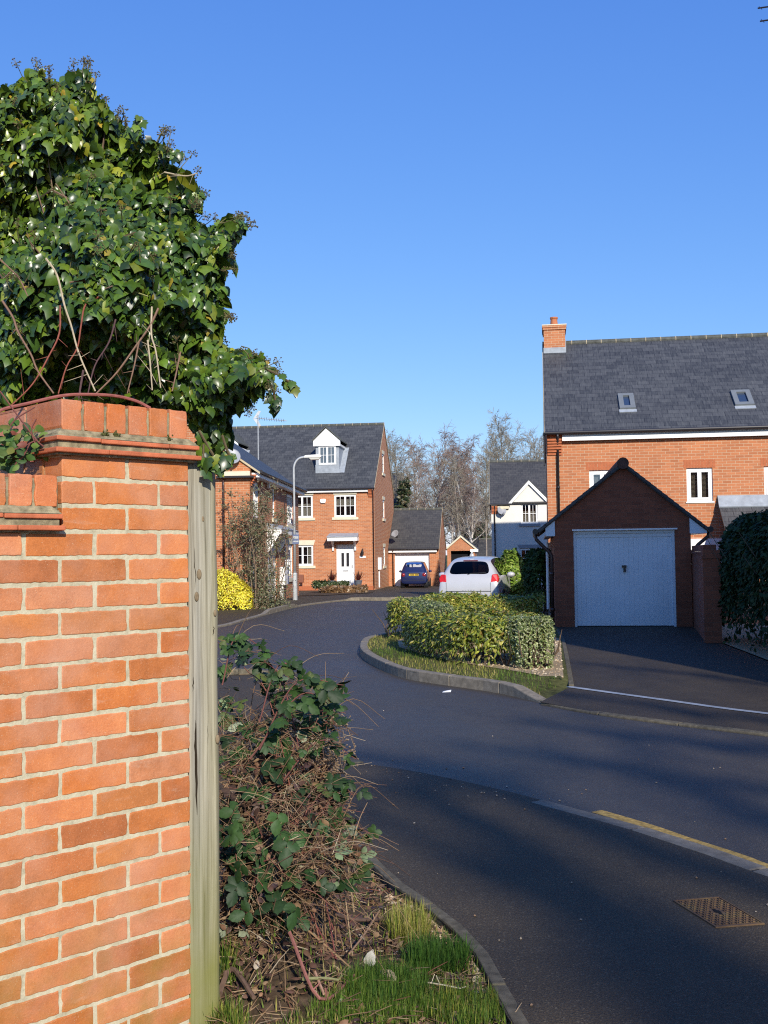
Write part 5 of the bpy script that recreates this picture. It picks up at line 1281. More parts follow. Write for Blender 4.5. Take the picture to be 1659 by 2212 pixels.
PROF_S = [(0.0, .27, .36, .46, .86, .82, .76), (.006, .20, .45, .55, .93, .88, .80), (.016, .17, .56, .635, .965, .91, .80), (.030, .16, .60, .68, .985, .88, .76), (.062, .155, .62, .80, .995, .885, .71), (.100, .155, .64, .905, 1, .90, .64), (.140, .155, .65, .955, 1, .91, .60),
          (.25, .15, .65, .985, 1, .95, .60), (.42, .15, .635, 1.0, 1, .96, .62), (.55, .15, .62, .985, 1, .965, .64), (.62, .15, .61, .945, 1, .965, .655), (.72, .15, .60, .77, 1, .955, .69), (.79, .15, .59, .645, 1, .94, .76), (.90, .15, .53, .575, .98, .90, .74), (.97, .17, .42, .47, .90, .82, .68), (1.0, .22, .32, .36, .76, .70, .6)]
wc = PY(1012, 1280, 29.0); CARZ = 0.0
Wc = car('parked_car', 'silver white hatchback parked beyond the hedge, seen from behind', (wc[0], wc[1], CARZ), R(-14), 4.25, 1.76, 1.53, PROF_S, M['silver'], M['tint'], dict(side=range(5, 10), rear=range(3, 5), front=range(10, 12), axle=(.165, .80), r=.315))
def rbox(par, nm, mat, x0, x1, y0, y1, z0, z1, bev=.02):
    k = MB(); k.box(x0, x1, y0, y1, z0, z1); return k.build(nm, mat, par, bevel=bev)
for s in (-1, 1):
    k = MB(); pts = [(s*.60, .02, .82), (s*.80, .05, .82), (s*.825, .09, .93), (s*.765, .12, 1.04), (s*.64, .06, 1.03)]
    k.prism(pts if s == -1 else pts[::-1], (0, .20, 0)); k.build('tail_lamp', M['redlamp'], Wc, bevel=.02)
    k = MB(); pm_ = (s*.98, 1.42, 1.00); k.lathe([(.02, -.08), (.09, -.05), (.115, .0), (.09, .05), (.02, .07)], (0, 0, 0), 12); k.v = [(pm_[0]+a*1.05, pm_[1]+c, pm_[2]+b*.7) for a, b, c in k.v]
    mo_ = k.build('door_mirror', M['silver'], Wc, smooth=True); k = MB(); k.tube([(s*.84, 1.47, .97), (s*.95, 1.44, .97)], .022, 6); k.build('mirror_arm', M['trim'], mo_)
k = MB(); k.tube([(-.05, .11, 1.02), (.05, .135, 1.06), (.3, .14, 1.07), (.46, .155, 1.08)], .011, 6); k.build('wiper', M['trim'], Wc)
rbox(Wc, 'brake_lamp', plain('dark_red_lens', (.10, .01, .01), .3), -.2, .2, .43, .46, 1.39, 1.42, .004)
rbox(Wc, 'bumper_shadow_gap', M['trim'], -.62, .62, -.012, .02, .575, .588, .003)
rbox(Wc, 'plate_recess', M['trim'], -.36, .36, -.03, .03, .335, .47, .01)
rbox(Wc, 'number_plate', M['plate'], -.26, .26, -.036, -.031, .35, .46, .002)
k = MB()
for (a, b, c, d_) in ((-.04, .04, .735, .745), (-.04, .04, .762, .770), (-.04, .04, .708, .716), (-.04, -.030, .738, .768), (.030, .04, .710, .742)): k.box(a, b, .018, .10, c, d_)
for (a, b, c, d_) in ((-.065, .065, .790, .797), (-.065, .065, .682, .689), (-.065, -.058, .689, .790), (.058, .065, .689, .790)): k.box(a, b, .018, .10, c, d_)
k.box(-.056, .056, .03, .10, .690, .789); k.build('badge', M['badge'] if 'badge' in M else M.setdefault('badge', plain('chrome_badge', (.16, .165, .17), .3, .5, .3)), Wc)
for (a, b, c, d_) in ((-.612, -.60, .52, .82), (.60, .612, .52, .82)): rbox(Wc, 'tailgate_gap', M['grey'], a, b, -.004, .3, c, d_, .002)
fc = bpy.data.curves.new('model_letters', 'FONT'); fc.body = 'ALTEA'; fc.size = .07; fc.extrude = .004; fc.align_x = 'CENTER'; fc.space_character = 2.0
tmp = bpy.data.objects.new('letters_curve', fc); link(tmp); bpy.context.view_layer.update()
lme = bpy.data.meshes.new_from_object(tmp.evaluated_get(bpy.context.evaluated_depsgraph_get())); bpy.data.objects.remove(tmp)
fo_ = bpy.data.objects.new('model_letters', lme); link(fo_, Wc); fo_.rotation_euler = (R(90), 0, 0); fo_.location = (0, -.004, .575); lme.materials.clear(); lme.materials.append(M['grey'])
k = MB(); k.prism([(-.08, .75, 1.525), (-.01, .75, 1.525), (-.005, .9, 1.53), (-.02, .72, 1.66)], (.03, 0, 0)); k.build('roof_aerial', M['white'], Wc)
k = MB(); k.tube([(.0, .82, 1.52), (.005, .70, 1.63)], .006, 5); k.build('whip_aerial', M['trim'], Wc)

PROF_B = [(0.0, .24, .36, .42, .86, .80, .72), (.006, .19, .46, .52, .92, .86, .76), (.012, .17, .56, .60, .955, .90, .78), (.022, .165, .60, .635, .97, .92, .76), (.055, .16, .615, .79, .985, .93, .72), (.095, .16, .62, .93, .99, .94, .69), (.13, .16, .62, .96, 1, .945, .68),
          (.25, .155, .615, .99, 1, .95, .685), (.42, .155, .60, 1.0, 1, .95, .69), (.54, .155, .59, .985, 1, .95, .68), (.61, .155, .58, .945, 1, .945, .675), (.73, .155, .575, .76, 1, .935, .70), (.80, .155, .565, .62, 1, .92, .74), (.91, .16, .50, .545, .97, .88, .72), (.975, .18, .40, .45, .88, .80, .66), (1.0, .22, .32, .36, .74, .68, .6)]
bc = PY(894, 1268, 58.3); BZ = -.275
Bc = car('parked_car', 'dark blue small hatchback parked in front of the white garage door', (bc[0], bc[1], BZ), R(-6), 3.5, 1.50, 1.49, PROF_B, M['blue'], M['carglass'], dict(side=range(5, 10), rear=range(4, 6), front=range(10, 12), axle=(.155, .82), r=.27))
for s in (-1, 1):
    k = MB(); k.lathe([(.01, -.03), (.085, -.02), (.10, .03), (.10, .08)], (0, 0, 0), 14); k.v = [(s*.565+a*1.15, .035-c*-1, .74+b*1.25) for a, b, c in k.v]; k.build('tail_lamp', plain('dark_red_lamp', (.22, .015, .02), .2, .5), Bc, smooth=True)
    k = MB(); k.lathe([(.015, -.07), (.075, -.04), (.09, .0), (.075, .05), (.015, .06)], (0, 0, 0), 10); k.v = [(s*.83+a, 1.25+c, .93+b*.75) for a, b, c in k.v]; k.build('door_mirror', M['blue'], Bc, smooth=True)
    k = MB(); k.prism([(s*.36-.23, 1.35, .35), (s*.36+.23, 1.35, .35), (s*.36+.20, 1.28, .86), (s*.36+.12, 1.27, .89), (s*.36+.10, 1.26, 1.06), (s*.36-.10, 1.26, 1.06), (s*.36-.12, 1.27, .89), (s*.36-.20, 1.28, .86)], (0, .12, 0)); k.build('front_seat', M['trim'], Bc, bevel=.04)
k = MB(); k.box(-.55, .55, .62, .74, .35, .82); k.build('rear_seat', M['trim'], Bc, bevel=.04)
rbox(Bc, 'number_plate', M['plate'], -.26, .26, -.0, .022, .70, .81, .003)
k = MB()
for i in range(7): x = -.21+i*.062+(.03 if i > 3 else 0); k.box(x, x+.035, -.004, -.001, .715, .795)
k.build('plate_characters', M['trim'], Bc)
rbox(Bc, 'plate_surround', M['trim'], -.33, .33, .005, .03, .815, .84, .004); rbox(Bc, 'bumper_line', M['trim'], -.6, .6, -.012, .02, .42, .445, .004)
rbox(Bc, 'inner_mirror', M['trim'], -.02, .18, 1.9, 1.93, 1.28, 1.33, .01)

# ------------------------------------------------------------------ potted plants by the white door
for (a, b, lab) in ((830, 1198, 'grey pot with a spiky dark red plant left of the white front door'), (1015, 1192, 'grey pot with a spiky plant right of the white front door')):
    p = fA.hit(*q1(a, b), (0, -.75, 0)); t = thing('potted_plant', lab, 'potted plant', fA.wor((p[0], -.75, ZB+.02-ZB)), 0)
    zb2 = .02; k = MB(); k.lathe([(.13, 0), (.19, .36), (.205, .37), (.205, .42), (.18, .42), (.17, .36)], (0, 0, 0), 14); k.build('pot', plain('grey_pot', (.10, .11, .13), .6), t)
    n = 42; az = RNG.uniform(0, 6.28, n); el = RNG.uniform(.5, 1.45, n); T = np.stack([np.cos(az)*np.cos(el), np.sin(az)*np.cos(el), np.sin(el)], 1); N = np.stack([-np.cos(az)*np.sin(el), -np.sin(az)*np.sin(el), np.cos(el)], 1)
    leaf_mesh('leaves', np.tile([[0, 0, .38]], (n, 1)), N, T, np.stack([np.full(n, .06), RNG.uniform(.4, .7, n), np.full(n, .5)], 1), BLADE, pick([(.10, .02, .02), (.13, .03, .02), (.05, .03, .02)], n), M['needle'], t)
# ------------------------------------------------------------------ ivy
IVYC = [(.046, .090, .012), (.066, .120, .014), (.030, .064, .011), (.10, .155, .016), (.018, .040, .009), (.15, .18, .02), (.25, .20, .025)]
IVYW = [5, 5, 4, 3, 3, 1.1, .3]
OUT = [(-60, 195), (0, 190), (35, 178), (62, 170), (68, 150), (90, 146), (105, 172), (130, 180), (150, 158), (178, 146), (198, 160), (200, 192), (186, 205), (225, 215), (240, 240), (262, 268), (292, 272), (300, 298), (340, 304), (372, 320),
       (352, 338), (365, 352), (398, 366), (412, 396), (418, 430), (408, 452), (424, 478), (452, 488), (478, 482), (492, 470), (514, 472), (524, 488), (520, 510), (500, 524), (498, 550), (486, 556), (478, 590), (486, 622), (478, 660), (488, 690), (472, 718), (478, 742), (505, 752), (540, 756), (566, 770), (590, 795),
       (575, 812), (560, 838), (535, 850), (520, 872), (498, 890), (492, 930), (480, 965), (462, 985), (440, 955), (425, 930), (410, 905), (400, 890), (360, 880), (200, 870), (60, 905), (-60, 940)]
YI = 3.95
ivy = thing('ivy', 'glossy dark green ivy mass rising behind the brick wall', 'ivy', PY(250, 870, YI)*np.array([1, 1, 0]))
IO = np.array(ivy.location)
outa = np.array(OUT, float)
def ivy_pts(n, deep, back=False):
    p = sample_poly(OUT, n); d = edge_dist(p, OUT)*YI/F_PX
    D = np.array([ray(u, v) for u, v in p]); D = D/D[:, 1:2]
    bul = .46*(1-np.exp(-d/.20))
    P0 = CAM+D*YI; lm = lump(P0*np.array([1, 0, 1]), 8.5, 1)*.20+lump(P0*np.array([1, 0, 1]), 22.0, 2)*.13
    low = sstep(650, 860, p[:, 1])
    y = YI-(bul*(1-.45*low)+lm*np.minimum(1, d/.1))+deep if not back else YI+.45*(1-np.exp(-d/.25))+RNG.normal(0, .05, n)
    y = np.maximum(y, 3.40+.10*(p[:, 0] < 330))
    return p, d, CAM+D*y[:, None], D
def ivy_layer(n, deep, name, size, back=False, dark=1.0):
    dp = np.abs(RNG.normal(0, .035, n))+deep
    p, d, P, D = ivy_pts(n, dp, back)
    gx = (p[:, 0]-250)/420
    N = np.stack([.55*gx+RNG.normal(0, .58, n), -np.ones(n)*(.8 if not back else -.8), .34+RNG.normal(0, .5, n)], 1)
    T = np.stack([RNG.normal(0, .5, n), RNG.normal(-.25, .3, n), -np.ones(n)], 1)
    S = RNG.choice([.024, .031, .040, .052, .068], n, p=[.20, .32, .28, .14, .06])*size*RNG.uniform(.8, 1.2, n)
    L = norm(D); P = P-L*0
    col = pick(IVYC, n, .22, IVYW)
    m_ = lump(P, 5, 7) > .25; col[m_] = col[m_]*np.array([1.35, 1.18, .9]); 
    h = RNG.uniform(size=n) < .62
    for q, tm in ((h, HEART), (~h, IVY)): leaf_mesh(name, P[q]-IO, N[q], T[q], S[q], tm, col[q], M['ivyleaf'], ivy)
ivy_layer(6800, 0.0, 'leaves', .92); ivy_layer(3400, .12, 'inner_leaves', 1.0); ivy_layer(3500, .28, 'inner_leaves', 1.3); ivy_layer(2600, .05, 'rear_leaves', 1.2, back=True)
# single sprays leaving the outline
def spray(mbs, pts, n, leafsize, spread=.045):
    pts = [np.array(p) for p in smooth(pts, 5)]; mbs.tube([p-IO for p in pts], [.004]*len(pts), 5, 0, (.10, .075, .04))
    idx = RNG.integers(1, len(pts), n); P = np.array([pts[i] for i in idx])+RNG.normal(0, .006, (n, 3))
    return P
sp = MB(); PP = []
for q in ([(530, 790), (580, 800), (620, 822), (634, 834)], [(550, 800), (585, 832), (598, 880)], [(420, 440), (428, 425), (432, 412)], [(290, 285), (296, 268), (300, 256)], [(350, 330), (372, 326), (388, 334)], [(480, 500), (505, 480), (522, 470)], [(75, 205), (80, 185), (82, 172)], [(165, 205), (172, 185), (178, 172)], [(480, 940), (490, 970), (500, 990)], [(430, 930), (450, 965), (470, 1000), (468, 1015)], [(440, 960), (440, 985), (446, 1010)]):
    yd = 3.9 if q[0][1] < 880 else 3.36
    PP.append(spray(sp, [PY(u, v, yd) for u, v in q], 16 if q[0][1] < 880 else 10, .018))
PP = np.concatenate(PP); n = len(PP)
leaf_mesh('leaves', PP-IO, np.stack([RNG.normal(.2, .5, n), -np.ones(n), RNG.normal(.3, .4, n)], 1), np.stack([RNG.normal(0, .5, n), RNG.normal(0, .4, n), -np.ones(n)], 1), RNG.uniform(.03, .052, n), IVY, pick(IVYC, n, .2, IVYW), M['ivyleaf'], ivy)
sp.build('stem', M['dry'], ivy)
# inner woody tangle
tw = MB()
p, d, P, D = ivy_pts(420, np.full(420, .22))
for i in range(420):
    if d[i] < .30: continue
    a = P[i]-IO; b = a+np.array([RNG.normal(0, .12), RNG.normal(0, .08), RNG.normal(.12, .14)]); c = (a+b)/2+RNG.normal(0, .03, 3)
    k_ = RNG.uniform(.5, 1.2); tw.tube([a, c, b], [.005, .004, .002], 4, 0, (.16*k_, .105*k_, .07*k_))
for i in range(4):
    x = -1.75+i*.25; pts = [np.array([x, 3.95, .1]), np.array([x+RNG.normal(0, .06), 3.95, 1.0]), np.array([x+RNG.normal(0, .1), 3.98, 1.9]), np.array([x+RNG.normal(0, .15), 4.0, 2.6])]
    tw.tube([q-IO for q in pts], [.05, .04, .03, .012], 7, 0, (.12, .09, .06))
tw.build('stem', M['dry'], ivy)
# flowering umbels
ub = MB()
ring = outa[4:50]
for i in range(120):
    if i < 75:
        j = RNG.integers(0, len(ring)-1); e = ring[j]+(ring[j+1]-ring[j])*RNG.uniform(); ctr = np.array([220, 560]); dd = (e-ctr)/np.linalg.norm(e-ctr)
        b = PY(*(e-dd*RNG.uniform(0, 14)), 3.93+RNG.normal(0, .05)); tip = PY(*(e+dd*RNG.uniform(4, 34)+RNG.normal(0, 5, 2)), 3.93+RNG.normal(0, .06))
    else:
        _, _, q, _ = ivy_pts(1, np.array([0.0])); b = q[0]; tip = b+np.array([RNG.normal(0, .03), -.05, .04+RNG.uniform(0, .03)])
    b = b-IO; tip = tip-IO; ub.tube([b, (b+tip)/2+RNG.normal(0, .006, 3), tip], [.0022, .0018, .0014], 4, 0, (.13, .12, .05))
    for k in range(15):
        v = RNG.normal(0, 1, 3); v = v/np.linalg.norm(v)*.017; e2 = tip+v; ub.tube([tip, e2], .0006, 3, 0, (.14, .12, .05), cap=False)
        s = .0032; ub.add([e2+np.array(o)*s for o in ((1, 0, 0), (-1, 0, 0), (0, 1, 0), (0, -1, 0), (0, 0, 1), (0, 0, -1))], [(0, 2, 4), (2, 1, 4), (1, 3, 4), (3, 0, 4), (2, 0, 5), (1, 2, 5), (3, 1, 5), (0, 3, 5)], 0, (.10, .075, .035) if k % 3 else (.17, .16, .06))
ub.build('umbels', M['dry'], ivy)
# ------------------------------------------------------------------ bramble climbing over the wall in front of the ivy
br = thing('bramble', 'reddish bramble canes arching over the pier in front of the ivy', 'bramble', PY(190, 860, 3.36)*np.array([1, 1, 0])); BO = np.array(br.location)
cm_ = MB()
PALE, RED, BRN, DRK = (.40, .33, .22), (.24, .075, .05), (.20, .12, .08), (.09, .05, .05)
CANES = [([(99, 558), (123, 594), (139, 658), (154, 704), (167, 753), (180, 787), (206, 845)], PALE, .0038), ([(5, 650), (28, 686), (39, 717), (67, 766), (82, 802), (116, 850)], BRN, .004),
         ([(216, 640), (185, 658), (175, 704), (167, 751), (144, 792), (126, 850)], RED, .003), ([(342, 666), (324, 704), (293, 748), (252, 805), (206, 852)], BRN, .0038),
         ([(328, 663), (327, 722), (337, 761), (347, 838)], PALE, .0033), ([(319, 735), (324, 780), (329, 843)], PALE, .003), ([(130, 660), (128, 720), (105, 770), (70, 830), (20, 880)], RED, .003),
         ([(390, 760), (382, 800), (372, 845)], BRN, .003), ([(250, 690), (235, 740), (205, 790), (190, 850)], DRK, .003), ([(300, 740), (290, 790), (275, 850)], BRN, .0028), ([(180, 800), (175, 830), (170, 860)], DRK, .004),
         ([(0, 560), (40, 600), (60, 640)], BRN, .003), ([(150, 610), (200, 600), (240, 560)], BRN, .0025), ([(355, 372), (400, 380), (427, 374)], PALE, .0028), ([(180, 650), (230, 626), (280, 628), (320, 640)], (.25, .26, .10), .003)]
for pts, c, r in CANES:
    yy_ = [3.40+.12*(1-min(1, max(0, (v-600)/260))) for u, v in pts]; pts3 = smooth([PY(u, v, yq) for (u, v), yq in zip(pts, yy_)], 5)
    if pts[0][1] < 500: pts3 = smooth([PY(u, v, 3.75) for u, v in pts], 5)
    cm_.tube([p-BO for p in pts3], [r*(1-.35*i/len(pts3)) for i in range(len(pts3))], 6, 0, c)
    for _ in range(6):
        p = np.array(pts3[RNG.integers(0, len(pts3))])-BO; cm_.tube([p, p+RNG.normal(0, .03, 3)], [.0012, .0005], 3, 0, c)
arch = smooth([PY(u, v, y) for u, v, y in ((-30, 915, 3.12), (0, 887, 3.14), (62, 871, 3.2), (133, 855, 3.26), (185, 852, 3.30), (247, 855, 3.36), (293, 866, 3.40), (325, 882, 3.42))], 6)
cm_.tube([p-BO for p in arch], .0052, 7, 0, (.26, .09, .075))
for pts in ([(0, 845), (40, 900), (78, 950), (95, 965)], [(95, 940), (60, 960), (20, 975)], [(78, 905), (68, 930), (80, 968)], [(15, 930), (35, 905), (75, 880)], [(30, 1005), (50, 985), (66, 955)]):
    cm_.tube([p-BO for p in smooth([PY(u, v, 3.02) for u, v in pts], 5)], .0022, 5, 0, (.16, .06, .05))
cm_.build('cane', M['dry'], br)
n = 150; u = np.concatenate([RNG.normal(30, 30, 110), RNG.uniform(-40, 100, 40)]); v = np.concatenate([RNG.normal(968, 20, 110), RNG.uniform(930, 1003, 40)])
P = np.array([PY(a, min(b, 1004), 3.06+RNG.normal(0, .04)) for a, b in zip(u, v)])
leaf_mesh('leaves', P-BO, np.stack([RNG.normal(.1, .5, n), -np.ones(n), .5+RNG.normal(0, .4, n)], 1), RNG.normal(0, 1, (n, 3)), RNG.uniform(.022, .038, n), OVAL, pick([(.06, .13, .02), (.10, .16, .03), (.14, .15, .03), (.2, .06, .04), (.04, .09, .02)], n, .2, [5, 4, 2, .6, 3]), M['bramleaf'], br)

# ------------------------------------------------------------------ brambles beside the post
bb = thing('bramble_bush', 'tangled bramble bush with dark leaves and dry stems beside the timber post', 'bramble', (-.35, 4.1, .1)); QO = np.array(bb.location)
REG = [(474, 1372), (505, 1368), (548, 1392), (566, 1420), (600, 1442), (640, 1452), (690, 1470), (738, 1472), (728, 1505), (738, 1540), (720, 1568), (700, 1600), (712, 1640), (722, 1680), (730, 1730), (760, 1790), (795, 1850), (770, 1900), (720, 1930), (640, 1990), (560, 2030), (470, 2060), (440, 1990), (474, 1930)]
GAP = [(480, 1440), (560, 1460), (640, 1540), (560, 1560), (490, 1530)]
def bram_pts(n):
    p = sample_poly(REG, int(n*1.6)); keep = ~(in_poly(p, GAP) & (RNG.uniform(size=len(p)) < .72)); p = p[keep][:n]
    d = edge_dist(p, REG)*4.0/F_PX; t = sstep(1350, 2050, p[:, 1])
    yc = 4.45-.72*t; y = yc-(.34*(1-np.exp(-d/.15)))*RNG.uniform(-.9, 1, len(p)); y = np.maximum(y, 3.5)
    P = np.array([PY(a, b, c) for (a, b), c in zip(p, y)]); return p, P
def compound(P, size, name, mat, cols, down=.5):
    n = len(P); k = RNG.choice([3, 5], n, p=[.7, .3]); N0 = np.stack([RNG.normal(.1, .45, n), RNG.normal(-.55, .45, n), .75+RNG.normal(0, .4, n)], 1); N0 = norm(N0)
    T0 = np.stack([RNG.normal(.25, .7, n), RNG.normal(-.3, .6, n), -down+RNG.normal(0, .35, n)], 1); T0 = norm(T0-(T0*N0).sum(1, keepdims=True)*N0); B0 = np.cross(T0, N0)
    PP, NN, TT, SS, CC = [], [], [], [], []
    for i in range(n):
        for j in range(k[i]):
            a = [0, 1.15, -1.15, 2.1, -2.1][j]; t_ = T0[i]*math.cos(a)+B0[i]*math.sin(a); s = size[i]*(1.15 if j == 0 else .9)
            PP.append(P[i]+(T0[i]*.28*size[i] if j == 0 else 0)); NN.append(N0[i]+RNG.normal(0, .16, 3)-t_*-.1); TT.append(t_); SS.append(s); CC.append(cols[i]*RNG.uniform(.88, 1.12))
    return leaf_mesh(name, np.array(PP)-QO, np.array(NN), np.array(TT), np.array(SS), SERR, np.array(CC), mat, bb)
BRC = [(.030, .068, .018), (.042, .088, .022), (.025, .052, .018), (.07, .10, .025), (.09, .055, .04)]; BRW = [5, 4, 4, 1.6, .7]
p, P = bram_pts(620); kp = RNG.uniform(size=len(p)) < np.where(p[:, 1] < 1620, .62, np.where(p[:, 1] < 1760, .32, .40)); P = P[kp]; compound(P, RNG.uniform(.032, .056, len(P)), 'leaves', M['bramleaf'], pick(BRC, len(P), .2, BRW))
p, P = bram_pts(34); compound(P, RNG.uniform(.03, .048, len(P)), 'pale_leaves', M['bramleaf'], pick([(.20, .25, .14), (.15, .20, .10), (.25, .28, .18)], len(P), .15), .1)
# big leaves low in front
fx = [(520, 1870), (560, 1905), (600, 1945), (640, 1960), (505, 1800), (575, 1655), (600, 1760), (540, 1700), (620, 1820), (512, 1915), (590, 1560), (660, 1520), (700, 1490)]
P = np.array([PY(a, b, (3.62 if b > 1750 else 3.95)) for a, b in fx]); compound(P, RNG.uniform(.046, .066, len(P)), 'leaves', M['bramleaf'], pick(BRC[:3], len(P), .15))
# top right reaching shoots and leaves in the light
cn_ = MB()
DRYC = [(.30, .19, .10), (.22, .13, .075), (.38, .27, .16), (.16, .09, .06), (.26, .10, .07), (.45, .36, .24)]
DRYC = [tuple(x*.8 for x in c) for c in DRYC]
def dc(): c = DRYC[RNG.choice(6, p=[.28, .25, .17, .14, .08, .08])]; k_ = RNG.uniform(.75, 1.15); return tuple(x*k_ for x in c)
_, PC = bram_pts(160)
for i in range(70):                                   # arching canes
    P = PC[i:i+1]; a = np.array([RNG.uniform(-.65, -.05), RNG.uniform(3.75, 4.6), .12]); e = P[0]; m_ = a*.4+e*.6+np.array([0, 0, abs(e[2]-a[2])*.25]); pts = smooth([a, m_, e], 5)
    red = RNG.uniform() < .22; cn_.tube([q-QO for q in pts], [RNG.uniform(.0022, .0042)*(1-.5*j/len(pts)) for j in range(len(pts))], 5, 0, (.17, .055, .05) if red else dc())
TIPS = []                                             # long shoots arching out over the footway, leaves along them
for (u0, v0), (u1, v1), (u2, v2) in (((560, 1620), (640, 1475), (742, 1480)), ((540, 1640), (650, 1500), (735, 1540)), ((600, 1700), (690, 1600), (770, 1640)), ((480, 1480), (510, 1375), (575, 1405)), ((620, 1860), (720, 1770), (800, 1800)), ((560, 1560), (600, 1440), (660, 1450)), ((640, 1780), (720, 1690), (765, 1720)), ((480, 1900), (560, 1840), (650, 1880))):
    q_ = smooth([PY(u0, v0, 3.95), PY(u1, v1, 4.0), PY(u2, v2, 4.05)], 8); cn_.tube([z_-QO for z_ in q_], [.0032*(1-.6*j/len(q_)) for j in range(len(q_))], 5, 0, (.15, .06, .05)); TIPS += [q_[j]+RNG.normal(0, .012, 3) for j in range(5, len(q_), 1)]
cn_.build('cane', M['dry'], bb)
TIPS = np.array(TIPS); compound(TIPS, RNG.uniform(.024, .04, len(TIPS)), 'leaves', M['bramleaf'], pick(BRC, len(TIPS), .2, BRW))
dm_ = MB(); p, P = bram_pts(3400); LONG = RNG.uniform(size=6000) < .16; BD = edge_dist(p, [(470, 1372), (560, 1400), (640, 1452), (738, 1472), (705, 1590), (722, 1680), (795, 1850), (700, 1935)], closed=False)*4/F_PX
for i in range(len(P)):
    dd_ = BD[i]
    if RNG.uniform() > (.25+.75*min(1, dd_/.13))*(.38 if p[i, 1] < 1560 else 1): continue
    a = P[i]; d_ = RNG.normal(0, 1, 3)*np.array([1, .8, .75]); d_ = d_/np.linalg.norm(d_)*RNG.uniform(.03, .13); b = a+d_; m_ = (a+b)/2+RNG.normal(0, .018, 3)
    if LONG[i]:
        h_ = RNG.uniform(.12, .30); az = RNG.normal(.3, .9); b = a+np.array([math.cos(az)*h_, math.sin(az)*h_*.6, RNG.normal(-.03, .10)]); m_ = (a+b)/2+np.array([0, 0, h_*RNG.uniform(.05, .3)]); q_ = smooth([a, m_, b], 4)
        dm_.tube([z_-QO for z_ in q_], [.0017*(1-.5*j_/len(q_)) for j_ in range(len(q_))], 3, 0, dc(), cap=False); continue
    dm_.tube([a-QO, m_-QO, b-QO], [.0013, .0011, .0006], 3, 0, dc(), cap=False)
for i in range(60):                                   # fine dry sprays reaching over the road
    u0, v0 = RNG.uniform(640, 705), RNG.uniform(1560, 1760); y0 = RNG.uniform(4.0, 4.4); a = PY(u0, v0, y0); b = PY(u0+RNG.uniform(25, 85), v0+RNG.uniform(-45, 35), y0+RNG.normal(0, .15)); m_ = (a+b)/2+np.array([0, 0, .02])
    c = dc(); dm_.tube([q-QO for q in smooth([a, m_, b], 4)], .0016, 3, 0, c, cap=False)
    for k in range(7):
        t = RNG.uniform(.2, 1); s = a+(b-a)*t; e = s+RNG.normal(0, .03, 3); dm_.tube([s-QO, e-QO], .0009, 3, 0, c, cap=False)
        dm_.add([e-QO+np.array(o)*.0045*RNG.uniform(.6, 1.3) for o in ((1, 0, 0), (-1, 0, 0), (0, 1, 0), (0, -1, 0), (0, 0, 1), (0, 0, -1))], [(0, 2, 4), (2, 1, 4), (1, 3, 4), (3, 0, 4), (2, 0, 5), (1, 2, 5), (3, 1, 5), (0, 3, 5)], 0, (.24, .17, .11))
dm_.build('dry_stems', M['dry'], bb)
p, P = bram_pts(1500); sel = p[:, 1] > 1640; P = P[sel]; n = len(P)
leaf_mesh('dead_leaves', P-QO, rnd(n), rnd(n), RNG.uniform(.018, .042, n), OVAL, pick([(.17, .09, .05), (.11, .06, .045), (.24, .15, .08), (.07, .04, .04)], n, .25), M['bramleaf'], bb)

# ------------------------------------------------------------------ verge: litter, grass, sticks
EV = np.array(EDGE)
VP = [(446, 2230), (446, 2040), (520, 1960), (640, 1930), (760, 1880), (800, 1868), (860, 1924), (930, 1972), (985, 2020), (1040, 2090), (1075, 2150), (1110, 2230)]
def verge_pts(n, poly=VP, zo=0.1):
    p = sample_poly(poly, n); P = Gv(p[:, 0], p[:, 1]); return P[in_poly(P[:, :2], VERGE)]
litter = MB()
P = verge_pts(1500)
for a in P:
    L_s = RNG.uniform(.03, .13); az = RNG.uniform(0, 6.28); d_ = np.array([math.cos(az), math.sin(az), RNG.normal(0.05, .18)])*L_s; b = a+d_; b[2] = max(b[2], zv(b[0], b[1])); m_ = (a+b)/2+np.array([0, 0, .008])
    litter.tube([a+[0, 0, .004], m_, b+np.array([0, 0, .004])], [.0016, .0018, .001], 3, 0, dc(), cap=False)
o = litter.build('dead_stems', M['dry'], None); tag(o, 'dry broken plant stems scattered over the soil bank', 'dead stems', kind='stuff')
P = verge_pts(3600, VP); n = len(P); P[:, 2] += RNG.uniform(.002, .02, n)
o = leaf_mesh('leaf_litter', P, np.stack([RNG.normal(0, .5, n), RNG.normal(0, .5, n), np.ones(n)], 1), rnd(n), RNG.uniform(.012, .04, n), OVAL, pick([(.20, .11, .06), (.12, .065, .045), (.28, .18, .10), (.08, .045, .04), (.40, .33, .24)], n, .25, [4, 4, 2, 3, .6]), M['bramleaf']); tag(o, 'brown dead leaves lying over the soil bank', 'leaf litter', kind='stuff')
# grass
def blades(P, h, lean, cols, w=.0042):
    n = len(P); az = RNG.uniform(0, 6.28, n); el = np.clip(RNG.normal(1.0, lean*1.35, n), .12, 1.57); T = np.stack([np.cos(az)*np.cos(el), np.sin(az)*np.cos(el), np.sin(el)], 1); N = np.stack([-np.cos(az)*np.sin(el), -np.sin(az)*np.sin(el), np.cos(el)], 1)
    S = np.stack([RNG.uniform(.7, 1.3, n)*w, h*RNG.uniform(.3, 1.5, n), h*.9*np.ones(n)], 1); return P, N, T, S, cols
GR = [(.085, .16, .018), (.12, .20, .025), (.16, .22, .035), (.06, .12, .016)]; GY = [(.28, .28, .045), (.36, .33, .075), (.42, .34, .13), (.17, .23, .03)]; DG = [(.04, .105, .016), (.06, .14, .02), (.085, .16, .022)]
parts = []
TH = [(446, 2230), (446, 2130), (560, 2110), (700, 2120), (800, 2090), (900, 2110), (1000, 2060), (1035, 2085), (1110, 2230)]
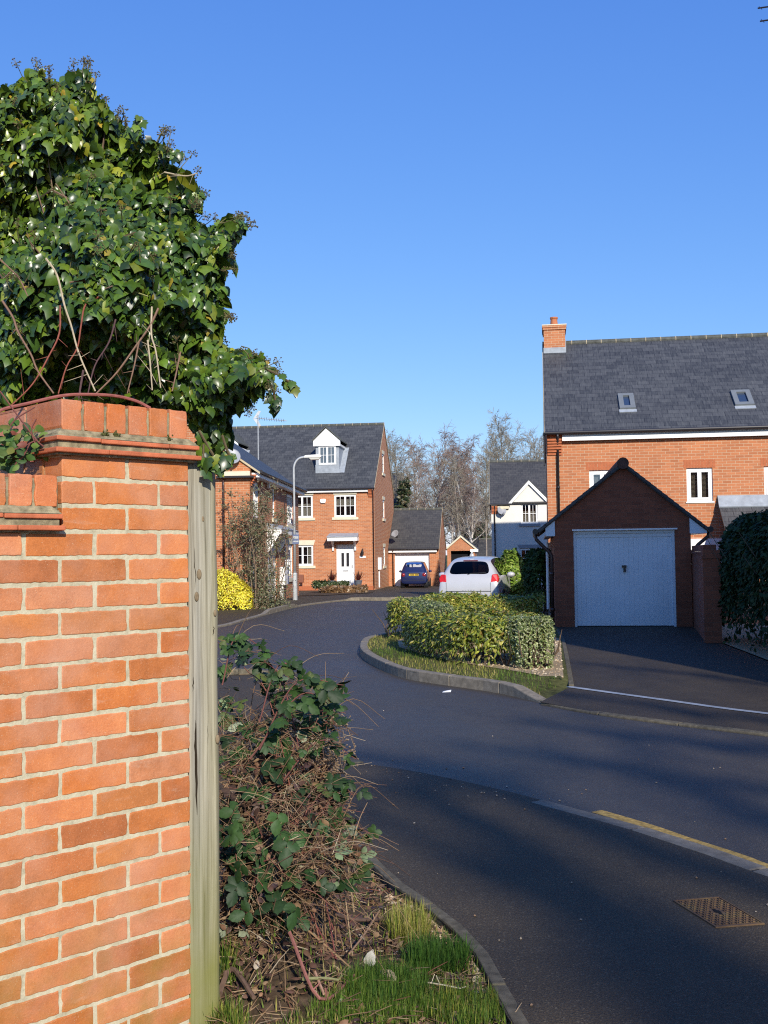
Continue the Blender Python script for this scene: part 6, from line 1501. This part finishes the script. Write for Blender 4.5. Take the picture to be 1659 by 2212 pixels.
P = verge_pts(4200, TH); parts.append(blades(P, .04, .35, pick(GR+GY[2:], len(P), .2)))
P = verge_pts(2600, VP); parts.append(blades(P, .035, .4, pick(GR+GY, len(P), .25)))
def clump(u, v, ru, rv, n, h, cols, lean=.3):
    a = RNG.uniform(0, 6.28, n); r = np.sqrt(RNG.uniform(0, 1, n)); P = Gv(u+ru*r*np.cos(a), v+rv*r*np.sin(a))
    P = P[in_poly(P[:, :2], VERGE)]; parts.append(blades(P, h, lean, pick(cols, len(P), .2), .0036))
clump(884, 2020, 45, 26, 1500, .10, GY); clump(945, 2085, 68, 24, 2600, .085, DG); clump(835, 2150, 90, 36, 3800, .075, DG+GR); clump(800, 2190, 130, 34, 2500, .05, GR); clump(455, 2100, 45, 40, 900, .10, GR+GY+DG); clump(480, 2180, 60, 30, 500, .06, GR+GY); clump(1000, 2190, 90, 40, 2600, .05, GR+GY[:1]); clump(560, 2160, 90, 30, 1000, .06, GR+GY)
Pn, Nn, Tn, Sn, Cn = [np.concatenate(x) for x in zip(*parts)]
o = leaf_mesh('grass', Pn, Nn, Tn, Sn, BLADE, Cn, M['needle']); tag(o, 'tufts of green and yellowing grass on the near verge', 'grass', kind='stuff')
# sticks lying about: individuals
STK = [([(655, 1995), (700, 1960), (758, 1925), (815, 1970)][1:3], 0, 0)]
def stick(label, pts, r, col, lift=.02):
    P3 = []
    for (u, v) in pts:
        z = .12
        for _ in range(3): q = G(u, v, z); z = zv(q[0], q[1])+lift
        P3.append(np.array([q[0], q[1], z]))
    c = P3[0].copy(); k = MB(); s = smooth(P3, 5); k.tube([p-c for p in s], [r*(1-.3*i/len(s)) for i in range(len(s))], 6, 0, col)
    for i in range(3): p = s[RNG.integers(1, len(s))]-c; k.tube([p, p+RNG.normal(0, .012, 3)+np.array([0, 0, .012])], r*.5, 4, 0, col)
    o = k.build('stick', M['dry'], None, loc=tuple(c)); tag(o, label, 'stick', 'dead sticks on the verge')
stick('long pale pink stick lying diagonally across the verge', [(585, 1990), (640, 2050), (700, 2165)], .006, (.42, .25, .17), .05)
stick('dark broken stick leaning near the foot of the brick wall', [(462, 2180), (500, 2130), (548, 2075)], .010, (.13, .08, .055), .05)
stick('reddish stick lying level behind the bright grass tuft', [(625, 2115), (690, 2095), (765, 2105)], .006, (.24, .10, .08), .05)
stick('thin brown twig standing out over the leaf litter', [(755, 2065), (790, 2015), (820, 1966)], .0035, (.36, .22, .13), .08)
stick('olive green stick lying beside the pale pink stick', [(655, 2170), (700, 2135), (730, 2120)], .006, (.22, .22, .10), .04)
stick('thin pale stalk lying on the grass towards the footway edge', [(905, 2118), (950, 2127), (995, 2135)], .003, (.50, .44, .30), .035)
stick('brown curved stem lying in front of the timber post', [(480, 2062), (540, 2040), (590, 2022)], .006, (.32, .17, .11), .06)
stick('dark bent branch half buried in the brown litter', [(700, 1965), (760, 1985), (830, 1988)], .010, (.10, .065, .05), .03)
def vpt(u, v):
    z = .12
    for _ in range(4): q = G(u, v, z); z = zv(q[0], q[1])
    return (q[0], q[1], z)
wl = vpt(792, 2098)
o = leaf_mesh('pale_leaf', np.array([[0, 0, 0.]]), np.array([[-.2, -.8, .5]]), np.array([[.2, .1, 1.]]), np.array([.075]), OVAL, np.array([[.55, .52, .44]]), M['bramleaf']); o.location = (wl[0], wl[1], wl[2]+.012); tag(o, 'upright whitish dead leaf at the edge of the bright grass', 'leaf')
wl = vpt(857, 2150)
o = leaf_mesh('dead_leaf', np.array([[0, 0, 0.]]), np.array([[.2, -.6, .7]]), np.array([[-.6, .1, .5]]), np.array([.07]), SERR, np.array([[.52, .40, .26]]), M['bramleaf']); o.location = (wl[0], wl[1], wl[2]+.05); tag(o, 'crumpled tan dead leaf caught in the bright grass tuft', 'leaf')

def pebbles(name, P, smin, smax, cols, label, cat):
    k = MB(); oc = np.array([(1, 0, 0), (-1, 0, 0), (0, 1, 0), (0, -1, 0), (0, 0, .7), (0, 0, -.7)])
    for a in P:
        s = RNG.uniform(smin, smax); c = cols[RNG.integers(len(cols))]; kx = RNG.uniform(.8, 1.2); v = oc*s*RNG.uniform(.7, 1.3, (6, 3)); az = RNG.uniform(0, 6.28); v = np.stack([v[:, 0]*math.cos(az)-v[:, 1]*math.sin(az), v[:, 0]*math.sin(az)+v[:, 1]*math.cos(az), v[:, 2]], 1)
        k.add(a+v, [(0, 2, 4), (2, 1, 4), (1, 3, 4), (3, 0, 4), (2, 0, 5), (1, 2, 5), (3, 1, 5), (0, 3, 5)], 0, tuple(min(.9, x*kx) for x in c))
    o = k.build(name, M['stone'], None); return tag(o, label, cat, kind='stuff')
P = []
for i in range(110):                                  # bits lying on road and footway
    if i < 65: t = RNG.uniform(0, 1); q = np.array([-.27+t*1.3, 8.2-t*1.2])+RNG.normal(0, .16, 2)
    else: q = np.array(G(RNG.uniform(780, 1659), RNG.uniform(1500, 2200), 0)[:2])
    if in_poly(q[None], VERGE)[0] or in_poly(q[None], ISLP)[0]: continue
    z = hf(*q) if in_poly(q[None], FOOT)[0] else 0.0
    P.append((q[0], q[1], z+.004))
pebbles('road_grit', np.array(P), .003, .009, [(.30, .24, .17), (.22, .14, .08), (.42, .36, .28), (.17, .11, .07)], 'small stones and leaf bits scattered on road and footway', 'grit')
p = sample_poly(GRAV, 2600); P = np.array([(a, b, islz(a, b)+.016) for a, b in p]); pebbles('gravel_stones', P, .008, .022, [(.48, .37, .23), (.40, .30, .19), (.55, .46, .33), (.30, .22, .14)], 'loose buff stones around the front hedge', 'gravel')
P = verge_pts(420, [(840, 1930), (900, 1965), (960, 2015), (1035, 2100), (1060, 2150), (1040, 2150), (980, 2060), (900, 2000), (830, 1950)]); pebbles('edge_stones', P+np.array([0, 0, .006]), .005, .016, [(.38, .27, .16), (.46, .36, .24), (.28, .18, .10)], 'small stones along the path edging', 'gravel')
# island grass
p = sample_poly(ISLP, 15000); keep = edge_dist(p, ISLP) > .12; p = p[keep & ~in_poly(p, GRAV) & (p[:, 1] < 20.5)]; P = np.array([(a, b, islz(a, b)+.004) for a, b in p]); lm = lump(P, 1.6, 5)
cols = pick(GR, len(P), .2); yl = pick(GY, len(P), .2); cols = np.where((lm > -.1)[:, None], yl, cols)
b_ = blades(P, .05, .35, cols, .007); o = leaf_mesh('grass', *b_[:4], BLADE, b_[4], M['needle']); tag(o, 'yellow green grass between the island kerb and the front hedge', 'grass', kind='stuff')

# ------------------------------------------------------------------ hedges and shrubs
def hedge(name, label, cat, path, width, height, n, ls, cols, wts, z0=.08, tmpl=LANCE, mat='leaf', stems=14, zmin=.10, group=None, round_=8, droop=.2, sq=.42, taper=0.0):
    Pth = np.array(smooth(path, 8)); c = Pth.mean(0); t = thing(name, label, cat, (c[0], c[1], z0), 0, group); O = np.array([c[0], c[1], z0])
    seg = np.linalg.norm(np.diff(Pth, axis=0), axis=1); cum = np.concatenate([[0], np.cumsum(seg)]); L = cum[-1]
    def frame(s):
        i = np.clip(np.searchsorted(cum, s, 'right')-1, 0, len(seg)-1); f = (s-cum[i])/seg[i]; p = Pth[i]+(Pth[i+1]-Pth[i])*f[:, None]; d = (Pth[i+1]-Pth[i])/seg[i][:, None]; return p, d
    s = RNG.uniform(0, L, n); th = np.arccos(np.clip(RNG.uniform(-1.05, 1.05, n), -1, 1)) if False else RNG.uniform(0, math.pi, n)
    e = np.abs(s/L-.5)*2; we = width/2*np.sqrt(np.clip(1-e**round_, .02, 1)); p, d = frame(s); nr = np.stack([-d[:, 1], d[:, 0]], 1)
    dep = 1-np.abs(RNG.normal(0, .10, n)); dep[RNG.uniform(size=n) < .18] *= .8
    ca, sa = np.cos(th), np.sin(th); a = we*np.sign(ca)*np.abs(ca)**sq*dep; z = zmin+(height*(1-taper*e**2)-zmin)*np.abs(sa)**sq*(1-(1-dep)*.8)
    P = np.stack([p[:, 0]+nr[:, 0]*a, p[:, 1]+nr[:, 1]*a, z], 1); lm = lump(P, 5.0, len(label))*.06+lump(P, 13, len(label)+1)*.03
    N = np.stack([nr[:, 0]*ca, nr[:, 1]*ca, sa*.9], 1); es = np.sign(s/L-.5)*np.clip((e-.8)/.2, 0, 1); N[:, :2] += d*es[:, None]; N = norm(N)
    P += N*lm[:, None]; P[:, :2] += d*(es*RNG.uniform(0, .1, n))[:, None]
    Nn = N+RNG.normal(0, .5, (n, 3))+np.array([0, 0, .25]); T = np.stack([RNG.normal(0, .6, n), RNG.normal(0, .6, n), RNG.normal(.1-droop, .6, n)], 1)+N*.5
    col = pick(cols, n, .22, wts)
    leaf_mesh('foliage', P-np.array([O[0], O[1], 0]), Nn, T, RNG.uniform(.75, 1.3, n)*ls, tmpl, col, M[mat], t)
    k = MB()
    for i in range(stems):
        q, _ = frame(np.array([RNG.uniform(.06, .94)*L])); b = np.array([q[0, 0]-O[0]+RNG.normal(0, width*.16), q[0, 1]-O[1]+RNG.normal(0, width*.16), -.02])
        for j in range(3):
            e_ = b+np.array([RNG.normal(0, width*.25), RNG.normal(0, width*.25), height*RNG.uniform(.6, .9)]); m_ = (b+e_)/2+RNG.normal(0, .04, 3); k.tube([b, m_, e_], [.014, .009, .004], 5, 0, (.13, .09, .06))
    k.build('stems', M['dry'], t); return t
HC = [(.21, .25, .03), (.31, .32, .042), (.15, .20, .025), (.42, .38, .07), (.32, .22, .05), (.085, .13, .02), (.50, .43, .12)]; HW = [5, 5, 4, 2.6, 1.6, 3, .8]
hedge('hedge', 'low clipped evergreen hedge on the island nearest the road', 'hedge', [(.70, 17.3), (.98, 15.9), (1.45, 14.75), (2.02, 14.4)], 1.12, .67, 23000, .072, HC, HW, group=None, stems=16, zmin=.0, droop=.75, sq=.32)
hedge('hedge', 'low clipped hedge curving behind the front hedge towards the garage', 'hedge', [(.32, 18.7), (.75, 19.9), (1.7, 20.6), (2.9, 20.3)], .95, .73, 17000, .072, HC, HW, stems=14, zmin=.0, droop=.7, sq=.32)
VC = [(.25, .29, .10), (.34, .37, .16), (.16, .21, .06), (.44, .45, .26), (.10, .15, .04)]
hedge('variegated_shrub', 'cream variegated shrub at the right end of the front hedge', 'shrub', [(1.70, 14.0), (1.92, 13.95), (2.10, 14.05)], .52, .66, 5200, .030, VC, [4, 3, 3, 2, 2], tmpl=OVAL, stems=9, round_=2.4, zmin=.0, sq=.6)
hedge('variegated_shrub', 'small cream variegated patch at the left end of the front hedge', 'shrub', [(.50, 17.3), (.70, 16.6), (.95, 16.0)], .55, .80, 3800, .034, VC, [4, 3, 3, 2, 2], tmpl=OVAL, stems=5, round_=2.4, zmin=.2, sq=.6)
hedge('laurel_bush', 'bright green rounded laurel bush right of the silver car', 'bush', [(3.35, 31.3), (3.72, 31.4), (4.12, 31.4)], 1.0, 1.70, 4600, .12, [(.17, .27, .035), (.24, .34, .05), (.30, .37, .08), (.11, .18, .03)], [4, 4, 2, 3], z0=0, stems=5, round_=2.4, zmin=.1, tmpl=OVAL, sq=.6, taper=.35)
hedge('hedge', 'dark shaded hedge between the laurel bush and the near garage', 'hedge', [(3.76, 25.6), (3.92, 27.2), (4.08, 28.5)], .62, 1.64, 8500, .10, [(.05, .085, .02), (.035, .06, .016), (.07, .10, .022)], [4, 4, 2], z0=0, stems=8, tmpl=OVAL, mat='darkleaf')  # one hedge with the laurel; its shade is put into the leaf colours
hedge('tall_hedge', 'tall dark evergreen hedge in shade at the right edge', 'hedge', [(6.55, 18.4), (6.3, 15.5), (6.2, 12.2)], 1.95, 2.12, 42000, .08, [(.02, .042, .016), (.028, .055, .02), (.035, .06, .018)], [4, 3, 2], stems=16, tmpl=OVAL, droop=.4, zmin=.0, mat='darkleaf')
# wispy top shoots of the tall hedge
hedge('yellow_bush', 'bright yellow green bush at the foot of the left house', 'bush', [(-5.75, 32.0), (-4.95, 31.9), (-4.02, 31.8)], 1.35, 1.26, 9000, .055, [(.86, .72, .05), (.90, .80, .12), (.74, .66, .05), (.50, .46, .04), (.55, .36, .06)], [5, 4, 3, 1.2, 1.0], z0=.0, tmpl=OVAL, stems=8, round_=2.2, zmin=.0, sq=.62, taper=.62)
hedge('low_shrub', 'low green shrub in the bed before the white front door', 'shrub', [(-3.25, 50.2), (-2.7, 50.0), (-1.75, 49.8)], .9, .46, 2600, .09, [(.07, .10, .03), (.10, .13, .04), (.05, .07, .025)], [1, 1, 1], z0=-.1, tmpl=OVAL, stems=5, round_=4)
hedge('dry_grass_clump', 'brown dry grass clump in front of the low green shrub', 'plant', [(-2.9, 48.9), (-2.2, 48.7), (-.9, 49.4)], .8, .22, 1800, .15, [(.26, .15, .07), (.20, .11, .05), (.32, .22, .12)], [1, 1, 1], z0=-.1, tmpl=BLADE, stems=3, round_=2.5, zmin=0, sq=.7)
# sparse tall shrub
ss = thing('tall_shrub', 'tall sparse grey green shrub against the left house', 'shrub', (-3.75, 32.2, 0)); SO = np.array(ss.location); k = MB(); PL = []
for i in range(44):
    x0 = RNG.normal(-3.85, .42); tall = 3.65-1.25*max(0, x0+3.6)-.0*abs(x0+4.2); top = RNG.uniform(.55, 1.0)*max(1.2, tall); lean = RNG.normal(.05, .32)
    a = np.array([x0*.5-1.9, 32.2+RNG.normal(0, .22), 0]); m_ = np.array([x0, a[1]+RNG.normal(0, .15), top*.55]); e = np.array([np.clip(x0+lean, -5.1, -3.05), a[1]+RNG.normal(0, .25), top]); e2 = e+np.array([RNG.normal(0, .2), 0, RNG.uniform(-.2, .2)])
    pts = smooth([a, m_, e, e2], 6); k.tube([q-SO for q in pts], [.009*(1-.8*j/len(pts))+.003 for j in range(len(pts))], 4, 0, (.24, .165, .11))
    for j in range(16):
        b = np.array(pts[RNG.integers(4, len(pts))]); c = b+RNG.normal(0, .16, 3)+np.array([0, 0, .05]); k.tube([b-SO, c-SO], [.004, .002], 3, 0, (.22, .13, .08), cap=False); PL += [b+(c-b)*RNG.uniform(.2, 1.1) for _ in range(8)]
k.build('stems', M['dry'], ss); P = np.array(PL); n = len(P)
n2 = 2600; q = np.stack([RNG.normal(-3.45, .28, n2), 32.0+RNG.normal(0, .25, n2), np.abs(RNG.normal(0, .62, n2))+.05], 1); P = np.concatenate([P, q]); n = len(P)
leaf_mesh('foliage', P+RNG.normal(0, .03, (n, 3))-SO, rnd(n)+np.array([.2, -.5, .4]), rnd(n), RNG.uniform(.05, .10, n), LANCE, pick([(.16, .18, .085), (.22, .21, .11), (.26, .18, .10), (.11, .14, .07), (.31, .28, .17)], n, .2, [4, 4, 3, 3, 1.5]), M['leaf'], ss)
# ------------------------------------------------------------------ bare trees
def grow(seed, H, r0, spread=.5, droop=.0, nlimb=22, start=.25, twigs=7, levels=3, limb_len=.33, crook=.04, forks=0):
    r = np.random.default_rng(seed); T, B = MB(), MB()
    def path(p, d, L, n, bend, up):
        pts = [p]; step = L/n
        for i in range(n):
            d = d+r.normal(0, bend, 3)+np.array([0, 0, up]); d = d/np.linalg.norm(d); p = p+d*step; pts.append(p)
        return pts
    trunk = [np.zeros(3)]; d = np.array([0, 0, 1.0]); n = 14
    for i in range(n): d = d+r.normal(0, crook, 3)*np.array([1, 1, .2]); d[2] = max(d[2], .6); d /= np.linalg.norm(d); trunk.append(trunk[-1]+d*H/n)
    rad = [r0*(1-.93*(i/n)**.9) for i in range(n+1)]; T.tube(trunk, rad, 8)
    def branch(p, d, L, rr, lv):
        up = .05 if lv == 1 else (-droop if lv >= 2 else .03)
        pts = path(p, d, L, 5 if lv < 3 else 3, .13, up)
        rs = [max(rr*(1-.75*i/(len(pts)-1)), .0088) for i in range(len(pts))]
        (T if lv == 1 and rr > r0*.30 else B).tube(pts, rs, 5 if lv == 1 else 3, cap=False)
        if lv >= levels: return
        for k in range(twigs if lv > 1 else twigs+3):
            t = r.uniform(.2, 1); i = min(int(t*(len(pts)-1)), len(pts)-2); q = pts[i]+(pts[i+1]-pts[i])*(t*(len(pts)-1)-i); dd = (pts[i+1]-pts[i]); dd /= np.linalg.norm(dd); dd = dd+r.normal(0, .55, 3); dd /= np.linalg.norm(dd)
            branch(q, dd, L*r.uniform(.3, .55), rr*(1-.6*t)*.5, lv+1)
    for k in range(nlimb):
        t = start+(1-start)*(k+r.uniform(0, 1))/nlimb; t = min(t, .985); i = min(int(t*n), n-1); q = trunk[i]+(trunk[i+1]-trunk[i])*(t*n-i); az = k*2.4+r.uniform(-.5, .5); e = r.uniform(.35, .95)+.3*t
        dd = np.array([math.cos(az)*math.cos(e)*spread*1.6, math.sin(az)*math.cos(e)*spread*1.6, math.sin(e)]); dd /= np.linalg.norm(dd)
        branch(q, dd, H*limb_len*(1.05-.65*t)*r.uniform(.75, 1.25), rad[i]*.5, 1)
    return T, B
def tree_proto(kind, seed):
    if kind == 'birch': T, B = grow(seed, 12, .16, .5, .16, 28, .24, 8, 3, .31, .05); mats = ('birch', 'bark_twig')
    elif kind == 'birch2': T, B = grow(seed, 12, .14, .38, .20, 30, .30, 8, 3, .27, .06); mats = ('birch', 'bark_twig')
    elif kind == 'thin': T, B = grow(seed, 12, .11, .35, -.02, 26, .30, 7, 3, .25, .03); mats = ('bark_grey', 'bark_twig2')
    else: T, B = grow(seed, 11, .17, .6, .02, 28, .16, 8, 3, .36, .05); mats = ('bark_grey', 'bark_twig2')
    t = thing('bare_tree', '', 'tree'); T.build('trunk', M[mats[0]], t); B.build('crown', M[mats[1]], t); return t
PROT = {k: tree_proto(k, s) for k, s in (('birch', 3), ('birch2', 8), ('thin', 5), ('bushy', 12))}
TREES = [(917, 944, 88, 'birch', 'tall white barked birch above the blue car garage roof', .3), (966, 951, 86, 'birch2', 'drooping birch with white trunk near the right end of the garage roof', 1.2), (892, 958, 96, 'birch', 'slender birch left of the tallest white barked birch', 2.2),
         (866, 972, 84, 'bushy', 'bushy bare tree close beside the brick gable', .5), (851, 966, 100, 'bushy', 'bare tree mostly hidden behind the dormered brick house', 2.8), (990, 1000, 82, 'thin', 'thin straight bare tree over the small gabled outbuilding', .2), (1006, 985, 92, 'birch2', 'birch beside the thin straight tree, between garage and white house', 2.9),
         (1028, 975, 84, 'birch', 'forked pale trunked birch rising over the low outbuilding roof', 4.0), (1046, 990, 80, 'thin', 'thin grey tree touching the left edge of the white house roof', 2.0), (1064, 938, 95, 'thin', 'tall bare tree just right of the white house roof corner', 4.4), (1108, 925, 98, 'bushy', 'tall wide bare tree behind the middle of the white house roof', 1.9),
         (1088, 955, 104, 'thin', 'faint bare tree between the two taller trees over the white house', 3.3), (1160, 948, 96, 'thin', 'bare tree peeping out beside the large house chimney', 5.2), (1140, 962, 105, 'bushy', 'faint wide bare tree over the right end of the white house roof', 4.1), (940, 985, 104, 'bushy', 'faint bushy bare tree filling the gap between the two white birches', 3.7), (1018, 1000, 108, 'bushy', 'faint bushy bare tree behind the forked birch', 1.4), (905, 985, 112, 'bushy', 'hazy bare tree left of centre behind the garage roof', 2.6), (978, 992, 115, 'bushy', 'hazy bare tree behind the thin straight tree', 5.0), (1052, 985, 116, 'bushy', 'hazy bare tree beside the white house roof edge', 3.0), (955, 1010, 110, 'thin', 'short thin bare tree between the drooping birch and the garage gable', 1.0)]
seen = set()
for (u, v, y, kind, lab, rz) in TREES:
    p = PY(u, v, y); h = p[2]+.3; base = PROT[kind]
    if kind not in seen: o = base; seen.add(kind)
    else:
        o = base.copy(); C.objects.link(o)
        for ch in base.children: c = ch.copy(); C.objects.link(c); c.parent = o
    sc_ = h/(12 if kind != 'bushy' else 11)*.97; o.scale = (sc_,)*3; o.location = (p[0], y, -.3); o.rotation_euler = (0, 0, rz); o['label'] = lab; o['category'] = 'tree'; o['group'] = 'bare trees behind the houses'
# dark evergreens among them
def evergreen(label, u, v0, u0, u1, y, n, cols):
    c = PY(u, v0, y); wd = (u1-u0)/F_PX*y/2; h = c[2]+.3; t = thing('evergreen', label, 'tree', (c[0], y, -.3)); k = MB(); k.tube([(0, 0, 0), (0, 0, h*.9)], [.18, .03], 7); k.build('trunk', M['bark'], t)
    a = RNG.uniform(0, 6.28, n); z = RNG.uniform(.03, 1, n); rr = np.sqrt(RNG.uniform(.1, 1, n))*np.clip(1.15-z, .05, 1)**.6; P = np.stack([np.cos(a)*rr*wd, np.sin(a)*rr*wd, z*h], 1); P += lump(P, 2.2, n % 50)[:, None]*.35
    leaf_mesh('crown', P, rnd(n)+np.array([0, -.3, .6]), rnd(n)*np.array([1, 1, .4]), RNG.uniform(.22, .5, n), LANCE, pick(cols, n, .25), M['leaf'], t)
EG = [(.03, .05, .022), (.045, .065, .03), (.06, .075, .03)]
evergreen('dark evergreen below the forked birch by the white house', 1036, 1124, 1010, 1062, 94, 1500, EG); evergreen('low dark evergreen over the outbuilding roof', 1008, 1146, 986, 1030, 93, 1000, EG); evergreen('dark ivy covered tree beside the brick gable', 872, 1040, 852, 900, 82, 2600, EG+[(.14, .11, .06), (.11, .10, .05)])
# unseen tree behind the camera, its limbs shaped to shade footway, road and drive
ot = thing('bare_tree', 'unseen spreading tree behind the viewpoint, its limbs shaped to shade the footway and road', 'tree', (14.6, -31, 0)); OT = np.array(ot.location)
tk = MB(); tk.tube([(0, 0, -.2), (.1, 0, 4), (-.2, .1, 9), (-.5, .2, 14), (-.8, .3, 18)], [.55, .45, .4, .33, .22], 10); tk.build('trunk', M['bark'], ot)
lb = MB(); TS = np.array(TOSUN)
LIMBS = [([(900, 1700), (1077, 1818), (1217, 1921), (1367, 2024), (1517, 2136), (1710, 2280)], .29, 40), ([(690, 1618), (840, 1644), (1000, 1680), (1190, 1752), (1420, 1850)], .17, 38),
         ([(1120, 1562), (1400, 1592), (1680, 1622)], .11, 36), ([(1250, 1445), (1450, 1462), (1640, 1484)], .09, 35), ([(1000, 1605), (1250, 1645), (1640, 1705)], .11, 37),
         ([(1300, 1640), (1480, 1700), (1690, 1790)], .11, 38), ([(1200, 1500), (1420, 1530), (1660, 1565)], .09, 36), ([(740, 1735), (880, 1810), (990, 1890)], .07, 39), ([(1250, 2050), (1330, 2130), (1400, 2230)], .06, 41)]
for pts, r, s_ in LIMBS:
    P3 = [np.array(G(u, v, 0))+TS*(s_+.6*i) for i, (u, v) in enumerate(pts)]; P3 = smooth(P3, 5); P3 = [p+RNG.normal(0, .05, 3) for p in P3]
    n_ = len(P3); lb.tube([p-OT for p in P3], [r*(.55+.6*i/n_)*RNG.uniform(.75, 1.25) for i in range(n_)], 8)
    root = np.array([14.2, -30.8, min(17, P3[-1][2]-1.5)]); lb.tube([P3[-1]-OT, (P3[-1]*.5+root*.5)+np.array([0, 0, -.6])-OT, root-OT], [r*.9, r*.7, r*.8], 8)
    for k_ in range(16):
        b = P3[RNG.integers(0, n_)]; d_ = RNG.normal(0, 1, 3)*np.array([.6, 1, 1]); d_ = d_/np.linalg.norm(d_)*RNG.uniform(.5, 1.6); lb.tube([b-OT, b+d_*.5+RNG.normal(0, .08, 3)-OT, b+d_-OT], [r*.3, r*.2, .015], 5)
lb.build('limbs', M['bark'], ot)
